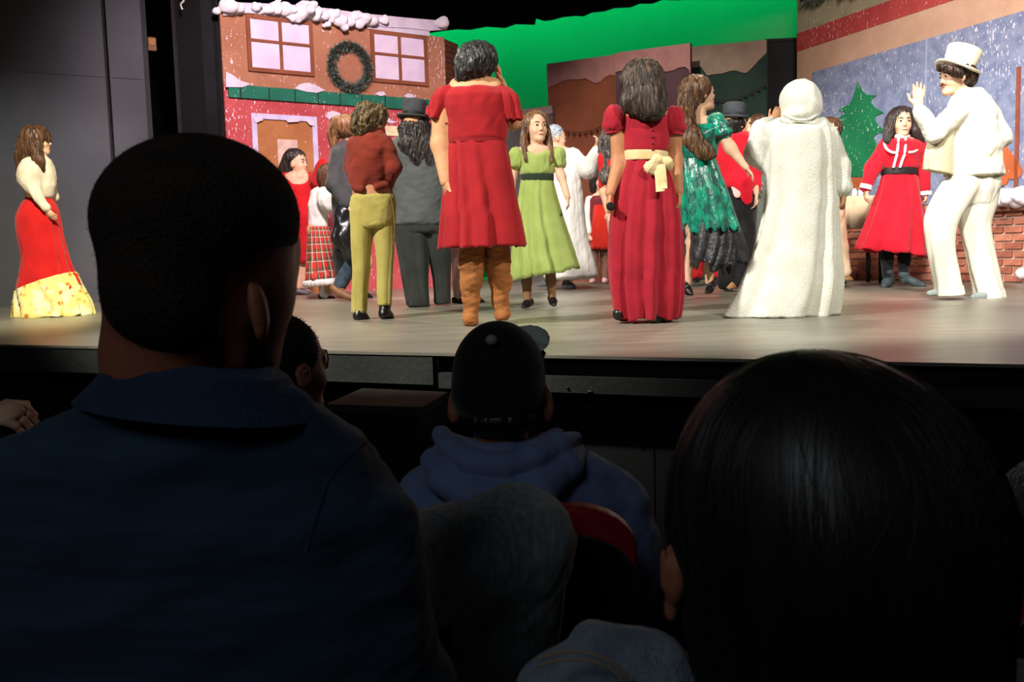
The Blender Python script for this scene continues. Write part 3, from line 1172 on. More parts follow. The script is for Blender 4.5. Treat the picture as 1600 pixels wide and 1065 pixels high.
# snow band and cotton batting along the roof line
edge = [(349, 2), (380, 4), (430, 6), (470, 8), (520, 14), (560, 20), (600, 24), (640, 28), (699, 33), (699, 46), (672, 48), (640, 44), (600, 42), (582, 36), (560, 41), (545, 42), (530, 36), (516, 34), (500, 33), (480, 28), (450, 26), (430, 24), (400, 21), (385, 20), (370, 23), (349, 24)]
PH.prism('snow_band', edge, 0.03, snow_p, house, off=0.052)
for i, (x, y, r) in enumerate([(358, 10, 14), (372, 12, 9), (445, 14, 13), (468, 18, 15), (490, 18, 14), (505, 24, 9), (530, 31, 12), (545, 34, 10), (512, 38, 5), (565, 30, 12), (582, 32, 9), (690, 36, 10), (418, 15, 8), (400, 12, 7), (430, 10, 10), (455, 26, 7), (478, 10, 11), (518, 22, 11), (556, 24, 9), (600, 32, 7)]):
    c = PH.pt(x, y, 0.12)
    u = float(np.linalg.norm(c - CAM)) / FPX * r
    rr = np.random.default_rng(i)
    pr = [Ell(c + rr.normal(size=3) * u * np.array([0.55, 0.12, 0.35]), np.array([0.6, 0.4, 0.5]) * u * rr.uniform(0.7, 1.1)) for _ in range(5)] + [Ell(c, np.array([1, 0.5, 0.7]) * u)]
    P, Q = solid(pr, u * 0.13, u * 0.3)
    P = P + vnormals(P, Q) * (u * 0.07 * waves(P, 5 / u, i))[:, None]
    link('cotton_tuft', P, Q, cotton_m, house)
# wreath
wc = PH.pt(547, 104, 0.1)
wr = empty('wreath', wc)
tag(wr, 'dark green tinsel Christmas wreath hung between the two painted windows', 'wreath')
ur = float(np.linalg.norm(wc - CAM)) / FPX
ring = [wc + (PH.e * math.cos(t) * 29.0 + UP * math.sin(t) * 30.5) * ur for t in np.linspace(0, 2 * math.pi, 40, endpoint=False)]
v, f = tubemesh(ring, 5 * ur, 8, True)
link('ring', v, f, mat('wreath_core', (30, 40, 32), 0.9), wr)
V, Fq = [], []
for i in range(2600):
    t = rng.uniform(0, 2 * math.pi)
    ph = rng.uniform(0, 2 * math.pi)
    rad = PH.e * math.cos(t) + UP * math.sin(t)
    b = wc + (PH.e * math.cos(t) * 29 + UP * math.sin(t) * 30.5) * ur + (rad * math.cos(ph) + PH.n * math.sin(ph)) * 3 * ur
    dr_ = rad * math.cos(ph) * 1.0 + PH.n * math.sin(ph) + rng.normal(size=3) * 0.55 + (-PH.e * math.sin(t) + UP * math.cos(t)) * 0.6
    dr_ /= np.linalg.norm(dr_)
    sd = np.cross(dr_, rng.normal(size=3))
    sd /= np.linalg.norm(sd)
    Ln = rng.uniform(5, 10) * ur
    n0 = len(V)
    V += [b - sd * 0.8 * ur, b + sd * 0.8 * ur, b + dr_ * Ln]
    Fq.append((n0, n0 + 1, n0 + 2))
nd = link('needles', V, Fq, mat('wreath_needles', (66, 88, 70), 0.5, (120, 128, 122), 30, spec=0.6), wr, smooth=False)
nd['kind'] = 'stuff'
for i in range(9):
    t = i * 0.7 + 0.3
    p = wc + (PH.e * math.cos(t) * (27 + 3 * math.sin(i * 5)) + UP * math.sin(t) * 29) * ur + PH.n * 7.5 * ur
    v, f = solid([Ell(p, np.full(3, 1.6 * ur))], 0.6 * ur, 0.001)
    link('berry', v, f, mat('red_berry', (124, 50, 46), 0.4), wr)

# ---------------------------------------------------------------- back of the stage: green cyclorama, border and painted street panels
DIR = np.array([1.41, -1.0, 0]) / math.hypot(1.41, 1)
cy0 = np.array([1.1, 15.6, 0])
PC = Plane(cy0 - DIR * 5.5, cy0 + DIR * 6.5)
cyc = link('cyclorama', *[x for x in boxmesh(PC.at(6.0, (STG + 7.4) / 2), PC.e * 6.0, PC.n * 0.01, UP * (7.4 - STG) / 2)], mat('cyclorama_cloth', (100, 106, 100), 0.95, (94, 100, 94), 0.6), smooth=False)
tag(cyc, 'plain backcloth washed in green light across the back of the stage', 'backdrop')
# black border with a wavy lower edge
PO = Plane(cy0 - DIR * 5.0 + PC.n * 1.1, cy0 + DIR * 6.0 + PC.n * 1.1)
low = [(690, 49), (715, 46), (735, 47), (760, 42), (790, 44), (806, 38), (836, 39), (838, 29), (850, 33), (862, 32), (880, 27), (900, 25), (912, 26), (925, 20), (945, 18), (960, 13), (985, 12), (1000, 6), (1020, 6), (1035, 0), (1062, 1), (1075, -6), (1120, -14), (1180, -22), (1260, -40), (1330, -50)]
low = [(500, 75), (600, 62)] + low
hi_ = [PO.sz(x, y) for x, y in low]
P2 = [(a, z) for a, z in hi_] + [(hi_[-1][0], 7.3), (hi_[0][0], 7.3)]
bo = PO.prism('border_drape', P2, 0.05, velour_m, None, raw=True)
tag(bo, 'black overhead border drape with a wavy lower edge above the green backcloth', 'drape')


def scallop(x0, y0, x1, y1, n, amp, seed):
    r = random.Random(seed)
    out = []
    for i in range(n * 4 + 1):
        t = i / (n * 4)
        out.append((x0 + (x1 - x0) * t, y0 + (y1 - y0) * t + amp * abs(math.sin(math.pi * t * n + r.uniform(-0.3, 0.3))) + r.uniform(-1, 1) * amp * 0.3))
    return out


def street_panel(name, label, x0, x1, yt0, yt1, dy, pm, capm, lo, off=0.0):
    """flat panel standing in front of the backcloth with a painted snow cap; lo = lower edge of the cap in px"""
    a = at(x0, 300, dy)
    P_ = Plane(a, a + DIR)
    s1 = P_.sz(x1, 300)[0]
    t_ = empty(name, P_.at(s1 / 2, STG))
    tag(t_, label, 'stage flat', 'painted street panels at the back')
    z0, z1 = P_.sz(x0, yt0)[1], P_.sz(x1, yt1)[1]
    P_.prism('panel', [(0, STG), (s1, STG), (s1, z1), (0, z0)], 0.04, pm, t_, raw=True)
    cap = [P_.sz(x, y, 0.05) for x, y in lo]
    cap[0] = (0.0, cap[0][1])
    cap[-1] = (s1, cap[-1][1])
    P_.prism('snow_cap', [(0, z0)] + cap + [(s1, z1)], 0.012, capm, t_, raw=True, off=0.041)
    return P_, t_


cap1 = mat('dusty_pink_paint', (168, 124, 122), 0.9, (150, 110, 110), 5)
cap2 = mat('dusty_sand_paint', (150, 136, 120), 0.9, (136, 122, 108), 5)
street_panel('street_panel', 'brown street panel with a scalloped pink snow cap', 862, 971, 100, 85, 13.0,
             painted('brown_panel_paint', (136, 80, 56), (120, 68, 48)), cap1, [(862, 136), (870, 131), (880, 126), (890, 124), (905, 124), (915, 122), (922, 126), (930, 130), (938, 128), (945, 121), (953, 117), (962, 118), (971, 110)])
street_panel('street_panel', 'purple street panel with a scalloped pink snow cap, next to the brown one', 967, 1083, 83, 68, 12.25,
             painted('purple_panel_paint', (88, 66, 76), (74, 54, 64)), cap1, [(967, 112), (985, 106), (1000, 104), (1020, 103), (1030, 107), (1040, 112), (1052, 110), (1060, 106), (1070, 104), (1076, 108), (1083, 116)])
street_panel('street_panel', 'dark green street panel with a sand coloured snow cap', 1083, 1200, 74, 63, 12.0,
             painted('green_panel_paint', (36, 62, 56), (28, 50, 46)), cap2, [(1083, 106), (1095, 104), (1105, 118), (1115, 116), (1128, 115), (1140, 111), (1150, 110), (1158, 113), (1166, 114), (1175, 106), (1184, 96), (1192, 88), (1200, 82)])
street_panel('street_panel', 'plain dark grey panel between the green panel and the shop front', 1198, 1262, 62, 59, 12.6,
             mat('slate_panel_paint', (40, 42, 46), 0.8, (34, 36, 40), 4), mat('slate_edge', (44, 46, 50), 0.8), [(1200, 66), (1240, 63), (1262, 62)])
street_panel('street_panel', 'low grey street panel with a rounded grey snow cap behind the green dress', 770, 868, 178, 165, 13.4,
             mat('dim_panel_paint', (94, 92, 88), 0.9, (82, 80, 78), 4), mat('grey_pink_paint', (150, 130, 128), 0.9, (138, 120, 118), 4), [(770, 192), (800, 188), (820, 184), (840, 180), (855, 179), (864, 176), (868, 170)])
# swag of small lights in front of the panels
for (PS, pts, lab) in ((Plane(at(862, 300, 13.0), at(862, 300, 13.0) + DIR), [(862, 196), (872, 201), (885, 205), (900, 207), (915, 206), (930, 202), (944, 195)], 'dark string of tiny bulbs swagged across the brown street panel'),
                   (Plane(at(1083, 300, 12.0), at(1083, 300, 12.0) + DIR), [(1105, 152), (1120, 156), (1135, 157), (1150, 154), (1165, 148), (1182, 140), (1198, 130)], 'string of tiny bulbs swagged across the dark green street panel')):
    path = smoothpath([PS.pt(x, y, 0.075) for x, y in pts], 5)
    g_ = empty('light_string', path[0])
    tag(g_, lab, 'light string')
    v, f = tubemesh(path, 0.004, 5)
    link('cord', v, f, mat('cord_dark', (40, 30, 30), 0.7), g_)
    for i in range(2, len(path) - 1, 3):
        v, f = solid([Ell(path[i] - np.array([0, 0, 0.02]), (0.014, 0.014, 0.02))], 0.007, 0.001)
        link('bulb', v, f, mat('bulb_dark', (58, 36, 36), 0.4), g_)

# ---------------------------------------------------------------- painted shop front (right)
r1 = ground(1600, 441)
rd = np.array([0.38, -1.0, 0]) / math.hypot(0.38, 1)
t_r = ((ray(1250, 300)[0] * r1[1] / ray(1250, 300)[1]) - r1[0])
# left end where the sight line of pixel 1250 meets the plane
PX = Plane(r1 - rd, r1)
pL = PX.pt(1250, 300)
PX = Plane(pL, pL + rd)
shop = empty('shop_flat', (float(pL[0]), float(pL[1]), STG))
tag(shop, 'painted shop front with red stripe, blue window and brick base at the right', 'stage flat')
SF = (226, 222, 226)
sage_p = painted('sage_siding_paint', (160, 158, 130), (146, 144, 118), SF, 0.66, fs=58)
stripe_p = painted('red_stripe_paint', (178, 72, 70), (160, 60, 60), SF, 0.64, fs=58)
tan_p = painted('tan_wall_paint', (198, 166, 142), (186, 152, 128), SF, 0.72, fs=58)
blue_p = painted('blue_window_paint', (140, 153, 182), (112, 126, 160), (220, 222, 232), 0.62, 9.0, fs=60)
treeg_p = painted('painted_tree_green', (28, 128, 82), (24, 112, 72), (206, 226, 214), 0.62, fs=58)
ginger_p = painted('gingerbread_paint', (196, 108, 66), (178, 92, 54), (226, 200, 190), 0.68, fs=58)
LS = PX.sz(1600, 300)[0] + 1.6
zs1, zs0 = PX.sz(1251, 53)[1], PX.sz(1251, 81)[1]
PX.rect('siding', 0, LS, zs1 + 0.002, TOPZ, 0.05, sage_p, shop)
PX.rect('stripe', 0, LS, zs0, zs1, 0.055, stripe_p, shop)
zw1 = PX.sz(1276, 113)[1]
zsill = PX.sz(1600, 325)[1]
PX.rect('wall_panel', 0, LS, zsill + 0.0, zs0 - 0.002, 0.05, tan_p, shop)
aw = PX.sz(1275, 200)[0]
wz0 = zsill + 0.1
win = PX.rect('painted_window', aw, LS - 0.3, wz0, zw1, 0.01, blue_p, shop, off=0.051)
mull = PX.sz(1453, 200)[0]
PX.rect('window_joint', mull - 0.008, mull + 0.008, wz0, zw1, 0.008, mat('pale_joint', (168, 176, 206), 0.8), win, off=0.062)
mull = PX.sz(1598, 200)[0]
PX.rect('window_frame', mull - 0.02, mull + 0.02, wz0, zw1 - 0.5, 0.012, mat('rust_frame_paint', (150, 84, 66), 0.8), win, off=0.062)
tree = [(1340, 129), (1346, 141), (1353, 148), (1369, 149), (1361, 155), (1360, 160), (1366, 168), (1380, 176), (1368, 181), (1366, 187), (1372, 197), (1384, 204), (1368, 210), (1364, 215), (1370, 228), (1384, 240), (1390, 250), (1368, 256), (1366, 276), (1322, 276), (1318, 262), (1306, 256), (1314, 240), (1310, 232), (1318, 218), (1308, 206), (1320, 196), (1304, 188), (1316, 180), (1322, 176), (1310, 172), (1324, 164), (1330, 158), (1334, 146)]
PX.prism('painted_tree', tree, 0.012, treeg_p, win, off=0.062)
PX.prism('painted_trunk', [(1330, 277), (1353, 277), (1356, 300), (1328, 300)], 0.012, ginger_p, win, off=0.062)
ging = [(1560, 200), (1566, 194), (1573, 194), (1577, 202), (1575, 216), (1570, 226), (1574, 232), (1580, 240), (1592, 256), (1597, 266), (1594, 276), (1584, 280), (1576, 279), (1572, 288), (1560, 292), (1548, 286), (1546, 272), (1550, 256), (1554, 240), (1558, 226), (1554, 212)]
PX.prism('painted_shape', ging, 0.012, ginger_p, win, off=0.062)
# wall behind the bricks, then the bricks themselves, one by one
mort = mat('mortar', (224, 200, 184), 0.95, (208, 184, 168), 12, 0.4, 60)
PX.rect('mortar_wall', 0.1, LS, STG, zsill - 0.001, 0.05, mort, shop)
bcols = [mat('brick_red_%s' % n_, c, 0.9, tuple(v * 0.85 for v in c), 14, 0.5, 50) for n_, c in (('dark', (176, 108, 86)), ('warm', (206, 132, 106)), ('orange', (218, 146, 118)), ('brown', (190, 124, 100)))]
nc = 9
ch = (zsill - STG) / nc
shared = {}
aB0 = PX.sz(1308, 380)[0]
for r_ in range(nc):
    a = aB0 - (0.11 if r_ % 2 else 0.0)
    while a < LS - 0.55:
        half = (a < aB0)
        key = random.randrange(4)
        if key not in shared:
            v, f = boxmesh((0, 0, 0), PX.e * 0.097, PX.n * 0.014, UP * (ch / 2 - 0.010), 0.004)
            me = bpy.data.meshes.new('brick')
            me.from_pydata([tuple(p) for p in v], [], f)
            me.materials.append(bcols[key])
            shared[key] = me
        o = bpy.data.objects.new('brick', shared[key])
        COL.objects.link(o)
        o.parent = shop
        o.location = PX.at(a + 0.11, STG + ch * (r_ + 0.5), 0.062 + random.uniform(-0.003, 0.004)) - np.array(shop['_o'])
        a += 0.22
PX.rect('sill', aB0, LS, zsill - 0.02, zsill + 0.03, 0.1, mat('sill_paint', (160, 110, 86), 0.9), shop, off=0.051, bev=0.005)
for i, (x, y, r) in enumerate([(1556, 312, 13), (1572, 308, 15), (1590, 310, 16), (1606, 306, 15), (1597, 427, 9)]):
    c = PX.pt(x, y, 0.16)
    u = float(np.linalg.norm(c - CAM)) / FPX * r
    rr = np.random.default_rng(40 + i)
    pr = [Ell(c + rr.normal(size=3) * u * np.array([0.5, 0.2, 0.35]), np.array([0.6, 0.45, 0.55]) * u * rr.uniform(0.7, 1.1)) for _ in range(5)] + [Ell(c, np.array([1, 0.6, 0.85]) * u)]
    P, Q = solid(pr, u * 0.13, u * 0.3)
    P = P + vnormals(P, Q) * (u * 0.06 * waves(P, 5 / u, i))[:, None]
    o = link('cotton_puff', P, Q, cotton_m, shop)
# garland along the top of the siding
gl = link('garland', *tubemesh(smoothpath([PX.pt(1253, 0, 0.08), PX.pt(1275, -2, 0.1), PX.pt(1300, -14, 0.08), PX.pt(1340, -16, 0.1), PX.pt(1420, -52, 0.08)], 5), 0.03, 7), mat('garland_core', (30, 40, 30), 0.9), None)
tag(gl, 'dark green tinsel garland at the top edge of the shop front', 'garland')
path = smoothpath([PX.pt(1253, 0, 0.08), PX.pt(1275, -2, 0.1), PX.pt(1300, -14, 0.08), PX.pt(1340, -16, 0.1), PX.pt(1420, -52, 0.08)], 12)
V, Fq = [], []
for i in range(1100):
    b = path[rng.integers(len(path))] + rng.normal(size=3) * 0.015
    d_ = rng.normal(size=3) + np.array([0, 0, -0.5])
    d_ /= np.linalg.norm(d_)
    sd = np.cross(d_, rng.normal(size=3))
    sd /= np.linalg.norm(sd)
    n0 = len(V)
    V += [b - sd * 0.007, b + sd * 0.007, b + d_ * rng.uniform(0.06, 0.13)]
    Fq.append((n0, n0 + 1, n0 + 2))
o = link('needles', V, Fq, MATS['wreath_needles'], gl, smooth=False)
o['kind'] = 'stuff'

# table with a cream cloth in front of the brick base
ty = 9.75
tb = empty('cloth_table', at(1335, 430, ty))
tb.location.z = STG
tb['_o'] = [float(v) for v in tb.location]
tag(tb, 'small black table under a cream cloth, between the hooded robe and the red dress', 'table')
tz1, tz0 = at(1335, 308, ty)[2], at(1335, 357, ty)[2]
tx0, tx1 = at(1306, 330, ty)[0], at(1372, 330, ty)[0]
cx_ = (tx0 + tx1) / 2
hw = (tx1 - tx0) / 2
v, f = boxmesh((cx_, ty, tz1 - 0.015), (hw, 0, 0), (0, 0.2, 0), (0, 0, 0.012))
link('table_top', v, f, black_m, tb, smooth=False)
n = 96
th = np.linspace(0, 2 * math.pi, n, endpoint=False)
sq = np.stack([np.sign(np.cos(th)) * np.abs(np.cos(th)) ** 0.35 * (hw + 0.01), np.sign(np.sin(th)) * np.abs(np.sin(th)) ** 0.35 * 0.21], 1)
V, Fq = [], []
for j, (z, g_) in enumerate(((tz1 + 0.004, 0.0), (tz1 + 0.004, 0.97), (tz1, 1.0), (tz1 - 0.08, 1.02), (tz0, 1.05), (tz0 + 0.003, 1.03), (tz1 - 0.06, 1.005))):
    wv = 1 + (0.02 * np.sin(11 * th) + 0.02 * np.sin(17 * th)) * (j in (3, 4, 5)) * (1 if j > 3 else 0.5)
    V.append(np.stack([cx_ + sq[:, 0] * g_ * wv, ty + sq[:, 1] * g_ * wv, np.full(n, z)], 1))
k1 = np.arange(n)
k2 = (k1 + 1) % n
for i in range(6):
    Fq += np.stack([i * n + k1, i * n + k2, (i + 1) * n + k2, (i + 1) * n + k1], 1)[:, ::-1].tolist()
tcl = link('tablecloth', np.vstack(V), Fq, cloth('cream_tablecloth', (228, 208, 172), (206, 184, 150)), None, origin=(cx_, ty, tz1))
tag(tcl, 'cream cloth draped over the small black table at the brick base', 'tablecloth')
for sx_ in (-1, 1):
    for sy_ in (-1, 1):
        v, f = tubemesh([(cx_ + sx_ * hw * 0.82, ty + sy_ * 0.16, tz1 - 0.03), (cx_ + sx_ * hw * 0.86, ty + sy_ * 0.17, STG)], 0.022, 8)
        link('leg', v, f, black_m, tb)
for i, (x, c, lab) in enumerate(((1325, (168, 182, 206), 'pale blue jar on the cream tablecloth, furthest left'), (1335, (236, 236, 232), 'white jar on the cream tablecloth, between two other jars'), (1345, (206, 214, 224), 'pale grey jar on the cream tablecloth, next to the red sleeve'))):
    b = at(x, 308, ty - 0.06)
    v0 = []
    z_ = tz1 + 0.005
    prof = [(0.0, 0), (0.026, 0), (0.03, 0.01), (0.03, 0.055), (0.02, 0.066), (0.02, 0.072)]
    n = 16
    th = np.linspace(0, 2 * math.pi, n, endpoint=False)
    V = np.vstack([np.stack([b[0] + r * np.cos(th), ty - 0.06 + r * np.sin(th), np.full(n, z_ + z)], 1) for r, z in prof])
    Fq = []
    k1 = np.arange(n)
    k2 = (k1 + 1) % n
    for j in range(len(prof) - 1):
        Fq += np.stack([j * n + k1, j * n + k2, (j + 1) * n + k2, (j + 1) * n + k1], 1).tolist()
    jar = link('jar', V, Fq, mat('jar_glaze_%d' % i, c, 0.3), None, origin=(b[0], ty - 0.06, z_))
    tag(jar, lab, 'jar', 'jars on the tablecloth')
    V = np.vstack([np.stack([b[0] + r * np.cos(th), ty - 0.06 + r * np.sin(th), np.full(n, z_ + z)], 1) for r, z in ((0.024, 0.07), (0.024, 0.082), (0.0, 0.084))])
    Fq = []
    for j in range(2):
        Fq += np.stack([j * n + k1, j * n + k2, (j + 1) * n + k2, (j + 1) * n + k1], 1).tolist()
    link('lid', V, Fq, mat('jar_lid', (190, 190, 196), 0.4), jar)

# ------------------------------------------------------------------ people on the stage
def skin(name, c):
    return mat(name, c, 0.55, tuple(v * 0.94 for v in c), 20, 0.08, 90, spec=0.35)


skin_light = skin('skin_light', (232, 184, 152))
skin_mid = skin('skin_mid', (214, 156, 112))
skin_tan = skin('skin_tan', (192, 132, 92))
skin_dark = skin('skin_dark', (150, 96, 66))
mat('eye_white', (236, 232, 226), 0.25, (228, 222, 216), 10)
iris_m = mat('iris_brown', (44, 28, 20), 0.2, (34, 22, 16), 30)
lip_m = mat('lip_rose', (186, 78, 74), 0.45, (170, 66, 64), 20)
hair_brown = hairmat('hair_brown', (98, 66, 44), (62, 40, 26))
hair_dark = hairmat('hair_dark', (58, 48, 42), (30, 24, 22))
hair_black = hairmat('hair_black', (34, 28, 26), (18, 15, 14))
hair_light = hairmat('hair_light_brown', (134, 96, 62), (86, 58, 36))
red_c = cloth('red_crepe', (164, 26, 32), (148, 19, 26))
red_gown_c = cloth('red_gown_cloth', (172, 30, 48), (154, 23, 39))
red_br = cloth('bright_red_cloth', (206, 30, 36), (186, 22, 30))
black_c = cloth('black_cloth', (26, 26, 28), (18, 18, 20))
char_c = cloth('charcoal_cloth', (62, 64, 64), (50, 52, 52))
white_c = cloth('white_cotton', (232, 230, 222), (216, 214, 206))
cream_c = cloth('cream_cloth', (232, 220, 188), (214, 200, 168))
leather = mat('black_leather', (22, 21, 22), 0.35, (14, 14, 15), 14, 0.1, 60, spec=0.5)
gold_c = cloth('cream_satin', (236, 214, 164), (214, 186, 132), rough=0.45)
FOLD = [(0.9, 26, (1, 1, 0.45), 3), (0.5, 11, (1, 1, 0.7), 5)]


# 1 ---- woman at the left wall: cream blouse, red skirt with a yellow flounce
F = Fig('woman in cream blouse and long red skirt with yellow floral flounce by the grey wall', 7.55, 80)
tor = [(240, 44, 66), (250, 36, 78), (268, 36, 84), (290, 40, 86), (312, 42, 80), (335, 34, 86)]
arm = [(48, 256, -0.09, 9), (42, 282, -0.13, 8), (70, 322, -0.13, 6)]
arm2 = [(70, 256, 0.12, 8), (78, 285, 0.16, 7), (86, 310, 0.10, 5)]
F.body([F.rows(tor, 0.78, -5)] + F.chain(arm) + F.chain(arm2) + F.chain([(59, 335, -0.025, 13), (64, 410, -0.04, 10), (66, 470, -0.04, 6)]) + F.chain([(61, 335, 0.025, 13), (74, 410, 0.04, 10), (88, 468, 0.04, 6)]))
F.head(60, 219, 0, 43, 82, -3, 0, eyes=iris_m, lip=lip_m, neck=F.p(57, 252), brow=hair_brown)
F.hand(71, 324, -0.13, 88, 346, -0.12, n=(0.4, 1, 0), thumb=-1, curl=0.3)
F.done(skin_light)
F.part('blouse', [F.rows(tor[:-1], 0.9, 1), F.ell(47, 272, -0.10, 19, 26, 18, roll=-15), F.ell(72, 272, 0.12, 15, 24, 14)] + F.chain([(46, 285, -0.13, 13), (60, 308, -0.14, 8), (73, 325, -0.13, 7)]) + F.chain([(78, 285, 0.14, 9), (86, 308, 0.1, 6)]) + F.chain([(54, 246, 0, 11), (62, 243, 0, 10)]), cloth('cream_blouse', (236, 226, 204), (220, 206, 180)), disp=FOLD)
F.loft('skirt', [(40, 311, 82, 312, 0, 0.8), (33, 322, 88, 322, 0, 0.85), (27, 342, 92, 342, 0, 0.9), (30, 372, 97, 370), (36, 400, 104, 396), (34, 425, 112, 420), (30, 450, 122, 440), (33, 470, 122, 458)], cloth('red_skirt_cloth', (206, 30, 30), (188, 22, 24)), 0.85, folds=(8, 0.02, 0.10), seed=3)


def floral(nt, tc):
    v = nt.nodes.new('ShaderNodeTexVoronoi')
    v.inputs['Scale'].default_value = 16
    nt.links.new(tc.outputs['Object'], v.inputs['Vector'])
    n_ = nt.nodes.new('ShaderNodeTexNoise')
    n_.inputs['Scale'].default_value = 9
    nt.links.new(tc.outputs['Object'], n_.inputs['Vector'])
    r_ = nt.nodes.new('ShaderNodeValToRGB')
    e = r_.color_ramp.elements
    e[0].position, e[0].color = 0.18, rgb((196, 110, 52))
    e[1].position, e[1].color = 0.42, rgb((240, 226, 140))
    m1 = e.new(0.28)
    m1.color = rgb((226, 190, 96))
    nt.links.new(v.outputs['Distance'], r_.inputs[0])
    mx = nt.nodes.new('ShaderNodeMix')
    mx.data_type = 'RGBA'
    r2 = nt.nodes.new('ShaderNodeValToRGB')
    r2.color_ramp.elements[0].position, r2.color_ramp.elements[1].position = 0.5, 0.6
    nt.links.new(n_.outputs['Fac'], r2.inputs[0])
    nt.links.new(r2.outputs[0], mx.inputs[0])
    nt.links.new(r_.outputs[0], mx.inputs[6])
    mx.inputs[7].default_value = rgb((240, 236, 190))
    return mx.outputs[2]


uvmat('yellow_floral', floral)
F.loft('flounce', [(28, 456, 116, 424, 0, 0.95), (26, 468, 126, 446, 0, 0.95), (25, 484, 138, 470, 0, 0.95), (25, 497, 144, 491, 0, 0.92)], MATS['yellow_floral'], 0.85, folds=(13, 0.04, 0.13), seed=4, jag=2)
F.loft('waistband', [(41, 308, 81, 310, 0, 0.85), (40, 315, 82, 316, 0, 0.85)], cloth('red_skirt_cloth', (206, 30, 30)), 0.85, folds=(8, 0, 0), lining=False)
F.part('hair', [F.ell(55, 215, 0, 22, 20, 22), F.ell(48, 232, 0, 18, 26, 20)] + F.chain([(45, 225, -0.03, 14), (38, 250, -0.04, 12), (33, 268, -0.04, 6)]) + F.chain([(56, 225, -0.09, 8), (60, 250, -0.11, 8), (66, 264, -0.1, 4)]), hair_brown, k=6, vox=1.6, disp=[(1.4, 7, (1, 1, 0.2), 1)])
F.shoe(70, 494, 96, 495, leather, 6, 0.0, 0.0, 8)

# 2 ---- laughing woman in red at the house door
F = Fig('dark-haired laughing woman in a red dress in front of the painted door', 10.55, 468)
tor = [(266, 452, 474), (272, 442, 488), (290, 440, 490), (310, 446, 486), (330, 446, 486)]
F.body([F.rows(tor, 0.7, -2)] + F.chain([(484, 280, -0.05, 7), (500, 284, -0.12, 6), (514, 264, -0.2, 4)]) + F.chain([(444, 280, 0, 7), (442, 310, -0.05, 6), (452, 336, -0.1, 4)]) + F.chain([(460, 335, 0, 13), (463, 400, 0, 8), (467, 448, 0, 5)]) + F.chain([(472, 335, 0, 13), (474, 400, 0.05, 8), (476, 448, 0.05, 5)]))
P, R, L = F.head(465, 256, 0, 37, 112, 4, 0, eyes=iris_m, lip=lip_m, smile=0.05, neck=F.p(463, 276), brow=hair_dark)
F.fine(F.chain([(456, 276, -0.045, 7), (470, 276, -0.05, 7), (464, 284, -0.06, 5)]), k=6)
F.hand(514, 264, -0.2, 522, 250, -0.22, curl=0.2)
F.done(skin_light)
F.part('dress', [F.rows([(278, 444, 486), (290, 440, 490), (310, 445, 487), (335, 447, 488), (370, 448, 488), (412, 452, 486)], 0.7, 1)] + F.chain([(446, 276, 0, 8), (484, 278, -0.03, 9), (500, 284, -0.12, 10), (512, 268, -0.18, 11)]) + F.chain([(495, 275, -0.12, 8), (503, 254, -0.16, 7)]) + [F.ell(466, 276, -0.10, 15, 11, 14, op='s', k=4)] + F.chain([(444, 280, 0, 9), (441, 310, -0.05, 8), (450, 330, -0.08, 6)]), red_br, disp=FOLD)
F.part('hair', [F.ell(460, 246, 0.03, 17, 14, 17), F.ell(449, 262, 0.04, 10, 16, 13), F.ell(442, 272, 0.05, 9, 12, 9)], hair_dark, k=5, vox=1.5, disp=[(1.2, 7, (1, 1, 0.3), 2)])
F.shoe(466, 457, 482, 460, mat('grey_shoe', (120, 110, 116), 0.5), 4, h=6)
F.shoe(473, 455, 487, 458, mat('grey_shoe', (120, 110, 116), 0.5), 4, hd=0.06, td=0.06, h=6)

# 3 ---- child in white top and plaid skirt
F = Fig('child in white top and red plaid skirt with fluffy white hem', 9.4, 505)
tor = [(290, 497, 518), (298, 486, 520), (320, 481, 518), (340, 482, 512), (358, 482, 514)]
F.body([F.rows(tor, 0.7, -2)] + F.chain([(506, 302, -0.1, 6), (516, 322, -0.14, 5), (526, 300, -0.16, 4)]) + F.chain([(490, 360, 0, 11), (500, 420, 0, 7), (503, 455, 0, 5)]) + F.chain([(503, 360, 0.05, 11), (510, 420, 0.06, 7), (514, 455, 0.06, 5)]))
F.head(515, 275, 0, 34, 60, -12, 0, neck=F.p(508, 294))
F.hand(526, 302, -0.16, 529, 286, -0.16, curl=0.5)
F.done(skin_mid)
F.part('top', [F.rows(tor, 0.7, 0)] + F.chain([(507, 302, -0.08, 10), (517, 322, -0.13, 9), (525, 304, -0.15, 6)]) + [F.ell(510, 314, -0.1, 14, 14, 12)], white_c, disp=FOLD, vox=1.8)


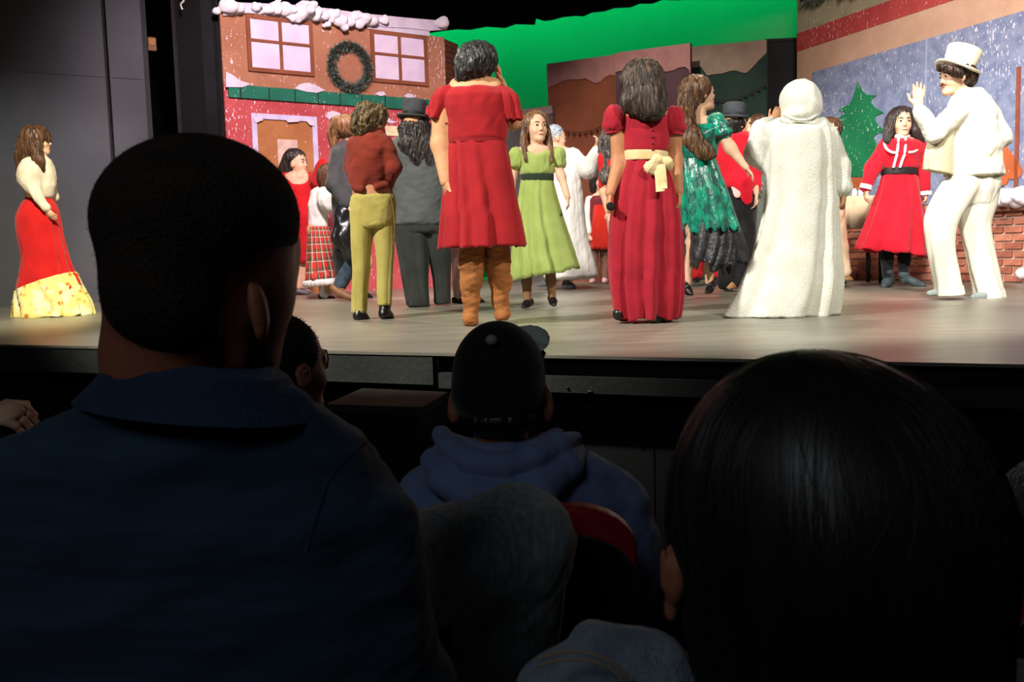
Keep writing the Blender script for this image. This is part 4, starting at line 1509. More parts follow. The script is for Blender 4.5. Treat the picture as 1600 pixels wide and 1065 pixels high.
def plaid(nt, tc):
    def stripes(axis, scale, lo):
        sp = nt.nodes.new('ShaderNodeSeparateXYZ')
        nt.links.new(tc.outputs['UV'], sp.inputs[0])
        m1 = nt.nodes.new('ShaderNodeMath'); m1.operation = 'MULTIPLY'; m1.inputs[1].default_value = scale
        nt.links.new(sp.outputs[axis], m1.inputs[0])
        m2 = nt.nodes.new('ShaderNodeMath'); m2.operation = 'FRACT'
        nt.links.new(m1.outputs[0], m2.inputs[0])
        m3 = nt.nodes.new('ShaderNodeMath'); m3.operation = 'GREATER_THAN'; m3.inputs[1].default_value = lo
        nt.links.new(m2.outputs[0], m3.inputs[0])
        return m3.outputs[0]

    def mixc(fac, a, b, k):
        mx = nt.nodes.new('ShaderNodeMix'); mx.data_type = 'RGBA'
        mm = nt.nodes.new('ShaderNodeMath'); mm.operation = 'MULTIPLY'; mm.inputs[1].default_value = k
        nt.links.new(fac, mm.inputs[0])
        nt.links.new(mm.outputs[0], mx.inputs[0])
        if isinstance(a, tuple):
            mx.inputs[6].default_value = a
        else:
            nt.links.new(a, mx.inputs[6])
        mx.inputs[7].default_value = b
        return mx.outputs[2]
    c = mixc(stripes(0, 18, 0.55), rgb((204, 52, 46)), rgb((40, 86, 60)), 0.75)
    c = mixc(stripes(1, 7, 0.55), c, rgb((44, 80, 58)), 0.6)
    c = mixc(stripes(0, 18, 0.9), c, rgb((232, 216, 196)), 0.7)
    c = mixc(stripes(1, 7, 0.9), c, rgb((226, 206, 186)), 0.6)
    return c


uvmat('red_plaid', plaid)
F.loft('skirt', [(481, 354, 514, 354), (480, 375, 521, 374), (479, 405, 530, 402), (478, 440, 541, 432)], MATS['red_plaid'], 0.8, folds=(9, 0.02, 0.1), seed=6)
V_, F_ = [], []
pr = []
for t in np.linspace(0, 2 * math.pi, 26, endpoint=False):
    x = 507 + 30 * math.cos(t)
    pr.append(F.ell(x, 441 - 3.0 * math.cos(t), 30 * 0.8 * F.sc * math.sin(t), 5, 6, 5))
F.part('fur_hem', pr, mat('white_fluff', (238, 232, 226), 0.95, (220, 212, 206), 20, 0.6, 80), k=2, vox=1.6)
F.part('hair', [F.ell(511, 270, 0, 15, 14, 15), F.ell(507, 280, -0.01, 11, 13, 12)] + F.chain([(509, 275, -0.04, 9), (506, 300, -0.06, 5)]), hair_brown, k=4, vox=1.5, disp=[(1, 6, (1, 1, 0.3), 2)])
for i, (x0, x1, d) in enumerate(((501, 518, 0.0), (506, 522, 0.06))):
    F.part('sock', F.chain([(x0 + 2, 448, d, 5), (x0 + 3, 460, d, 5), (x0 + 9, 463, d, 5)]), white_c, k=3, vox=1.4)
    F.shoe(x0, 465.5, x1, 467, leather, 4.5, d, d, 5, vox=1.4)

# 4 ---- person in a charcoal blazer with a ponytail
F = Fig('ponytailed person in charcoal blazer behind the rust sweater', 8.75, 545)
tor = [(222, 532, 562), (232, 521, 575), (260, 518, 582), (300, 520, 578), (335, 520, 576), (352, 522, 575)]
F.body([F.rows(tor, 0.7, -3)] + F.chain([(530, 245, -0.1, 9), (522, 290, -0.12, 8), (540, 318, -0.16, 6)]) + F.chain([(568, 245, 0.1, 9), (580, 290, 0.1, 8), (590, 310, 0, 6)]) + F.chain([(540, 350, 0, 16), (538, 410, -0.02, 11), (532, 452, 0, 7)]) + F.chain([(560, 350, 0.05, 16), (570, 410, 0.05, 11), (566, 455, 0.05, 7)]))
F.head(546, 202, 0, 44, 70, 2, 0, neck=F.p(547, 232))
F.hand(540, 318, -0.16, 552, 330, -0.18)
F.done(skin_light)
F.part('blazer', [F.rows(tor, 0.7, 1)] + F.chain([(529, 240, -0.08, 13), (523, 288, -0.12, 13), (540, 316, -0.15, 10)]) + F.chain([(568, 242, 0.08, 13), (580, 290, 0.1, 11)]) + F.chain([(538, 226, -0.03, 8), (556, 224, 0, 8)]), char_c, disp=FOLD)
F.part('trousers', F.chain([(538, 345, 0, 17), (536, 400, -0.02, 15), (536, 425, 0, 13)]) + F.chain([(560, 345, 0.05, 17), (565, 410, 0.05, 13), (562, 455, 0.05, 9)]), black_c, disp=FOLD)
F.part('jeans_leg', F.chain([(552, 395, -0.04, 14), (540, 425, -0.02, 12), (531, 446, 0.0, 10)]), cloth('blue_denim', (64, 80, 92), (46, 60, 72)), disp=FOLD)
F.part('coat_tail', F.chain([(538, 335, -0.14, 15), (536, 370, -0.18, 16), (545, 398, -0.18, 10)], flat=((0, 1, 0), 0.5)), mat('black_satin', (24, 24, 26), 0.28, (14, 14, 16), 8, spec=0.6), disp=[(2.0, 18, (1, 1, 0.5), 9)])
F.part('hair', [F.ell(542, 198, 0, 19, 19, 20), F.ell(532, 196, 0, 10, 12, 12)] + F.chain([(524, 190, -0.02, 8), (520, 210, -0.03, 7), (523, 234, -0.03, 4)]), hair_light, k=5, vox=1.5, disp=[(1.0, 6, (1, 1, 0.3), 4)])
F.part('shoe', F.chain([(521, 450, -0.02, 6), (532, 458, -0.04, 7), (549, 465, -0.06, 5)]), mat('brown_leather', (122, 84, 52), 0.5), k=3, vox=1.4)
F.shoe(562, 464, 580, 466, leather, 6, 0.05, 0.05, 8)

# 5 ---- curly-haired boy, rust sweater, mustard trousers
F = Fig('curly-haired boy in rust sweater and mustard trousers seen from behind', 6.05, 585)
tor = [(205, 566, 592), (213, 552, 606), (235, 546, 612), (262, 545, 608), (285, 547, 606), (300, 549, 612), (330, 549, 616)]
armr = [(602, 226, 0.0, 9), (616, 262, -0.02, 8), (604, 290, 0.05, 6)]
arml = [(553, 226, 0.02, 9), (549, 262, 0.08, 8), (560, 288, 0.14, 6)]
F.body([F.rows(tor, 0.62, -2)] + F.chain(armr) + F.chain(arml) + F.chain([(568, 335, 0, 12), (564, 410, 0, 8), (562, 485, 0, 6)]) + F.chain([(599, 335, 0, 12), (602, 400, 0.0, 8), (602, 475, 0.0, 6)]))
F.head(578, 190, 0, 50, 55, 0, 0, neck=F.p(578, 214), lip=lip_m)
F.hand(606, 288, 0.04, 600, 312, 0.0, n=(0, 1, 0), curl=0.3)
F.done(skin_tan)
sw = [(207, 562, 594), (214, 551, 607), (235, 545, 612), (262, 544, 607), (282, 545, 603), (294, 548, 600)]
F.part('sweater', [F.rows(sw, 0.64, 1.5)] + F.chain(armr, grow=4) + F.chain(arml, grow=4) + F.chain([(566, 208, 0, 11), (592, 208, 0, 11)]) + F.chain([(552, 293, -0.05, 5), (566, 296, -0.075, 5)]) + F.chain([(588, 293, -0.075, 5), (604, 289, -0.05, 5)]) + [F.ell(577, 303, -0.13, 9, 13, 12, op='s', k=4)], cloth('rust_knit', (124, 44, 26), (106, 34, 19), bscale=160), disp=[(1.3, 34, (0.7, 1, 1.0), 13), (0.5, 14, (0.5, 1, 1.3), 3)])
must = cloth('mustard_corduroy', (184, 170, 92), (166, 152, 78))
F.part('trousers', [F.rows([(302, 549, 614), (318, 548, 617), (340, 548, 617), (356, 550, 616)], 0.62, 1)] + F.chain([(566, 335, 0, 16), (565, 362, 0, 13)]) + F.chain([(600, 335, 0, 15), (601, 362, 0, 13)]), must, k=4, disp=[(1.1, 44, (1, 1, 0.5), 21), (0.6, 15, (1, 1, 1.0), 22)])
F.loft('trouser_leg', [(547, 334, 586, 342, 0, 0.9), (547, 356, 584, 358, 0, 0.9), (548, 390, 580, 392), (550, 425, 578, 425), (549, 460, 575, 460), (549, 489, 574, 488)], must, 0.85, folds=(5, 0.01, 0.07), seed=23)
F.loft('trouser_leg', [(580, 342, 618, 334, 0, 0.9), (582, 358, 617, 356, 0, 0.9), (587, 390, 617, 390), (589, 420, 615, 420), (589, 450, 614, 450), (590, 477, 613, 476)], must, 0.85, folds=(5, 0.01, 0.07), seed=24)
F.part('hair', [F.ell(576, 184, 0, 24, 22, 24), F.ell(564, 197, -0.02, 14, 16, 16), F.ell(590, 178, 0, 15, 14, 16), F.ell(570, 172, 0, 15, 12, 16)], hairmat('hair_curly_brown', (112, 92, 56), (66, 52, 32)), k=5, vox=1.4, disp=[(3.2, 9, (1, 1, 1), 31), (1.6, 5, (1, 1, 1), 32)])
F.shoe(560, 499, 574, 501, leather, 8.5, -0.02, 0.06, 12, name='boot', top=(562, 484, 0, 10))
F.shoe(600, 496, 612, 499, leather, 8.5, -0.02, 0.06, 12, name='boot', top=(602, 474, 0.02, 10))
F.tube('waist_cord', [(610, 302, -0.06), (615, 330, -0.05), (617, 360, -0.04), (614, 384, -0.05)], 1.3, mat('tan_cord', (120, 92, 50), 0.8), 6)

# 6 ---- grey tail coat and top hat, seen from behind
F = Fig('person in grey coat and dark top hat with long curly hair, back turned', 7.4, 660)
tor = [(205, 634, 664), (214, 620, 680), (240, 616, 690), (275, 618, 690), (300, 622, 690), (330, 618, 694)]
armr = [(684, 232, 0.0, 11), (698, 280, 0.05, 10), (700, 320, -0.02, 7)]
arml = [(624, 232, 0.0, 11), (612, 278, 0.06, 10), (622, 312, 0.1, 7)]
F.body([F.rows(tor, 0.62, -3)] + F.chain(armr) + F.chain(arml) + F.chain([(643, 345, 0, 14), (648, 410, 0, 9), (655, 468, 0, 6)]) + F.chain([(680, 345, 0.02, 14), (687, 410, 0.05, 9), (691, 466, 0.1, 6)]))
F.head(648, 198, 0, 46, 15, 0, 0, neck=F.p(649, 224))
F.hand(622, 312, 0.1, 626, 336, 0.1)
F.hand(700, 320, -0.02, 702, 344, -0.02)
F.done(skin_mid)
coat = cloth('grey_suiting', (88, 92, 90), (74, 78, 76), rough=0.7)
F.part('coat', [F.rows([(208, 626, 672), (216, 618, 684), (240, 615, 690), (270, 617, 690), (295, 618, 692), (325, 614, 696), (352, 613, 698)], 0.62, 1)] + F.chain(armr, grow=4) + F.chain(arml, grow=4) + F.chain([(636, 212, 0, 11), (662, 212, 0, 11)]), coat, disp=[(1.6, 34, (0.5, 1, 1), 41), (0.7, 13, (0.7, 1, 1), 42)])
tr6 = cloth('dark_green_grey_trousers', (50, 54, 50), (38, 41, 38))
F.part('trousers', [F.rows([(340, 618, 694), (365, 618, 696)], 0.6, 0)] + F.chain([(643, 350, 0, 20), (645, 375, 0, 17)]) + F.chain([(680, 350, 0.02, 18), (684, 375, 0.02, 15)]), tr6, k=5, disp=FOLD)
F.loft('trouser_leg', [(617, 346, 668, 350, 0, 0.8), (617, 372, 671, 374, 0, 0.8), (623, 405, 673, 408), (629, 440, 672, 442), (636, 477, 674, 479)], tr6, 0.8, folds=(5, 0.02, 0.08), seed=45)
F.loft('trouser_leg', [(658, 348, 703, 346, 0.02, 0.8), (662, 375, 704, 372, 0.03, 0.8), (670, 408, 705, 405, 0.05), (676, 440, 704, 440, 0.08), (678, 474, 704, 474, 0.1)], tr6, 0.8, folds=(5, 0.02, 0.08), seed=46)
F.part('hair', [F.ell(648, 200, 0.0, 25, 16, 24), F.ell(650, 225, -0.06, 26, 26, 14)] + F.chain([(640, 225, -0.08, 14), (652, 250, -0.1, 8)]) + F.chain([(666, 220, -0.06, 12), (668, 250, -0.08, 7)]), hair_dark, k=6, vox=1.6, disp=[(2.4, 9, (1, 1, 0.5), 43), (1.2, 5, (1, 1, 0.4), 44)])
F.tophat(646, 188, 0, 17.5, 29, 26, mat('grey_felt', (64, 66, 68), 0.8, (54, 56, 58), 12), lean=6, tip=-6, band=mat('black_band', (20, 20, 22), 0.6))
F.shoe(642, 477, 668, 480, leather, 8, 0.0, 0.08, 8)
F.shoe(684, 474, 700, 475, leather, 7, 0.1, 0.18, 8)

# 7 ---- woman in short red dress and tan boots, back turned
F = Fig('woman in short red dress and tall tan boots, back turned, centre stage', 5.25, 758)
tor = [(120, 724, 764), (132, 704, 780), (150, 693, 790), (180, 698, 793), (222, 700, 790), (260, 699, 797), (310, 700, 800)]
arml = [(692, 158, 0.0, 16), (687, 225, 0.0, 13.5), (696, 284, -0.05, 8.5)]
armr = [(788, 155, 0.05, 16), (800, 190, 0.22, 13), (782, 128, 0.24, 8)]
F.body([F.rows(tor, 0.6, -3)] + F.chain(arml) + F.chain(armr) + F.chain([(732, 320, 0, 28), (738, 390, 0, 15), (736, 450, 0, 10), (735, 492, 0, 7)]) + F.chain([(768, 320, 0, 28), (776, 390, 0.03, 14), (782, 450, 0.04, 9), (785, 484, 0.04, 6)]) + F.chain([(714, 134, 0, 12), (772, 134, 0, 12)]), k=8)
F.head(745, 102, 0.01, 63, 38, -4, 0, neck=F.p(743, 130, 0.0))
F.hand(695, 283, -0.05, 714, 326, -0.08, n=(0.75, 0.6, 0.2), thumb=-1, curl=0.2)
F.hand(782, 130, 0.22, 772, 84, 0.12, n=(-0.8, -0.3, 0), thumb=1, curl=0.2)
F.done(skin_mid)
bod = [(136, 703, 782), (150, 690, 795), (165, 692, 796), (185, 698, 794), (222, 700, 790)]
F.part('bodice', [F.rows(bod, 0.62, 1)] + F.chain([(706, 142, 0, 12), (780, 142, 0, 12)], flat=((0, 1, 0), 0.9)) + F.chain([(712, 150, 0, 14), (690, 160, 0, 15)]) + F.chain([(774, 150, 0, 14), (794, 160, 0.02, 14)]), red_c, k=7, disp=[(0.9, 30, (1, 1, 0.7), 51)])
for (xa, ya, xb, yb, sgn) in ((702, 140, 686, 190, -1), (784, 140, 799, 192, 1)):
    rows_ = [(xa - 15, ya - 4, xa + 15, ya - 2, 0, 0.9), (xa + sgn * 5 - 22, ya + 10, xa + sgn * 5 + 22, ya + 12, 0.0, 0.95), ((xa + xb) / 2 + sgn * 3 - 21, (ya + yb) / 2 + 6, (xa + xb) / 2 + sgn * 3 + 20, (ya + yb) / 2 + 8, 0.0, 0.95), (xb - 18 + sgn * 3, yb - (0 if sgn > 0 else 10), xb + 18 + sgn * 1, yb + (8 if sgn < 0 else -6), 0, 0.95)]
    F.loft('flutter_sleeve', rows_, red_c, 0.95, folds=(7, 0.04, 0.16), seed=52 + sgn, jag=2)
F.loft('skirt', [(700, 219, 790, 219, 0, 0.62), (699, 232, 793, 232, 0, 0.66), (697, 265, 800, 265, 0, 0.7), (692, 310, 809, 310, 0, 0.72), (689, 350, 817, 350, 0, 0.74), (686, 388, 823, 384, 0, 0.76)], red_c, 0.7, folds=(9, 0.03, 0.09), seed=55, n=96, jag=2)
F.loft('waist_seam', [(699, 217, 791, 217, 0, 0.63), (699, 224, 791, 224, 0, 0.63)], cloth('red_crepe_seam', (140, 18, 26)), 0.63, folds=(9, 0, 0), lining=False)
F.part('hair', [F.ell(742, 95, 0.0, 30, 29, 31), F.ell(727, 108, -0.03, 13, 22, 17), F.ell(757, 91, 0.02, 20, 24, 24), F.ell(740, 104, -0.05, 17, 11, 16), F.ell(719, 128, -0.02, 8, 12, 8)], hairmat('hair_dark_damp', (64, 62, 58), (24, 22, 21)), k=7, vox=1.7, disp=[(2.2, 10, (1, 1, 0.5), 57), (1.0, 5, (1, 1, 0.3), 58)])
boot = mat('tan_suede', (168, 108, 58), 0.9, (140, 86, 44), 9, 0.4, 120)
for (x0, x1, x2, y2, d) in ((738, 736, 735, 503, 0.0), (777, 782, 785, 495, 0.04)):
    F.part('boot', F.chain([(x0, 386, d, 20), (x0, 410, d, 20), (x1, 440, d, 17), (x1, 470, d, 12.5), (x2, y2 - 6, d, 12)]) + F.chain([(x2, y2 - 4, d - 0.02, 11), (x2 + 1, y2 - 3, d + 0.13, 9)]) + [Half(F.p(x2, y2 + 5, d), (0, 0, -1))], boot, k=6, vox=2, disp=[(1.2, 20, (0.5, 0.5, 1.4), 59), (0.5, 9, (0.6, 0.6, 1.4), 60)], label='knee-high tan suede boot')

# 8 ---- child in pink leggings hidden behind the red dress
F = Fig('child in pale pink leggings and black flats, half hidden by the tan boots', 7.75, 722)
F.body([F.rows([(255, 715, 740), (265, 706, 750), (300, 708, 748), (340, 706, 752), (360, 706, 752)], 0.6, -1)] + F.chain([(708, 272, 0, 6), (706, 310, 0, 5), (708, 345, 0, 4)]) + F.chain([(748, 272, 0, 6), (752, 310, 0, 5), (750, 345, 0, 4)]) + F.chain([(717, 360, 0, 10), (718, 420, 0, 8), (716, 464, 0, 5)]) + F.chain([(740, 360, 0, 10), (742, 420, 0, 8), (742, 464, 0, 5)]))
F.head(728, 238, 0, 34, 190, 0, neck=F.p(728, 262), eyes=iris_m, lip=lip_m)
F.hand(708, 345, 0, 709, 362, 0)
F.hand(750, 345, 0, 749, 362, 0)
F.done(skin_light)
F.part('leggings', F.chain([(717, 362, 0, 13), (717, 400, 0, 12), (716, 440, 0, 9.5), (715, 460, 0, 7)]) + F.chain([(741, 362, 0, 13), (742, 410, 0, 10), (742, 460, 0, 7)]), cloth('pink_leggings', (226, 176, 182), (212, 160, 168)), k=3)
F.loft('tunic', [(716, 258, 741, 258, 0, 0.8), (706, 270, 750, 270, 0, 0.7), (705, 320, 752, 320, 0, 0.8), (696, 372, 764, 372, 0, 0.8), (692, 389, 768, 388, 0, 0.8)], cloth('pale_tunic', (232, 214, 190), (214, 196, 170)), 0.7, folds=(9, 0, 0.08), close=(True, False))
F.part('hair', [F.ell(728, 232, 0.02, 15, 15, 15), F.ell(728, 250, 0.04, 14, 18, 9)], hair_brown, k=4, vox=1.6, disp=(0.8, 6, (1, 1, 0.3), 3))
F.shoe(710, 472, 732, 475, leather, 5, 0, 0.0, 6)
F.shoe(740, 470, 756, 473, leather, 5, 0, 0.05, 6)

# 9 ---- girl in the light green dress
F = Fig('girl in light green empire dress with dark belt, facing the audience', 6.75, 842)
tor = [(224, 828, 846), (231, 812, 866), (248, 812, 866), (270, 815, 864), (285, 814, 864), (320, 810, 868)]
armr = [(866, 240, 0, 8), (877, 275, -0.02, 6.5), (887, 308, -0.08, 5)]
arml = [(812, 240, 0, 8), (800, 275, 0.02, 6.5), (800, 310, -0.02, 5)]
F.body([F.rows(tor, 0.62, -2)] + F.chain(armr) + F.chain(arml) + F.chain([(824, 330, 0, 15), (822, 400, 0, 9), (824, 468, 0, 5)]) + F.chain([(852, 330, 0, 15), (858, 400, 0, 9), (862, 462, 0, 5)]) + F.chain([(816, 235, 0, 6), (862, 235, 0, 6)]))
P, R, L = F.head(838, 200, 0, 47, 158, 4, 0, eyes=iris_m, lip=lip_m, neck=F.p(839, 231, 0), brow=hair_light, vox=1.1)
F.hand(887, 309, -0.08, 889, 331, -0.1, n=(-0.9, 0.2, 0), thumb=1, curl=0.4)
F.hand(800, 311, -0.02, 801, 332, -0.02, n=(0.9, 0.2, 0), curl=0.4)
F.done(skin_light)
gd = cloth('light_green_cotton', (162, 180, 100), (146, 164, 86))
F.part('bodice', [F.rows([(235, 812, 867), (248, 811, 867), (262, 813, 866), (275, 815, 864)], 0.64, 1.5), F.ell(838, 232, -0.1, 15, 9, 12, op='s', k=3)] + F.chain([(813, 240, 0, 8), (825, 236, 0.02, 6)]) + F.chain([(852, 236, 0.02, 6), (865, 240, 0, 8)]), gd, k=4, vox=1.8, disp=[(0.7, 9, (1, 1, 0.3), 61)])
for sgn, cx in ((-1, 808), (1, 871)):
    F.part('puff_sleeve', [F.ell(cx, 246, 0, 13, 17, 14, roll=-18 * sgn), F.ell(cx + sgn * 3, 257, 0, 11, 7, 12)], gd, k=6, vox=1.7, disp=[(0.9, 8, (1, 1, 0.4), 62)])
F.loft('skirt', [(814, 279, 864, 279, 0, 0.64), (811, 300, 869, 300, 0, 0.7), (806, 335, 878, 333, 0, 0.75), (801, 380, 891, 374, 0, 0.78), (797, 438, 905, 418, 0, 0.8)], gd, 0.7, folds=(10, 0.02, 0.10), seed=63, n=96, jag=2)
F.loft('belt', [(814, 272, 865, 272, 0, 0.66), (813.5, 273, 865.5, 273, 0, 0.67), (813.5, 281, 865.5, 281, 0, 0.67), (814, 282, 865, 282, 0, 0.66)], cloth('dark_green_ribbon', (44, 58, 40), (34, 46, 32)), 0.65, folds=(9, 0, 0), lining=False)
F.part('hair', [F.ell(836, 193, 0.035, 22, 21, 21), F.ell(838, 210, 0.08, 20, 24, 11)] + F.chain([(820, 200, -0.02, 5), (818, 222, -0.03, 4), (822, 250, -0.08, 2.5)]) + F.chain([(857, 205, -0.01, 4), (858, 225, -0.02, 4), (862, 252, -0.08, 2.5)]), hair_light, k=5, vox=1.4, disp=[(0.8, 6, (1, 1, 0.3), 64)])
tight = mat('tan_tights', (150, 110, 78), 0.6)
F.part('tights', F.chain([(822, 400, 0, 9.6), (823, 440, 0, 8), (824, 470, 0, 5.8)]) + F.chain([(858, 400, 0, 9.6), (861, 440, 0, 8), (863, 464, 0, 5.8)]), tight, k=3, vox=1.6)
F.shoe(828, 476, 818, 482, leather, 7, 0.02, -0.08, 5, lab='black ballet flat')
F.shoe(862, 470, 866, 479, leather, 7, 0.04, -0.08, 5, lab='black ballet flat')

# 10 ---- white nightshirt and silver cap, arm raised
F = Fig('person in long white nightshirt and silver cap with one arm raised', 10.1, 885)
tor = [(228, 868, 886), (236, 860, 904), (260, 860, 906), (300, 862, 908), (330, 862, 910)]
armr = [(898, 246, -0.02, 9), (918, 262, -0.12, 8), (930, 232, -0.15, 5)]
F.body([F.rows(tor, 0.7, -3)] + F.chain(armr) + F.chain([(864, 246, 0.05, 8), (850, 280, 0.05, 7), (846, 310, 0, 5)]) + F.chain([(872, 335, 0, 14), (868, 400, 0, 9), (862, 440, 0, 5)]) + F.chain([(895, 335, 0, 14), (892, 400, 0, 9), (890, 440, 0, 5)]), vox=2.2)
F.head(869, 216, 0, 36, 78, 0, 0, neck=F.p(874, 236), lip=lip_m, eyes=iris_m)
F.hand(931, 230, -0.15, 936, 207, -0.15, n=(-1, 0, 0), curl=0.7)
F.hand(846, 310, 0, 845, 330, 0)
F.done(skin_light)
F.part('nightshirt', [F.rows([(233, 866, 900), (245, 860, 906), (270, 860, 908), (300, 860, 909), (340, 858, 913), (380, 856, 920), (415, 852, 930), (430, 850, 933), (436, 852, 931)], 0.72, 1)] + F.chain([(896, 244, -0.02, 12), (919, 266, -0.12, 12), (931, 236, -0.15, 8)]) + F.chain([(864, 246, 0.05, 11), (850, 280, 0.05, 9), (847, 305, 0.0, 7)]), white_c, k=6, disp=[(0.9, 18, (1, 1, 0.3), 71), (0.6, 9, (1, 1, 0.5), 72)], vox=1.8)
F.part('night_cap', [F.ell(866, 208, 0.0, 14, 13, 14), F.ell(860, 214, 0.0, 10, 11, 12)], mat('silver_brocade', (186, 196, 204), 0.45, (140, 152, 162), 60, 0.4, 90), k=4, vox=1.3, disp=(1.2, 6, (1, 1, 1), 73))
grey_sock = cloth('grey_sock', (84, 88, 90), (70, 74, 76))
F.shoe(884, 450, 898, 451.5, grey_sock, 6.5, 0, 0.0, 8, top=(888, 432, 0, 7), name='slipper')
F.shoe(858, 446, 842, 448, grey_sock, 6, 0.05, 0.0, 8, top=(860, 430, 0, 6), name='slipper')

# 11 ---- woman in scarlet with greying curls, and a child with a burgundy waistcoat
F = Fig('curly grey-haired woman in scarlet, mostly hidden behind the red gown', 9.2, 975)
F.body([F.rows([(240, 958, 990), (252, 946, 1004), (300, 950, 1000), (340, 946, 1004)], 0.6, -2)] + F.chain([(952, 258, 0, 8), (944, 300, -0.04, 7), (950, 330, -0.1, 5)]) + F.chain([(1000, 258, 0, 8), (1006, 300, 0, 7), (1002, 335, 0, 5)]) + F.chain([(962, 340, 0, 15), (964, 400, 0, 9), (966, 446, 0, 5)]) + F.chain([(988, 340, 0, 15), (988, 400, 0, 9), (988, 446, 0, 5)]))
F.head(968, 220, 0, 42, 160, 0, neck=F.p(970, 246), eyes=iris_m, lip=lip_m)
F.hand(950, 330, -0.1, 956, 350, -0.12)
F.hand(1002, 335, 0, 1002, 355, 0)
F.done(skin_light)
F.part('bodice', [F.rows([(246, 954, 994), (256, 944, 1006), (300, 949, 1001), (320, 948, 1002)], 0.62, 1), F.ell(946, 250, 0, 13, 16, 13)] + F.chain([(950, 256, 0, 12), (942, 290, -0.03, 8)]) + F.chain([(1000, 256, 0, 12), (1006, 290, 0, 9)]), red_br, k=6, disp=FOLD)
F.loft('skirt', [(949, 316, 1002, 316), (948, 360, 1006, 360), (950, 410, 1008, 410), (952, 446, 1010, 446)], red_br, 0.7, folds=(9, 0.02, 0.08))
F.part('hair', [F.ell(962, 214, 0.02, 23, 20, 22), F.ell(948, 228, 0.02, 13, 20, 14), F.ell(946, 276, -0.08, 8, 12, 8), F.ell(950, 250, -0.04, 8, 22, 8)], hairmat('hair_greying', (104, 96, 90), (58, 50, 46)), k=6, vox=1.5, disp=[(2.2, 9, (1, 1, 0.7), 75), (1, 5, (1, 1, 0.6), 76)])
F.shoe(964, 451, 974, 454, leather, 5, 0, -0.06, 6)
F.shoe(986, 451, 994, 454, leather, 5, 0, -0.06, 6)

F = Fig('small child in burgundy waistcoat and orange-red skirt at the back', 11.6, 936)
F.body([F.rows([(298, 932, 944), (306, 922, 950), (340, 922, 950), (370, 922, 950)], 0.65, -1)] + F.chain([(920, 312, 0, 4.5), (916, 340, -0.03, 4), (920, 366, -0.1, 3)]) + F.chain([(952, 312, 0, 4.5), (956, 340, 0, 4), (952, 366, -0.05, 3)]) + F.chain([(928, 370, 0, 8), (927, 405, 0, 6.5), (926, 434, 0, 4.5)]) + F.chain([(945, 370, 0, 8), (945, 405, 0, 6.5), (946, 434, 0, 4.5)]), k=4, vox=1.8)
F.head(938, 283, 0, 30, 175, 0, neck=F.p(938, 303), eyes=iris_m, lip=lip_m, vox=1.0)
F.hand(920, 366, -0.1, 925, 378, -0.12, vox=0.9)
F.hand(952, 366, -0.05, 951, 378, -0.05, vox=0.9)
F.done(skin_light)
F.part('shirt', [F.rows([(302, 930, 946), (308, 921, 951), (340, 922, 950)], 0.62, 0)] + F.chain([(921, 312, 0, 6.5), (916, 340, -0.03, 6), (920, 362, -0.09, 5)]) + F.chain([(951, 312, 0, 6.5), (956, 340, 0, 6), (952, 362, -0.05, 5)]), white_c, k=3, vox=1.5)
F.part('waistcoat', [F.rows([(304, 925, 947), (312, 920, 951), (340, 919, 951), (368, 918, 950)], 0.72, 1.5)], cloth('burgundy_cloth', (116, 40, 48), (98, 32, 40)), k=3, vox=1.5)
F.loft('skirt', [(928, 320, 952, 320, -0.11, 0.5), (925, 350, 955, 350, -0.10, 0.6), (921, 389, 958, 390, -0.06, 0.7)], cloth('orange_red_cloth', (214, 52, 36), (196, 40, 28)), 0.6, folds=(8, 0.02, 0.1))
F.part('leggings', F.chain([(928, 372, 0, 9), (927, 405, 0, 7.5), (926, 434, 0, 5.5)]) + F.chain([(945, 372, 0, 9), (945, 405, 0, 7.5), (946, 434, 0, 5.5)]), cloth('brown_leggings', (132, 92, 78), (116, 80, 68)), k=2, vox=1.5)
F.part('hair', [F.ell(938, 277, 0.01, 14, 12, 13), F.ell(938, 290, 0.05, 13, 16, 8), F.ell(926, 288, 0.0, 4.5, 13, 7), F.ell(950, 288, 0, 4.5, 13, 7)], hair_dark, k=3, vox=1.3, disp=[(1, 6, (1, 1, 0.5), 5)])
for x, d in ((926, 0.0), (946, 0.0)):
    F.shoe(x, 439, x - 2, 442, mat('pale_pink_shoe', (222, 180, 182), 0.5), 5, 0.03, -0.06, 5, vox=1.3)

# 12 ---- red gown with cream sash, back turned
F = Fig('girl in long red gown with cream sash bow and puff sleeves, back turned', 5.18, 1005)
tor = [(168, 990, 1030), (178, 974, 1046), (200, 974, 1046), (235, 976, 1042), (255, 972, 1044), (300, 962, 1052)]
arml = [(964, 190, 0.0, 12), (966, 255, 0.0, 10.5), (953, 302, -0.08, 7.5)]
armr = [(1052, 190, 0.0, 12), (1056, 250, 0.02, 10), (1061, 300, -0.02, 7)]
F.body([F.rows(tor, 0.62, -2.5)] + F.chain(arml) + F.chain(armr) + F.chain([(986, 310, 0, 24), (982, 400, 0, 15), (978, 488, 0, 9)]) + F.chain([(1028, 310, 0, 24), (1034, 400, 0, 15), (1034, 492, 0, 9)]) + F.chain([(976, 184, 0, 12), (1042, 184, 0, 12)]), k=8)
F.head(1003, 128, 0.0, 64, 8, 0, 0, neck=F.p(1006, 172, 0.02))
F.hand(953, 303, -0.08, 948, 336, -0.12, n=(0.9, 0.3, 0), thumb=-1, curl=0.45)
F.hand(1061, 300, -0.02, 1062, 335, -0.05, n=(-0.9, 0.2, 0), thumb=1, curl=0.3)
F.done(skin_tan)
gn = red_gown_c
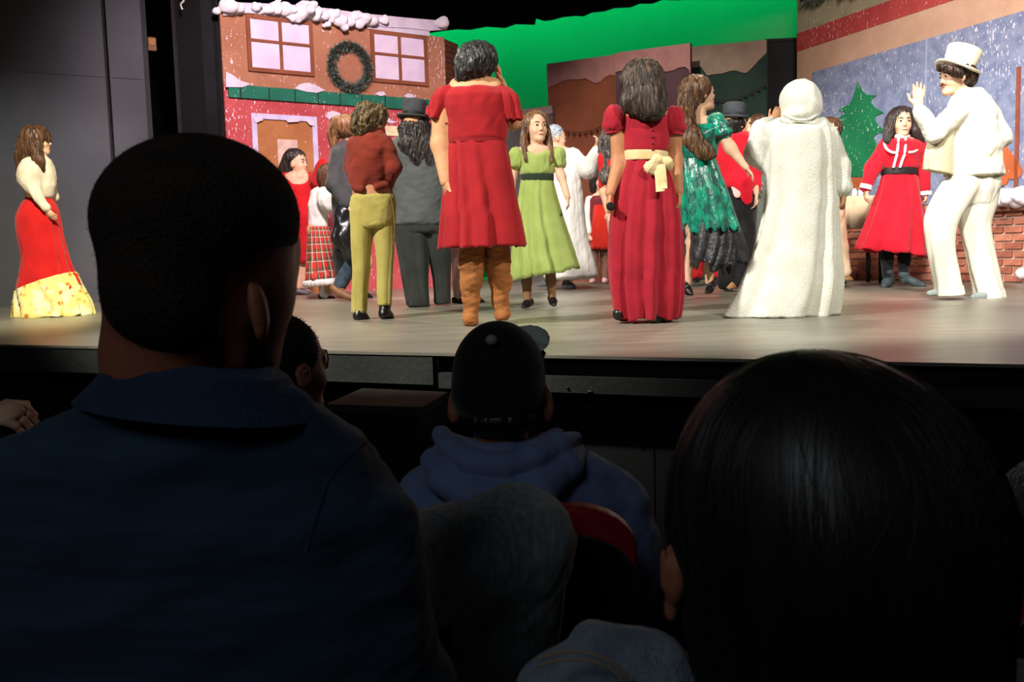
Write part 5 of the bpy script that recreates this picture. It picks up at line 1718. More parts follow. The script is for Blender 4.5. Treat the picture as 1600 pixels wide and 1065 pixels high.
F.part('bodice', [F.rows([(180, 972, 1046), (195, 972, 1047), (215, 974, 1045), (240, 975, 1042)], 0.64, 1.5), F.ell(1011, 172, -0.13, 24, 20, 20, op='s', k=3)] + F.chain([(978, 186, 0, 11), (988, 182, 0, 8)]) + F.chain([(1030, 184, 0, 8), (1044, 188, 0, 11)]), gn, k=5, vox=2, disp=[(0.5, 9, (1, 1, 0.25), 81)])
for sgn, cx, cy in ((-1, 962, 186), (1, 1051, 188)):
    F.part('puff_sleeve', [F.ell(cx, cy, 0, 18, 23, 19, roll=-18 * sgn), F.ell(cx + sgn * 4, cy + 12, 0, 17, 12, 17)], gn, k=6, vox=1.9, disp=[(1.2, 11, (1, 1, 0.35), 82)])
    F.loft('sleeve_band', [(cx + sgn * 2 - 14, cy + 16 - sgn * 2, cx + sgn * 2 + 14, cy + 16 + sgn * 2, 0, 1), (cx + sgn * 2 - 14, cy + 22 - sgn * 2, cx + sgn * 2 + 14, cy + 22 + sgn * 2, 0, 1)], gn, 1.0, folds=(9, 0, 0), lining=False)
F.loft('skirt', [(975, 246, 1042, 246, 0, 0.64), (971, 262, 1045, 262, 0, 0.68), (958, 300, 1056, 300, 0, 0.72), (951, 345, 1063, 345, 0, 0.74), (948, 400, 1066, 400, 0, 0.74), (950, 440, 1066, 440, 0, 0.74), (955, 475, 1064, 475, 0, 0.76), (959, 497, 1060, 497, 0, 0.76)], gn, 0.7, folds=(10, 0.03, 0.14), seed=83, n=110, jag=2)
F.loft('sash', [(974, 235, 1043, 237, 0, 0.66), (973, 237, 1044, 239, 0, 0.68), (973, 249, 1044, 250, 0, 0.68), (974, 251, 1043, 252, 0, 0.66)], gold_c, 0.66, folds=(9, 0, 0), lining=False, label='cream satin sash')
fd = -0.64 * 35 * F.sc
bow = F.part('bow', F.chain([(1026, 248, fd - 0.03, 5), (1016, 262, fd - 0.05, 8), (1026, 270, fd - 0.04, 5)], flat=((0, 1, 0), 0.5)) + F.chain([(1028, 248, fd - 0.03, 5), (1044, 254, fd - 0.03, 7), (1046, 262, fd - 0.02, 5)], flat=((0, 1, 0), 0.5)) + [F.ell(1027, 250, fd - 0.03, 7, 7, 6)], gold_c, k=4, vox=1.5, disp=[(1.2, 8, (1, 1, 1), 84)])
for (xa, xb, yb) in ((1024, 1032, 300), (1033, 1036, 296)):
    F.loft('bow_tail', [(xa - 4, 256, xa + 7, 256, fd - 0.04, 0.25), (xb - 9, 278, xb + 6, 279, fd - 0.07, 0.2), (xb - 8, yb, xb + 7, yb - 2, fd - 0.09, 0.2)], gold_c, 0.2, folds=(3, 0.02, 0.08), n=32, parent=bow)
for y in (192, 203, 214, 224, 234):
    v, f = solid([Ell(F.p(1020, y, F.front([(180, 972, 1046), (240, 975, 1042)], 1020, y, 0.64, out=2)), np.array([2.3, 2.3, 2.3]) * F.sc)], 0.7 * F.sc, 0.001)
    link('button', v, f, mat('dark_red_button', (120, 18, 28), 0.4), F.o)
F.part('hair', [F.ell(1004, 126, 0, 34, 34, 35), F.ell(1008, 152, -0.08, 32, 30, 20), F.ell(1018, 170, -0.11, 22, 18, 14), F.ell(992, 158, -0.09, 22, 20, 14)], hairmat('hair_dark_gloss', (84, 66, 52), (42, 32, 26), 0.55), k=9, vox=1.8, disp=[(1.8, 12, (1, 1, 0.25), 85), (0.9, 6, (1, 1, 0.2), 86)])
F.part('wrist_scrunchie', [F.ell(954 + 4 * math.cos(t), 322 + 4 * math.sin(t), -0.13, 3, 3, 3) for t in np.linspace(0, 6.28, 8)], mat('black_scrunchie', (22, 18, 20), 0.8), k=2, vox=1.4)
F.shoe(966, 497, 980, 501, leather, 9, -0.06, 0.06, 8, vox=1.8)
F.shoe(1022, 503, 1046, 503, leather, 8, -0.10, -0.02, 8, vox=1.8)

# 13 ---- emerald gown
F = Fig('woman in off-shoulder emerald satin gown over a black tulle underskirt', 7.5, 1098)
tor = [(186, 1078, 1104), (196, 1064, 1122), (215, 1062, 1122), (245, 1064, 1116), (262, 1062, 1118), (300, 1062, 1126)]
armr = [(1121, 196, -0.06, 10), (1142, 232, -0.10, 8.5), (1166, 262, -0.14, 5)]
arml = [(1066, 198, 0.08, 9), (1062, 240, 0.1, 8), (1068, 280, 0.05, 5)]
F.body([F.rows(tor, 0.66, -2)] + F.chain(armr) + F.chain(arml) + F.chain([(1074, 190, 0, 9), (1114, 190, -0.04, 9)]) + F.chain([(1084, 300, 0, 17), (1080, 380, 0, 9), (1073, 448, 0, 6)]) + F.chain([(1108, 300, 0, 20), (1110, 380, 0.02, 12), (1108, 440, 0.02, 6.5)]), k=7, vox=2.2)
F.head(1094, 146, 0, 52, 78, 6, 0, eyes=iris_m, lip=lip_m, neck=F.p(1092, 186), brow=hair_light, smile=0.02)
F.hand(1166, 262, -0.14, 1182, 282, -0.15, n=(-0.5, 0, -0.8), thumb=1, curl=0.25)
F.hand(1068, 280, 0.05, 1070, 305, 0.03)
F.done(skin_light)
em = mat('emerald_satin', (0, 150, 118), 0.3, (6, 84, 76), 20, 0.9, 22, stretch=(1, 1, 0.6), spec=0.6, sheen=0.2, mix=(0.42, 0.58))
F.part('bodice', [F.rows([(196, 1060, 1124), (206, 1059, 1126), (222, 1061, 1122), (250, 1063, 1117)], 0.7, 1.5)] + F.chain([(1062, 206, 0.05, 11), (1090, 215, -0.12, 8), (1120, 200, -0.08, 12)]), em, k=6, disp=[(1.0, 10, (1, 1, 1), 91)])
F.part('off_shoulder_sleeve', F.chain([(1118, 190, -0.06, 14), (1131, 206, -0.09, 13)]), em, k=5, vox=1.6, disp=[(1.2, 9, (0.6, 1, 1), 92)])
F.loft('lace_cuff', [(1117, 214, 1141, 203, -0.09, 0.9), (1120, 219, 1145, 207, -0.09, 0.9)], mat('dark_lace', (40, 34, 36), 0.8), 0.9, folds=(12, 0.02, 0.06))
F.loft('overskirt', [(1063, 248, 1118, 248, 0, 0.7), (1061, 270, 1126, 270, 0, 0.75), (1062, 300, 1138, 300, 0, 0.8), (1064, 330, 1148, 332, 0, 0.8), (1066, 352, 1157, 362, 0, 0.8)], em, 0.75, folds=(9, 0.04, 0.1), seed=93, n=110, jag=9)
F.loft('underskirt', [(1072, 340, 1146, 345, 0, 0.75), (1069, 370, 1150, 372, 0, 0.75), (1066, 400, 1148, 404, 0, 0.75), (1067, 416, 1140, 414, 0, 0.75)], mat('black_organza', (66, 66, 70), 0.4, (28, 28, 30), 16, 0.8, 30, spec=0.5), 0.75, folds=(12, 0.05, 0.18), seed=94, n=110, jag=10)
F.loft('tulle_layer', [(1100, 350, 1156, 352, 0.1, 0.6), (1102, 380, 1166, 384, 0.12, 0.6), (1108, 405, 1170, 412, 0.14, 0.6)], mat('grey_tulle', (74, 76, 80), 0.8, (52, 54, 58), 12), 0.6, folds=(11, 0.04, 0.14), seed=95, jag=5)
F.part('hair', [F.ell(1086, 140, 0, 25, 23, 25), F.ell(1079, 155, -0.01, 15, 18, 18)] + F.chain([(1072, 158, -0.06, 12), (1070, 190, -0.11, 13), (1080, 215, -0.15, 14), (1100, 236, -0.17, 11), (1112, 243, -0.17, 5)], flat=((0, 1, 0), 0.7)), hairmat('hair_chestnut', (122, 88, 58), (70, 46, 30)), k=8, vox=1.6, disp=[(1.6, 10, (1, 1, 0.3), 96), (0.8, 5, (1, 1, 0.25), 97)])
F.part('hair_tie', [F.ell(1073, 157, -0.07, 9, 5, 8, roll=-20)], mat('tan_tie', (150, 116, 84), 0.6), vox=1.4)
F.shoe(1070, 456, 1080, 462, leather, 7, 0.02, -0.06, 10, heel=7, name='heeled_shoe', top=(1072, 442, 0, 6.5))
F.shoe(1114, 454, 1104, 459, leather, 6.5, 0.05, -0.05, 10, heel=8, name='heeled_shoe', top=(1109, 440, 0.02, 6.5))

# 14 ---- red tail coat and top hat
F = Fig('person in red tail coat and dark grey top hat behind the emerald gown', 8.45, 1150)
tor = [(204, 1136, 1164), (212, 1122, 1174), (235, 1122, 1174), (270, 1128, 1172), (300, 1136, 1170), (322, 1140, 1168)]
armr = [(1168, 224, -0.02, 9), (1180, 262, 0.0, 8), (1181, 303, -0.06, 5)]
arml = [(1126, 224, 0.05, 9), (1112, 262, 0.1, 8), (1110, 296, 0.1, 5)]
F.body([F.rows(tor, 0.65, -2)] + F.chain(armr) + F.chain(arml) + F.chain([(1143, 325, 0, 11), (1139, 395, 0, 9), (1132, 440, 0, 6)]) + F.chain([(1163, 325, 0, 11), (1164, 395, 0, 9), (1153, 440, 0.02, 6)]), k=7, vox=2.2)
F.head(1150, 195, 0, 42, 62, 0, 0, neck=F.p(1150, 214))
F.hand(1181, 304, -0.06, 1181, 330, -0.1, n=(-0.9, -0.3, 0), curl=0.4)
F.hand(1110, 296, 0.1, 1112, 318, 0.1)
F.done(skin_light)
F.part('tail_coat', [F.rows([(206, 1132, 1168), (214, 1120, 1176), (240, 1117, 1178), (270, 1122, 1178), (295, 1130, 1180)], 0.68, 1)] + F.chain(armr, grow=4)[:1] + F.chain([(1180, 262, 0.0, 11), (1181, 294, -0.02, 8)]) + F.chain(arml, grow=4) + F.chain([(1158, 285, -0.1, 18), (1168, 312, -0.1, 9)], flat=((0, 1, 0), 0.4)), cloth('scarlet_felt', (214, 22, 44), (196, 16, 36)), k=6, disp=FOLD)
F.part('shirt_tail', F.chain([(1149, 286, -0.10, 9), (1152, 304, -0.12, 6)], flat=((0, 1, 0), 0.3)), cloth('pink_shirt', (232, 184, 178), (214, 164, 160)), vox=1.6)
F.part('trousers', F.chain([(1142, 310, 0, 19), (1139, 395, 0, 15), (1132, 438, 0, 12)]) + F.chain([(1166, 310, 0, 17), (1165, 395, 0, 15), (1154, 438, 0.02, 12)]), black_c, k=5, disp=FOLD)
F.part('hair', [F.ell(1146, 194, 0, 18, 14, 18), F.ell(1142, 204, -0.02, 13, 10, 13)], hair_black, k=4, vox=1.5, disp=[(1, 6, (1, 1, 0.4), 9)])
F.tophat(1146, 188, 0, 16, 24, 22, mat('slate_felt', (70, 74, 80), 0.8, (58, 62, 68), 12), lean=4, tip=-4, band=mat('slate_band', (40, 42, 46), 0.6))
tanshoe = mat('tan_leather', (176, 130, 84), 0.5)
F.shoe(1128, 450, 1142, 455, leather, 6, 0.05, -0.05, 8)
F.shoe(1140, 452, 1162, 446, tanshoe, 7, -0.02, 0.1, 9)

# 15 ---- person behind the hooded robe in a grey gown
F = Fig('brown-haired person in long grey gown between red tail coat and hooded robe', 9.3, 1190)
tor = [(218, 1176, 1200), (226, 1166, 1212), (260, 1168, 1210), (290, 1170, 1208), (320, 1166, 1212)]
arml = [(1168, 236, -0.06, 7), (1166, 268, -0.16, 6), (1182, 280, -0.24, 4)]
F.body([F.rows(tor, 0.65, -2)] + F.chain(arml) + F.chain([(1210, 236, 0, 7), (1216, 270, 0, 6), (1214, 300, 0, 4)]) + F.chain([(1180, 320, 0, 13), (1180, 390, 0, 9), (1180, 438, 0, 5)]) + F.chain([(1200, 320, 0, 13), (1200, 390, 0, 9), (1200, 438, 0, 5)]), vox=2)
F.head(1180, 200, 0, 38, 240, 0, 0, neck=F.p(1186, 222), eyes=iris_m, lip=lip_m)
F.hand(1181, 279, -0.24, 1188, 302, -0.26, n=(0, 1, 0), curl=0.3)
F.hand(1214, 300, 0, 1214, 320, 0)
F.done(skin_light)
gg = cloth('sage_grey_cloth', (110, 118, 110), (92, 100, 92))
F.part('bodice', [F.rows(tor, 0.68, 0)] + F.chain(arml, grow=3)[:1] + F.chain([(1168, 262, -0.13, 9), (1172, 270, -0.18, 8)]), gg, k=5, vox=1.8)
F.part('ruffled_cuff', [F.ell(1175 + 3 * math.cos(t), 265 + 8 * math.sin(t), -0.2 + 0.02 * math.cos(2 * t), 5, 5, 5) for t in np.linspace(0, 6.28, 9)], white_c, k=2, vox=1.4)
F.loft('skirt', [(1167, 312, 1211, 312), (1166, 350, 1216, 350), (1164, 400, 1222, 400), (1162, 438, 1228, 438)], gg, 0.8, folds=(9, 0.02, 0.1))
F.part('hair', [F.ell(1184, 194, 0, 17, 15, 16), F.ell(1190, 206, 0.02, 12, 16, 13)], hair_brown, k=5, vox=1.5, disp=[(1.4, 7, (1, 1, 0.5), 7)])
F.shoe(1180, 444, 1172, 447, leather, 5, 0, -0.08, 6)
F.shoe(1200, 444, 1194, 447, leather, 5, 0, -0.08, 6)

# 16 ---- someone in red at the back, seen under the emerald gown
F = Fig('person in red seen only below the hem of the emerald gown', 10.0, 1100)
F.body([F.rows([(236, 1092, 1110), (246, 1080, 1122), (290, 1084, 1118), (330, 1082, 1120)], 0.6, -1)] + F.chain([(1082, 252, 0, 6), (1078, 290, 0, 5), (1080, 320, 0, 4)]) + F.chain([(1120, 252, 0, 6), (1124, 290, 0, 5), (1122, 320, 0, 4)]) + F.chain([(1092, 330, 0, 11), (1091, 390, 0, 8), (1090, 432, 0, 5)]) + F.chain([(1112, 330, 0, 11), (1114, 390, 0, 8), (1116, 432, 0, 5)]), vox=2)
F.head(1101, 218, 0, 36, 180, neck=F.p(1101, 240), eyes=iris_m, lip=lip_m)
F.hand(1080, 320, 0, 1080, 338, 0)
F.hand(1122, 320, 0, 1122, 338, 0)
F.done(skin_light)
F.part('jacket', [F.rows([(240, 1088, 1114), (250, 1078, 1124), (300, 1082, 1120), (340, 1080, 1122)], 0.65, 1)] + F.chain([(1082, 252, 0, 8), (1078, 290, 0, 7), (1080, 316, 0, 6)]) + F.chain([(1120, 252, 0, 8), (1124, 290, 0, 7), (1122, 316, 0, 6)]), red_br, k=4, vox=1.8)
F.part('trousers', F.chain([(1092, 330, 0, 14), (1090, 390, 0, 12), (1088, 428, 0, 10)]) + F.chain([(1112, 330, 0, 14), (1116, 390, 0, 11), (1118, 428, 0, 9)]), red_br, k=4, vox=1.8, disp=FOLD)
F.part('hair', [F.ell(1101, 212, 0.02, 16, 15, 16)], hair_brown, vox=1.5)
F.shoe(1090, 439, 1086, 442, leather, 5, 0, -0.08, 6)
F.shoe(1116, 439, 1120, 442, leather, 5, 0, -0.08, 6)

# 17 ---- hooded white robe
F = Fig('figure in hooded white fleece robe trailing on the stage, back turned', 5.4, 1235)
tor = [(186, 1222, 1276), (196, 1200, 1294), (215, 1194, 1304), (260, 1197, 1304), (310, 1196, 1307), (340, 1192, 1308)]
arml = [(1204, 210, 0.02, 14), (1180, 240, 0.16, 12), (1206, 192, 0.24, 9)]
armr = [(1296, 214, 0, 14), (1310, 262, 0.02, 12), (1318, 300, -0.02, 8)]
F.body([F.rows(tor, 0.55, -12)] + F.chain(arml) + F.chain(armr) + F.chain([(1230, 340, 0, 24), (1228, 420, 0, 15), (1226, 480, 0, 9)]) + F.chain([(1280, 340, 0, 24), (1282, 420, 0, 15), (1280, 480, 0, 9)]), k=8, vox=3)
F.head(1250, 160, 0.02, 52, -18, 0, 0, neck=F.p(1250, 196), vox=1.6)
F.hand(1206, 193, 0.23, 1224, 160, 0.20, n=(0.3, 1, 0), thumb=1, curl=0.55)
F.hand(1318, 300, -0.02, 1316, 336, -0.03, n=(-0.9, 0.3, 0), curl=0.5)
F.done(skin_mid)
fleece = cloth('cream_white_fleece', (232, 234, 222), (218, 219, 203), bscale=120, bump=0.5, sheen=0.4)
F.part('robe_sleeves', [F.rows([(192, 1208, 1288), (204, 1200, 1296), (220, 1198, 1300), (260, 1201, 1300), (280, 1204, 1296)], 0.6, 0)] + F.chain([(1206, 206, 0.0, 17), (1184, 240, 0.1, 19), (1190, 205, 0.2, 17), (1204, 196, 0.23, 14)]) + F.chain([(1190, 250, 0.08, 14), (1204, 262, 0.04, 12)]) + F.chain([(1292, 212, 0, 17), (1308, 260, 0.01, 19), (1315, 292, -0.01, 17)]) + F.chain([(1222, 198, 0, 15), (1278, 198, 0, 15)]), fleece, k=9, vox=2.4, disp=[(1.6, 36, (1, 1, 0.35), 101), (0.8, 14, (1, 1, 0.4), 102)])
F.loft('robe', [(1214, 193, 1286, 193, 0, 0.55), (1202, 201, 1298, 201, 0, 0.62), (1196, 214, 1304, 214, 0, 0.64), (1196, 250, 1306, 250, 0, 0.66), (1196, 290, 1308, 290, 0, 0.66), (1192, 325, 1309, 325, 0, 0.67), (1186, 352, 1309, 352, 0, 0.68), (1174, 395, 1311, 395, 0.0, 0.7), (1160, 430, 1314, 430, 0.0, 0.7), (1142, 468, 1311, 462, 0, 0.7), (1126, 494, 1306, 491, 0, 0.66)], fleece, 0.68, folds=(7, 0.01, 0.13), seed=103, n=120, jag=1)
F.part('hood', [F.ell(1250, 156, 0.02, 31, 31, 33), F.ell(1262, 168, 0.0, 21, 21, 26), F.ell(1246, 180, 0.0, 25, 12, 26)], fleece, k=9, vox=2, disp=[(0.7, 22, (1, 1, 0.5), 104)])
F.tube('hood_seam', [(1224, 178, -0.09), (1240, 186, -0.105), (1262, 187, -0.105), (1278, 178, -0.06)], 2.4, fleece, 7)

# 18 ---- someone in cream behind the robe
F = Fig('person in cream trousers and brown jacket, mostly hidden behind the hooded robe', 8.7, 1300)
F.body([F.rows([(226, 1286, 1308), (236, 1274, 1320), (280, 1278, 1316), (330, 1276, 1318)], 0.65, -2)] + F.chain([(1278, 246, 0, 7), (1272, 290, 0, 6), (1276, 322, -0.05, 4)]) + F.chain([(1314, 250, 0, 7), (1317, 300, 0.02, 6), (1313, 336, -0.06, 4.5)]) + F.chain([(1288, 330, 0, 13), (1288, 390, 0, 9), (1286, 436, 0, 6)]) + F.chain([(1306, 330, 0, 13), (1314, 390, 0, 9), (1322, 430, 0, 6)]), vox=2.2)
F.head(1297, 205, 0, 40, 180, neck=F.p(1297, 230), eyes=iris_m, lip=lip_m)
F.hand(1313, 335, -0.06, 1311, 356, -0.07, n=(-1, 0.2, 0), curl=0.4)
F.hand(1276, 322, -0.05, 1276, 342, -0.05)
F.done(skin_light)
F.part('jacket', [F.rows([(230, 1282, 1312), (240, 1272, 1322), (290, 1276, 1318), (330, 1276, 1318)], 0.68, 1)] + F.chain([(1278, 246, 0, 9), (1272, 290, 0, 8), (1276, 316, -0.05, 6)]) + F.chain([(1313, 250, 0, 9), (1315, 300, 0.02, 7), (1313, 326, -0.05, 6)]), cloth('brown_jacket', (120, 72, 56), (100, 58, 46)), k=5, vox=2)
F.part('trousers', F.chain([(1288, 330, 0, 15), (1287, 390, 0, 13), (1286, 430, 0, 11)]) + F.chain([(1304, 330, 0, 15), (1311, 385, 0, 13), (1320, 424, 0, 10)]), cloth('peach_cream_cloth', (236, 206, 172), (220, 188, 154)), k=5, vox=2, disp=FOLD)
F.part('hair', [F.ell(1297, 200, 0.02, 18, 17, 18)], hair_brown, vox=1.6)
F.shoe(1316, 436, 1330, 439, tanshoe, 6, 0, 0, 7)
F.shoe(1284, 441, 1280, 446, tanshoe, 6, 0, -0.1, 7)

# 19 ---- girl in red dress with white braid trim
F = Fig('long-haired girl in red dress with white braid trim and black belt', 8.6, 1400)
tor = [(212, 1400, 1424), (220, 1380, 1440), (240, 1377, 1440), (262, 1380, 1432), (275, 1380, 1432), (310, 1374, 1436)]
arml = [(1384, 228, 0, 8), (1366, 262, -0.02, 7), (1354, 298, -0.08, 5)]
armr = [(1436, 228, 0, 8), (1444, 266, 0, 7), (1447, 302, -0.05, 5)]
F.body([F.rows(tor, 0.62, -5)] + F.chain(arml) + F.chain(armr) + F.chain([(1392, 320, 0, 15), (1388, 380, 0, 10), (1386, 428, 0, 6)]) + F.chain([(1418, 320, 0, 15), (1414, 380, 0, 10), (1414, 430, 0, 6)]), vox=2)
F.head(1409, 192, 0, 45, 188, 0, 2, eyes=iris_m, lip=lip_m, neck=F.p(1411, 218), brow=hair_black, vox=1.1)
F.hand(1354, 297, -0.08, 1354, 320, -0.1, n=(0.9, 0.3, 0), thumb=-1, curl=0.4, vox=1)
F.hand(1447, 300, -0.05, 1446, 323, -0.08, n=(-0.9, 0.3, 0), curl=0.4, vox=1)
F.done(skin_light)
r19 = cloth('red_dress_cloth', (204, 26, 46), (184, 18, 38))
bd = [(216, 1392, 1430), (224, 1378, 1441), (240, 1376, 1441), (255, 1378, 1436), (268, 1379, 1432)]
F.part('bodice', [F.rows(bd, 0.64, 1)] + F.chain([(1385, 226, 0, 11), (1364, 262, -0.02, 12), (1353, 292, -0.07, 9)]) + F.chain([(1435, 226, 0, 11), (1443, 264, 0, 10), (1446, 296, -0.04, 7)]), r19, k=5, vox=1.8, disp=[(0.8, 14, (1, 1, 0.5), 111)])
F.loft('skirt', [(1379, 268, 1432, 268, 0, 0.64), (1374, 290, 1436, 290, 0, 0.7), (1362, 325, 1442, 325, 0, 0.75), (1350, 360, 1448, 362, 0, 0.78), (1339, 389, 1453, 402, 0, 0.8)], r19, 0.7, folds=(9, 0.02, 0.09), seed=112, n=100, jag=2)
F.loft('belt', [(1378, 262, 1433, 262, 0, 0.67), (1377, 263, 1434, 263, 0, 0.68), (1377, 272, 1434, 272, 0, 0.68), (1378, 273, 1433, 273, 0, 0.67)], mat('black_belt', (40, 36, 36), 0.5), 0.66, folds=(9, 0, 0), lining=False)
tri = mat('white_braid', (238, 222, 222), 0.8, (226, 206, 208), 30)


def fr(x, y, o=2.0):
    return (x, y, F.front(bd, x, y, 0.64, out=o + 1))


F.tube('braid_trim', [fr(1381, 222, 1), fr(1385, 232), fr(1394, 238), fr(1402, 238)], 2.2, tri)
F.tube('braid_trim', [fr(1440, 221, 1), fr(1436, 231), fr(1428, 237), fr(1420, 238)], 2.2, tri)
F.tube('braid_trim', [fr(1404, 216), fr(1402, 238), fr(1399, 250), fr(1396, 262)], 2.2, tri)
F.tube('braid_trim', [fr(1415, 216), fr(1414, 238), fr(1410, 250), fr(1406, 262)], 2.2, tri)
F.part('collar', [F.ell(1410 + 9 * math.cos(t), 214 - 1 * math.sin(t), -0.02 - 0.05 * math.sin(t), 4, 4, 4) for t in np.linspace(-0.4, 3.5, 9)], tri, k=2, vox=1.3)
F.loft('cuff', [(1345, 286, 1363, 291, -0.075, 1), (1343, 293, 1361, 298, -0.08, 1)], tri, 1, folds=(9, 0, 0), lining=False)
F.loft('cuff', [(1437, 299, 1456, 298, -0.04, 1), (1437, 305, 1456, 304, -0.05, 1)], tri, 1, folds=(9, 0, 0), lining=False)
F.part('hair', [F.ell(1408, 184, 0.03, 21, 18, 20), F.ell(1408, 200, 0.07, 23, 24, 13)] + F.chain([(1391, 186, -0.01, 7), (1388, 204, -0.03, 7), (1386, 220, -0.06, 5)]) + F.chain([(1427, 186, -0.01, 7), (1432, 204, -0.03, 8), (1438, 220, -0.05, 5)]), hairmat('hair_black_soft', (62, 52, 50), (32, 26, 26)), k=5, vox=1.4, disp=[(0.9, 7, (1, 1, 0.2), 113)])
stock = cloth('black_stocking', (26, 26, 28), (20, 20, 22))
F.part('stockings', F.chain([(1388, 380, 0, 11), (1386, 405, 0, 9.5), (1386, 430, 0, 7.5)]) + F.chain([(1413, 380, 0, 11), (1413, 405, 0, 9.5), (1412, 432, 0, 7.5)]), stock, k=3, vox=1.6)
bt = mat('slate_boot', (72, 84, 88), 0.6, (58, 70, 74), 10)
F.shoe(1390, 443, 1381, 450, bt, 8, 0.04, -0.1, 10, name='ankle_boot', top=(1387, 424, 0, 8.5))
F.shoe(1412, 443, 1444, 448, bt, 7, 0.0, -0.06, 10, name='ankle_boot', top=(1412, 428, 0, 8.5), heel=4)

# 20 ---- white suit and top hat, hand raised
F = Fig('moustached person in white suit and white top hat with raised hand', 6.55, 1512)
tor = [(148, 1498, 1534), (160, 1484, 1548), (190, 1478, 1556), (225, 1478, 1556), (255, 1478, 1560), (285, 1480, 1562)]
arml = [(1494, 176, -0.10, 12), (1460, 208, -0.16, 10), (1434, 168, -0.18, 6.5)]
armr = [(1542, 172, 0.06, 12), (1564, 214, 0.04, 10), (1540, 232, -0.12, 7)]
F.body([F.rows(tor, 0.55, -12)] + F.chain(arml) + F.chain(armr) + F.chain([(1506, 285, -0.03, 14), (1471, 350, -0.06, 11), (1484, 450, -0.04, 7)]) + F.chain([(1530, 285, 0.03, 15), (1524, 360, 0.05, 11), (1544, 452, 0.05, 7)]), k=8, vox=2.4)
P, R, L = F.head(1492, 120, 0, 54, 262, -4, 2, eyes=iris_m, lip=lip_m, neck=F.p(1512, 154), brow=hair_black, vox=1.2)
F.hand(1434, 168, -0.18, 1437, 126, -0.18, n=(-0.5, -0.85, 0), thumb=-1, curl=0.18)
F.hand(1540, 232, -0.12, 1566, 222, -0.13, n=(0.2, 0.8, 0), thumb=1, curl=0.4)
F.done(skin_light)
wh = cloth('white_suiting', (242, 238, 222), (230, 224, 204))
F.part('jacket', [F.rows([(142, 1500, 1536), (152, 1488, 1545), (175, 1480, 1553), (205, 1477, 1556), (240, 1474, 1561), (262, 1476, 1565), (276, 1480, 1566)], 0.74, 1, rnd=3)] + F.chain(arml, grow=4.5)[:1] + F.chain([(1460, 207, -0.16, 14), (1436, 172, -0.18, 10)]) + F.chain(armr, grow=5) + F.chain([(1503, 150, -0.02, 12), (1528, 148, 0.02, 12)]), wh, k=7, disp=[(1.3, 26, (0.7, 1, 0.8), 121), (0.6, 11, (1, 1, 0.7), 122)])
F.loft('jacket_front', [(1456, 206, 1492, 200, -0.1, 0.5), (1446, 228, 1490, 226, -0.1, 0.5), (1441, 248, 1490, 250, -0.09, 0.45), (1440, 264, 1490, 274, -0.08, 0.4)], cloth('ivory_lining', (214, 204, 172), (198, 188, 154)), 0.5, folds=(5, 0.02, 0.1))
F.part('collar', F.chain([(1497, 146, -0.05, 5), (1514, 152, -0.08, 5), (1530, 142, 0.0, 5)]), wh, k=4, vox=1.5)
wt = cloth('white_trousering', (236, 232, 216), (224, 218, 200))
F.part('trousers', [F.rows([(250, 1486, 1556), (275, 1484, 1561), (295, 1484, 1560), (322, 1500, 1546)], 0.6, 0)] + F.chain([(1502, 285, -0.03, 22), (1490, 312, -0.04, 19)]) + F.chain([(1532, 285, 0.03, 24), (1528, 320, 0.04, 19)]), wt, k=12, vox=2.2, disp=[(1.3, 26, (1, 1, 0.18), 123), (0.6, 12, (1, 1, 0.5), 124)])
F.loft('trouser_leg', [(1474, 282, 1532, 292, -0.03, 0.8), (1456, 312, 1512, 322, -0.05, 0.8), (1445, 343, 1496, 350, -0.06, 0.85), (1448, 380, 1492, 386, -0.05, 0.85), (1455, 420, 1498, 420, -0.04, 0.85), (1460, 448, 1503, 446, -0.04, 0.9), (1461, 463, 1507, 459, -0.04, 0.95)], wt, 0.85, folds=(5, 0.01, 0.07), seed=127)
F.loft('trouser_leg', [(1488, 286, 1562, 278, 0.03, 0.72), (1496, 320, 1557, 316, 0.04, 0.78), (1500, 354, 1547, 350, 0.05, 0.85), (1508, 390, 1552, 386, 0.05, 0.85), (1516, 428, 1560, 424, 0.05, 0.85), (1521, 452, 1566, 450, 0.05, 0.9), (1522, 467, 1570, 464, 0.05, 0.95)], wt, 0.85, folds=(5, 0.01, 0.07), seed=128)
F.tophat(1494, 112, 0.0, 23, 36, 34, cloth('cream_felt', (236, 228, 200), (220, 210, 178)), lean=22, tip=0, band=None, flare=1.13, bd=1.0)
F.part('hair', [F.ell(1500, 110, 0.0, 26, 14, 24, roll=-20), F.ell(1512, 122, 0.0, 13, 13, 20), F.ell(1472, 104, -0.02, 7, 6, 12)] + F.chain([(1474, 103, -0.08, 5), (1486, 108, -0.1, 6), (1500, 115, -0.1, 6)]), hairmat('hair_dark_brown', (62, 42, 32), (34, 22, 17)), k=5, vox=1.5, disp=[(1.5, 8, (1, 1, 0.6), 125)])
v, f = tubemesh(smoothpath([P(-0.14, 0.33, 0.27), P(-0.07, 0.40, 0.30), P(0, 0.41, 0.295), P(0.07, 0.40, 0.30), P(0.14, 0.33, 0.27)], 4), [0.008 * L + 0.014 * L * math.sin(math.pi * i / 16) for i in range(17)], 7)
link('moustache', v, f, mat('moustache_brown', (92, 46, 36), 0.7), F.o)
gs = mat('pale_grey_shoe', (150, 160, 156), 0.5, (132, 142, 140), 10)
F.shoe(1490, 461, 1452, 462, gs, 9, 0, -0.05, 8, vox=1.8)
F.shoe(1556, 466, 1520, 468, gs, 9, 0.05, -0.02, 8, vox=1.8)

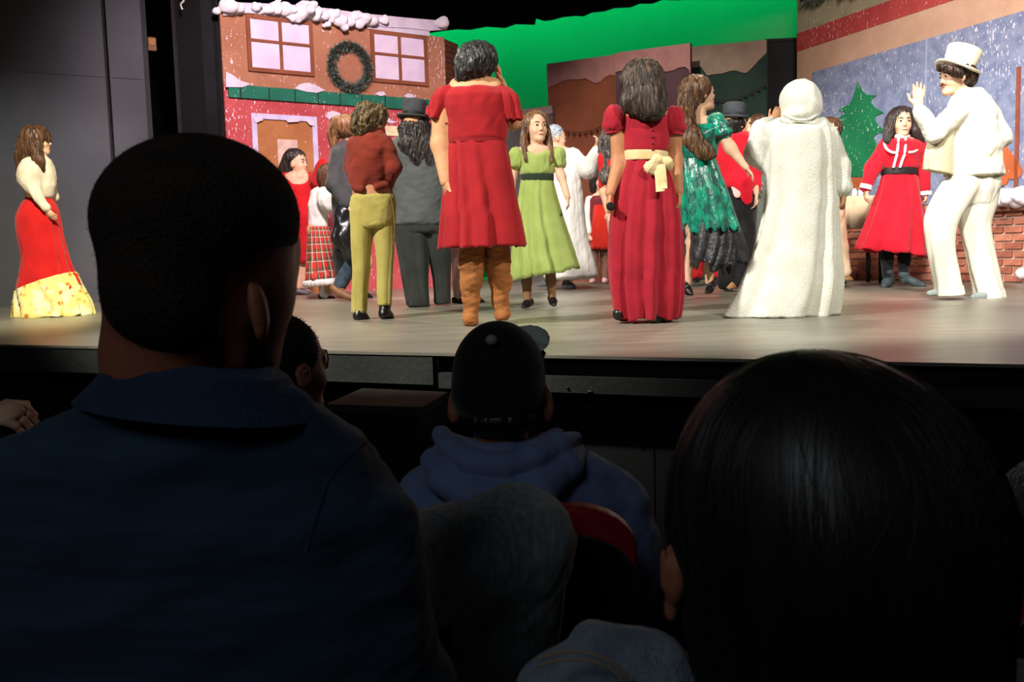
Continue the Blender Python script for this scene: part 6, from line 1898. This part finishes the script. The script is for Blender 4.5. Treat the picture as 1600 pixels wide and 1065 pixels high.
# ------------------------------------------------------------------ the audience
navy = cloth('navy_jersey', (50, 72, 94), (38, 56, 76), bscale=300, stretch=(0.5, 1, 6))
denim_dark = cloth('charcoal_denim', (172, 184, 188), (136, 148, 152), bscale=260, stretch=(4, 4, 0.6), scale=30, bump=0.4)
denim_blue = cloth('washed_denim', (128, 140, 152), (100, 112, 128), bscale=260, scale=26, bump=0.5)
jersey = cloth('blue_fleece', (120, 138, 180), (104, 121, 162), bscale=200)
skin_aud = skin('skin_audience', (164, 100, 72))
shoe_m = mat('dark_trainer', (40, 40, 42), 0.7)


def seat_legs(cx, Yh, w=0.11, r=0.075, fwd=0.44, yaw=0.0):
    out, feet = [], []
    for sgn in (-1, 1):
        h = np.array([cx + sgn * w, Yh, 0.585])
        k = np.array([cx + sgn * (w + 0.04), Yh + fwd, 0.56])
        a = np.array([cx + sgn * (w + 0.02), Yh + fwd - 0.02, 0.09])
        out += [Cone(h, k, r * 1.15, r * 0.85), Cone(k, a, r * 0.85, r * 0.6)]
        feet.append(a)
    return out, feet


def feet_shoes(F, feet):
    for a in feet:
        v, f = solid([Cone(a + np.array([0, -0.03, -0.04]), a + np.array([0, 0.17, -0.055]), 0.05, 0.04), Half((0, 0, 0.003), (0, 0, -1))], 0.01, 0.02)
        link('shoe', v, f, shoe_m, F.o)


# 21 ---- man with cropped hair and navy shirt
F = Fig('man with close-cropped hair in navy collared shirt, large at the left', 0.78, 300, z=0.0)
hd = [F.ell(310, 345, 0, 150, 128, 160), F.ell(280, 440, -0.02, 106, 108, 114), F.ell(392, 430, 0.045, 72, 118, 95), F.ell(448, 380, 0.075, 20, 42, 30), F.ell(405, 540, 0.05, 34, 72, 60), F.ell(440, 455, 0.085, 18, 50, 24)]
hd += F.chain([(276, 470, 0, 104), (270, 560, 0.005, 100), (268, 660, 0.03, 90)])
hd += [F.ell(404, 484, -0.042, 14, 42, 20, roll=8, k=6), F.ell(412, 480, -0.056, 8, 24, 12, roll=8, op='s', k=8), F.ell(397, 480, -0.047, 5, 38, 8, roll=8, k=5), F.ell(407, 520, -0.044, 8, 12, 9, k=5)]
F.body(hd, k=36, vox=5)
F.body([F.rows([(700, 110, 450, 0.04), (800, -30, 530, 0.05), (1000, -80, 590, 0.04), (1300, -60, 590, 0.06), (1750, -50, 560, 0.08)], 0.45, -10)] + F.chain([(540, 830, 0.05, 60), (600, 1080, 0.08, 70), (520, 1220, 0.28, 52)]) + F.chain([(-40, 830, 0.05, 60), (-110, 1080, 0.08, 70), (0, 1220, 0.28, 52)]), k=40, vox=12)
F.hand(520, 1220, 0.28, 470, 1230, 0.45, vox=5)
F.hand(0, 1220, 0.28, 60, 1230, 0.45, vox=5)
F.done(skin_aud)
crop = mat('cropped_hair', (52, 40, 30), 0.9, (36, 28, 21), 40, 0.6, 300)
F.part('cropped_hair', [F.ell(309, 343, 0, 154, 131, 164), F.ell(278, 445, -0.02, 110, 116, 118), F.ell(455, 500, 0.02, 80, 118, 260, op='s', k=10), Half(F.p(270, 552), (0, 0, -1))], crop, k=30, vox=5, fuzz=(6000, 4))
sh = F.part('shirt', [F.rows([(585, 190, 400, 0), (612, 150, 470, 0.0), (650, 55, 530, 0.01), (690, -30, 580, 0.02), (740, -110, 622, 0.03), (800, -150, 652, 0.03), (900, -175, 676, 0.04), (1000, -185, 694, 0.04), (1100, -190, 712, 0.05), (1300, -150, 690, 0.06), (1600, -110, 640, 0.08)], 0.44, 0, rnd=0)] + F.chain([(570, 830, 0.04, 85), (625, 1080, 0.08, 82), (540, 1210, 0.27, 60)]) + F.chain([(-60, 830, 0.04, 85), (-115, 1080, 0.08, 82), (-10, 1210, 0.27, 60)]), navy, k=40, vox=8, smooth=3, disp=[(9, 210, (0.45, 1, 1.3), 204), (3.5, 80, (0.35, 1, 1.4), 202)])
F.loft('collar', [(120, 622, 492, 655, 0.0, 0.7), (150, 590, 470, 622, 0.0, 0.72), (168, 556, 446, 588, 0.0, 0.74)], cloth('navy_collar', (46, 62, 92), (36, 49, 74)), 0.7, folds=(7, 0, 0.02), n=64, thick=14)
F.tube('armhole_seam', [(572, 690, -0.19), (520, 740, -0.2), (498, 800, -0.2), (480, 860, -0.195)], 2.5, cloth('navy_seam', (34, 46, 70)), 6)
jl = F.chain([(480, 1000, 0.2, 160), (610, 905, 0.42, 145), (803, 852, 0.55, 156)]) + F.chain([(803, 852, 0.55, 156), (775, 1090, 0.60, 142), (745, 1300, 0.66, 120)])
lg, ft = seat_legs(-0.42, 0.9)
F.part('jeans', jl + lg[:2] + [Cone(np.array([-0.36, 0.9, 0.5]), F.p(480, 1000, 0.2), 0.13, 0.09)], denim_dark, k=45, vox=9, smooth=2, disp=[(7, 200, (0.8, 1, 1.2), 203), (2.5, 90, (1, 1, 0.8), 207)])
F.tube('side_seam', [(884, 870, 0.50), (880, 950, 0.53), (866, 1040, 0.56), (850, 1130, 0.6)], 3.0, mat('seam_thread', (128, 130, 128), 0.9), 6)
a_ = F.p(745, 1310, 0.66)
v, f = solid([Cone(a_, a_ + np.array([-0.02, 0.16, -0.04]), 0.055, 0.045)], 0.01, 0.02)
link('shoe', v, f, shoe_m, F.o)
feet_shoes(F, ft[:1])

# 22 ---- man with glasses beyond the navy collar
F = Fig('dark-haired man with glasses beyond the cropped-haired man', 1.78, 440, z=0.0)
F.head(443, 574, 0, 168, 42, 2, 0, neck=F.p(430, 690), vox=3, lip=lip_m)
F.body([F.rows([(690, 380, 480), (720, 310, 550), (800, 290, 570), (1000, 300, 560), (1060, 300, 560)], 0.5, -6)] + F.chain([(310, 750, 0, 38), (290, 860, 0.05, 34), (350, 930, 0.2, 24)]) + F.chain([(550, 750, 0, 38), (570, 860, 0.05, 34), (510, 930, 0.2, 24)]) + F.chain([(430, 650, 0, 32), (430, 720, 0, 34)]), k=20, vox=8)
F.hand(350, 930, 0.2, 400, 940, 0.35, vox=4)
F.hand(510, 930, 0.2, 470, 940, 0.35, vox=4)
lg, ft = seat_legs(float(F.base[0]), 1.85)
F.done(skin_aud)
F.part('hair', [F.ell(436, 552, 0.0, 62, 62, 66), F.ell(425, 590, -0.03, 46, 50, 46), F.ell(470, 620, -0.03, 20, 34, 50, op='s', k=6)], mat('short_dark_hair', (36, 28, 22), 0.7, (22, 17, 14), 60, 0.6, 200), k=10, vox=3, fuzz=(2200, 7))
F.part('pullover', [F.rows([(700, 370, 490), (725, 305, 555), (800, 285, 575), (1000, 295, 565), (1080, 295, 565)], 0.55, 3)] + F.chain([(310, 750, 0, 44), (288, 860, 0.05, 40), (345, 925, 0.18, 30)]) + F.chain([(550, 750, 0, 44), (572, 860, 0.05, 40), (515, 925, 0.18, 30)]), black_c, k=20, vox=8)
F.part('trousers', lg, black_c, k=30, vox=10)
feet_shoes(F, ft)
gl_m = mat('dark_spectacle_frame', (24, 22, 22), 0.3)
tmp = F.tube('glasses', [(470, 583, -0.085), (484, 574, -0.02), (497, 562, 0.09)], 1.5, gl_m, 6, label='dark framed glasses')
F.tube('rim', [(492, 548, 0.10), (510, 547, 0.085), (511, 574, 0.085), (494, 575, 0.10), (492, 548, 0.10)], 1.6, gl_m, 6, parent=tmp, sub=2)
gls = bpy.data.materials.new('lens_glass')
gls.use_nodes = True
gb = gls.node_tree.nodes['Principled BSDF']
gb.inputs['Transmission Weight'].default_value = 0.9
gb.inputs['Roughness'].default_value = 0.05
gb.inputs['Base Color'].default_value = (0.9, 0.9, 0.9, 1)
v, f = prismmesh([F.p(493, 549, 0.10), F.p(509, 548, 0.085), F.p(510, 573, 0.085), F.p(494, 574, 0.10)], np.array([0.2, 0.9, 0]) / 0.92, 0.002)
link('lens', v, f, gls, tmp, smooth=False)

# 23 ---- spectator in a black cap and blue hoodie
F = Fig('spectator in black baseball cap and blue hooded sweatshirt, centre', 1.72, 780, z=0.0)
F.head(783, 604, 0.03, 152, 14, 8, 0, neck=F.p(782, 700, 0.02), vox=3.2)
F.body([F.rows([(715, 690, 900), (760, 650, 985), (900, 645, 1000), (1020, 660, 980)], 0.5, -6)] + F.chain([(668, 790, 0, 42), (640, 900, 0.05, 36), (690, 1000, 0.2, 26)]) + F.chain([(975, 800, 0, 42), (1005, 910, 0.05, 36), (930, 1000, 0.2, 26)]) + F.chain([(782, 660, 0, 42), (785, 740, 0, 46)]) + [F.ell(712, 632, -0.0, 13, 33, 16, roll=-8, k=4), F.ell(852, 628, -0.0, 13, 33, 16, roll=8, k=4), F.ell(708, 634, -0.02, 6, 20, 10, op='s', k=4), F.ell(857, 630, -0.02, 6, 20, 10, op='s', k=4)], k=16, vox=5)
F.hand(690, 1000, 0.2, 740, 1010, 0.32, vox=4)
F.hand(930, 1000, 0.2, 880, 1010, 0.32, vox=4)
lg, ft = seat_legs(float(F.base[0]) + 0.02, 1.75)
F.done(skin_aud)
capm = cloth('black_cap_twill', (22, 22, 23), (15, 15, 16), bscale=300)
cap = F.part('cap', [F.ell(779, 585, 0.02, 74, 86, 88), F.ell(778, 620, 0.0, 71, 48, 80), Half(F.p(780, 662, 0), (0, -0.12, -1))], capm, k=20, vox=3)
up_c = np.array([0.06, -0.42, 0.9])
up_c /= np.linalg.norm(up_c)
ctr = F.p(779, 590, 0.02)
btn = F.p(768, 531, -0.075)
v, f = solid([Ell(btn, (0.011, 0.008, 0.010))], 0.0022, 0.001)
link('cap_button', v, f, mat('grey_button', (150, 150, 150), 0.6), cap)
e1 = np.cross(up_c, np.array([0, 1.0, 0]))
e1 /= np.linalg.norm(e1)
e2 = np.cross(up_c, e1)
dirb = (btn - ctr) / np.linalg.norm(btn - ctr)
rad = np.array([74, 88, 86]) * F.sc
for i in range(6):
    t = i * math.pi / 3 + 0.5
    tg = e1 * math.cos(t) + e2 * math.sin(t)
    pts = []
    for a in np.linspace(0.1, 1.25, 9):
        q_ = dirb * math.cos(a) + tg * math.sin(a)
        q_ = q_ / np.linalg.norm(q_ / rad)
        pts.append(ctr + q_ * 1.004)
    v, f = tubemesh(pts, 0.0016, 5)
    link('panel_seam', v, f, mat('cap_stitch', (34, 34, 35), 0.7), cap)
F.part('brim', F.chain([(796, 536, 0.09, 60), (822, 533, 0.15, 42)], flat=((-0.15, -0.6, 0.78), 0.1)) + F.chain([(808, 540, 0.11, 45), (834, 556, 0.13, 22)], flat=((-0.25, -0.6, 0.75), 0.12)), cloth('grey_brim_twill', (206, 212, 204), (190, 196, 190)), k=4, vox=2.6, parent=cap)
F.part('hair', [F.ell(782, 652, -0.02, 60, 32, 58)], hair_black, k=6, vox=3, strands=False)
F.part('hoodie', [F.rows([(698, 712, 880, 0), (712, 680, 930), (735, 645, 965), (765, 632, 990), (800, 629, 1010), (850, 628, 1024), (900, 630, 1030), (1000, 640, 1015), (1040, 645, 1005)], 0.5, 3, rnd=0)] + F.chain([(668, 780, 0, 46), (642, 890, 0.04, 42), (690, 990, 0.18, 32)]) + F.chain([(968, 785, 0, 46), (1000, 890, 0.04, 42), (935, 990, 0.18, 32)]), jersey, k=14, vox=4.5, disp=[(3.5, 90, (0.7, 1, 1.0), 231), (1.0, 40, (0.7, 1, 1), 232)])
F.part('hood', F.chain([(690, 678, 0.0, 15), (704, 702, -0.06, 19), (738, 722, -0.11, 20), (785, 730, -0.125, 20), (835, 715, -0.11, 20), (872, 696, -0.07, 19), (898, 684, -0.03, 12)]) + F.chain([(676, 718, -0.03, 20), (694, 748, -0.09, 25), (735, 772, -0.125, 27), (790, 780, -0.14, 28), (845, 764, -0.13, 27), (886, 730, -0.08, 24), (902, 706, -0.02, 16)]) + F.chain([(704, 690, 0.04, 16), (740, 704, -0.02, 18), (790, 710, -0.05, 20), (840, 700, -0.02, 18), (870, 682, 0.03, 16)]), jersey, k=7, vox=3.2, disp=[(1.5, 60, (1, 1, 1), 233)])
F.part('trousers', lg, denim_dark, k=30, vox=9)
feet_shoes(F, ft)

# 24 ---- dark-haired spectator in denim at the right
F = Fig('spectator with long dark hair in denim jacket, large at the right', 0.60, 1310, z=0.0)
pr = [F.ell(1300, 850, 0.0, 225, 280, 235), F.ell(1300, 1000, 0.04, 160, 170, 150)] + F.chain([(1225, 960, -0.005, 130), (1235, 1250, 0.0, 150)]) + [F.ell(1054, 896, 0.0, 20, 52, 34, roll=-3, k=8), F.ell(1048, 952, 0.002, 12, 20, 16, k=8), F.ell(1046, 894, -0.022, 7, 30, 12, op='s', k=10), F.ell(1036, 890, -0.006, 5, 44, 9, k=5)]
F.body(pr, k=34, vox=6)
F.body([F.rows([(1180, 1150, 1450, 0.0), (1260, 980, 1650, 0.0), (1500, 960, 1690, 0.02), (1900, 1000, 1650, 0.05)], 0.4, -8)] + F.chain([(960, 1330, 0, 95), (900, 1600, 0.06, 85), (1000, 1800, 0.25, 60)]) + F.chain([(1660, 1330, 0, 95), (1720, 1600, 0.06, 85), (1620, 1800, 0.25, 60)]), k=40, vox=14)
F.hand(1000, 1800, 0.25, 1080, 1800, 0.38, vox=8)
F.hand(1620, 1800, 0.25, 1540, 1800, 0.38, vox=8)
lg, ft = seat_legs(float(F.base[0]), 0.66)
F.done(skin_aud)
F.part('hair', [F.ell(1298, 835, 0.0, 262, 292, 275), F.ell(1250, 760, 0.0, 195, 212, 220)] + F.chain([(1322, 860, -0.01, 245), (1318, 1180, -0.02, 238)], flat=((0, 1, 0), 0.9)) + [F.ell(1030, 930, 0.0, 40, 90, 150, op='s', k=14), F.ell(1085, 1080, 0.03, 34, 150, 70, op='s', k=14)], mat('near_black_hair', (34, 28, 25), 0.42, (20, 16, 15), 60, 0.0, 300, stretch=(1, 1, 0.1), spec=0.5), k=30, vox=6, smooth=5, strands=(6500, 34, 17, 1.0))
F.part('denim_jacket', F.chain([(880, 1110, 0.0, 80), (945, 1066, 0.0, 84), (1010, 1062, 0.0, 76), (1090, 1150, 0, 90)], flat=((0, 1, 0), 1.2)) + F.chain([(1620, 1125, 0, 92), (1530, 1130, 0, 84), (1460, 1190, 0, 90)], flat=((0, 1, 0), 1.2)) + [F.rows([(1120, 1050, 1550, 0.0), (1200, 900, 1700, 0.0), (1500, 900, 1740, 0.02), (1900, 960, 1700, 0.05)], 0.42, 4)] + F.chain([(890, 1120, 0, 100), (860, 1400, 0.02, 105), (880, 1600, 0.06, 95), (990, 1790, 0.24, 68)]) + F.chain([(1700, 1150, 0, 100), (1745, 1400, 0.02, 105), (1740, 1600, 0.06, 95), (1630, 1790, 0.24, 68)]) + [F.ell(978, 1000, -0.04, 20, 34, 30, op='s', k=20)], denim_blue, k=26, vox=7, smooth=2, disp=[(8, 130, (1, 1, 0.7), 242), (1.5, 60, (1, 1, 1), 243)])
for dy_ in (0, 12):
    F.tube('stitching', [(842, 1028 + dy_, -0.055), (880, 1018 + dy_, -0.052), (930, 1022 + dy_, -0.052), (965, 1042 + dy_, -0.05), (985, 1070 + dy_, -0.05)], 2.2, mat('tan_thread', (176, 150, 116), 0.8), 6)
F.part('jeans', lg, denim_dark, k=40, vox=14)
feet_shoes(F, ft)

# 25 ---- spectator at the left edge, only a hand in view
F = Fig('spectator at the left picture edge holding up a closed hand', 1.5, -190, z=0.0)
F.head(-210, 560, 0, 200, 20, 0, neck=F.p(-205, 690), vox=4)
F.body([F.rows([(700, -260, -150), (740, -340, -80), (820, -360, -60), (1100, -345, -70), (1250, -340, -70)], 0.5, -6)] + F.chain([(-90, 780, 0, 46), (-70, 850, 0.1, 40), (-28, 652, 0.12, 25)]) + F.chain([(-330, 780, 0, 46), (-360, 920, 0.05, 40), (-290, 1000, 0.25, 26)]) + F.chain([(-205, 660, 0, 44), (-205, 740, 0, 46)]), k=18, vox=8)
F.hand(-40, 652, 0.12, 78, 636, 0.12, n=(0.0, 0.5, -0.85), thumb=1, curl=0.8, vox=2.6, wr=24)
F.hand(-290, 1000, 0.25, -230, 1010, 0.35, vox=5)
lg, ft = seat_legs(float(F.base[0]), 1.6)
F.done(skin_light)
F.part('jumper', [F.rows([(700, -270, -140), (745, -345, -75), (820, -366, -54), (1100, -350, -64), (1260, -345, -64)], 0.55, 3)] + F.chain([(-90, 780, 0, 54), (-60, 850, 0.1, 50), (-46, 700, 0.12, 38)]) + F.chain([(-330, 780, 0, 54), (-362, 920, 0.05, 48), (-295, 990, 0.22, 34)]) + F.chain([(-20, 760, 0.05, 46), (20, 720, 0.1, 36), (34, 700, 0.12, 26)]), cloth('dark_plum_knit', (44, 40, 54), (34, 31, 42)), k=20, vox=7, disp=[(3, 40, (1, 1, 1), 251)])
F.part('hair', [F.ell(-214, 530, -0.02, 76, 76, 80)], hair_dark, k=8, vox=4)
F.part('trousers', lg, black_c, k=30, vox=10)
feet_shoes(F, ft)

# 26 ---- spectator at the right edge in a fuzzy collar
F = Fig('spectator in fuzzy brown hooded jacket at the right picture edge', 1.38, 1740, z=0.0)
F.head(1745, 585, 0, 220, -10, 0, neck=F.p(1745, 720), vox=5)
F.body([F.rows([(740, 1690, 1800), (790, 1600, 1890), (900, 1590, 1900), (1150, 1600, 1890), (1180, 1600, 1890)], 0.5, -8)] + F.chain([(1610, 860, 0, 50), (1590, 1010, 0.06, 44), (1660, 1090, 0.25, 28)]) + F.chain([(1880, 860, 0, 50), (1900, 1010, 0.06, 44), (1830, 1090, 0.25, 28)]) + F.chain([(1745, 690, 0, 48), (1745, 780, 0, 50)]), k=20, vox=9)
F.hand(1660, 1090, 0.25, 1700, 1095, 0.36, vox=5)
F.hand(1830, 1090, 0.25, 1790, 1095, 0.36, vox=5)
lg, ft = seat_legs(float(F.base[0]), 1.46)
F.done(skin_aud)
fuzz = mat('fuzzy_brown_fleece', (96, 74, 70), 0.95, (74, 56, 54), 40, 0.8, 160, sheen=0.5)
F.part('fleece_jacket', [F.rows([(745, 1660, 1830), (770, 1610, 1880), (800, 1590, 1900), (900, 1580, 1910), (1150, 1590, 1900), (1195, 1590, 1900)], 0.52, 3)] + F.chain([(1625, 800, 0, 52), (1600, 930, 0.02, 50), (1588, 1010, 0.06, 50), (1655, 1080, 0.22, 34)]) + F.chain([(1870, 850, 0, 56), (1902, 1010, 0.06, 50), (1835, 1080, 0.22, 34)]) + F.chain([(1588, 790, -0.02, 26), (1612, 770, -0.06, 40), (1660, 760, -0.1, 46), (1740, 780, -0.12, 50), (1820, 760, -0.1, 46)]) + F.chain([(1592, 768, -0.02, 14), (1612, 738, 0.0, 18), (1650, 715, 0.02, 26)]), fuzz, k=16, vox=5, disp=[(2.2, 14, (1, 1, 1), 261)], fuzz=(2500, 8))
F.part('hair', [F.ell(1748, 560, -0.03, 86, 90, 90), F.ell(1748, 650, -0.08, 70, 80, 50)], hair_black, k=8, vox=5)
F.part('trousers', lg, black_c, k=30, vox=10)
feet_shoes(F, ft)

# ---- stacking chairs with red pads
red_pad = mat('red_vinyl', (172, 38, 44), 0.5, (150, 30, 36), 10, 0.15, 60)
shell_m = mat('black_shell', (14, 14, 15), 0.6, (10, 10, 11), 10)


def chair(cx, y, label, z1=0.83):
    hw = 0.205
    ch_ = empty('stacking_chair', (cx, y + 0.2, 0.0))
    tag(ch_, label, 'chair', 'red and black stacking chairs')

    def outline(w, top, bot, r):
        pts = [(-w, bot), (w, bot)]
        for t in np.linspace(0, math.pi / 2, 9):
            pts.append((w - r + r * math.cos(t), top - r * 0.75 + r * 0.75 * math.sin(t)))
        for t in np.linspace(math.pi / 2, math.pi, 9):
            pts.append((-w + r + r * math.cos(t), top - r * 0.75 + r * 0.75 * math.sin(t)))
        return pts

    def slab(name, o, y0, t, m, par=ch_, bev=0.0):
        P = [np.array([cx + a, y0 - (b - 0.45) * 0.16, b]) for a, b in o]
        v, f = prismmesh(P[::-1], (0, -1, 0), -t)
        return link(name, v, f, m, par, smooth=False)
    tilt = 0.0
    slab('backrest_shell', outline(hw - 0.012, z1 - 0.04, 0.5, 0.10), y, 0.012, shell_m)
    pad = slab('backrest_pad', outline(hw, z1 + 0.012, 0.5, 0.105), y + 0.018, 0.05, red_pad)
    b = pad.modifiers.new('bevel', 'BEVEL')
    b.width = 0.012
    b.segments = 3
    o = outline(hw - 0.009, z1 - 0.036, 0.46, 0.10)
    v, f = tubemesh([np.array([cx + a, y + 0.012 - (b_ - 0.45) * 0.16, b_]) for a, b_ in (o[1:] + [o[0]])], 0.004, 8)
    link('chrome_rim', v, f, metal_m, ch_)
    v, f = boxmesh((cx, y + 0.25, 0.45), (hw, 0, 0), (0, 0.2, 0), (0, 0, 0.03), 0.02)
    link('seat', v, f, red_pad, ch_, smooth=False)
    for sx_ in (-1, 1):
        for (ya, yb) in ((0.03, -0.03), (0.43, 0.47)):
            v, f = tubemesh([np.array([cx + sx_ * (hw - 0.01), y + ya, 0.46]), np.array([cx + sx_ * (hw + 0.01), y + yb, 0.0])], 0.011, 8)
            link('leg', v, f, metal_m, ch_)
    return ch_


pc = at(800, 850, 1.47)
chair(float(pc[0]), 1.5, 'stacking chair with red pad and chrome rim behind the blue hoodie')
pc = at(1776, 860, 1.23)
chair(float(pc[0]), 1.22, 'stacking chair with red pad cut by the right picture edge', 0.815)

for _ob in SC.objects:
    if '_o' in _ob:
        del _ob['_o']
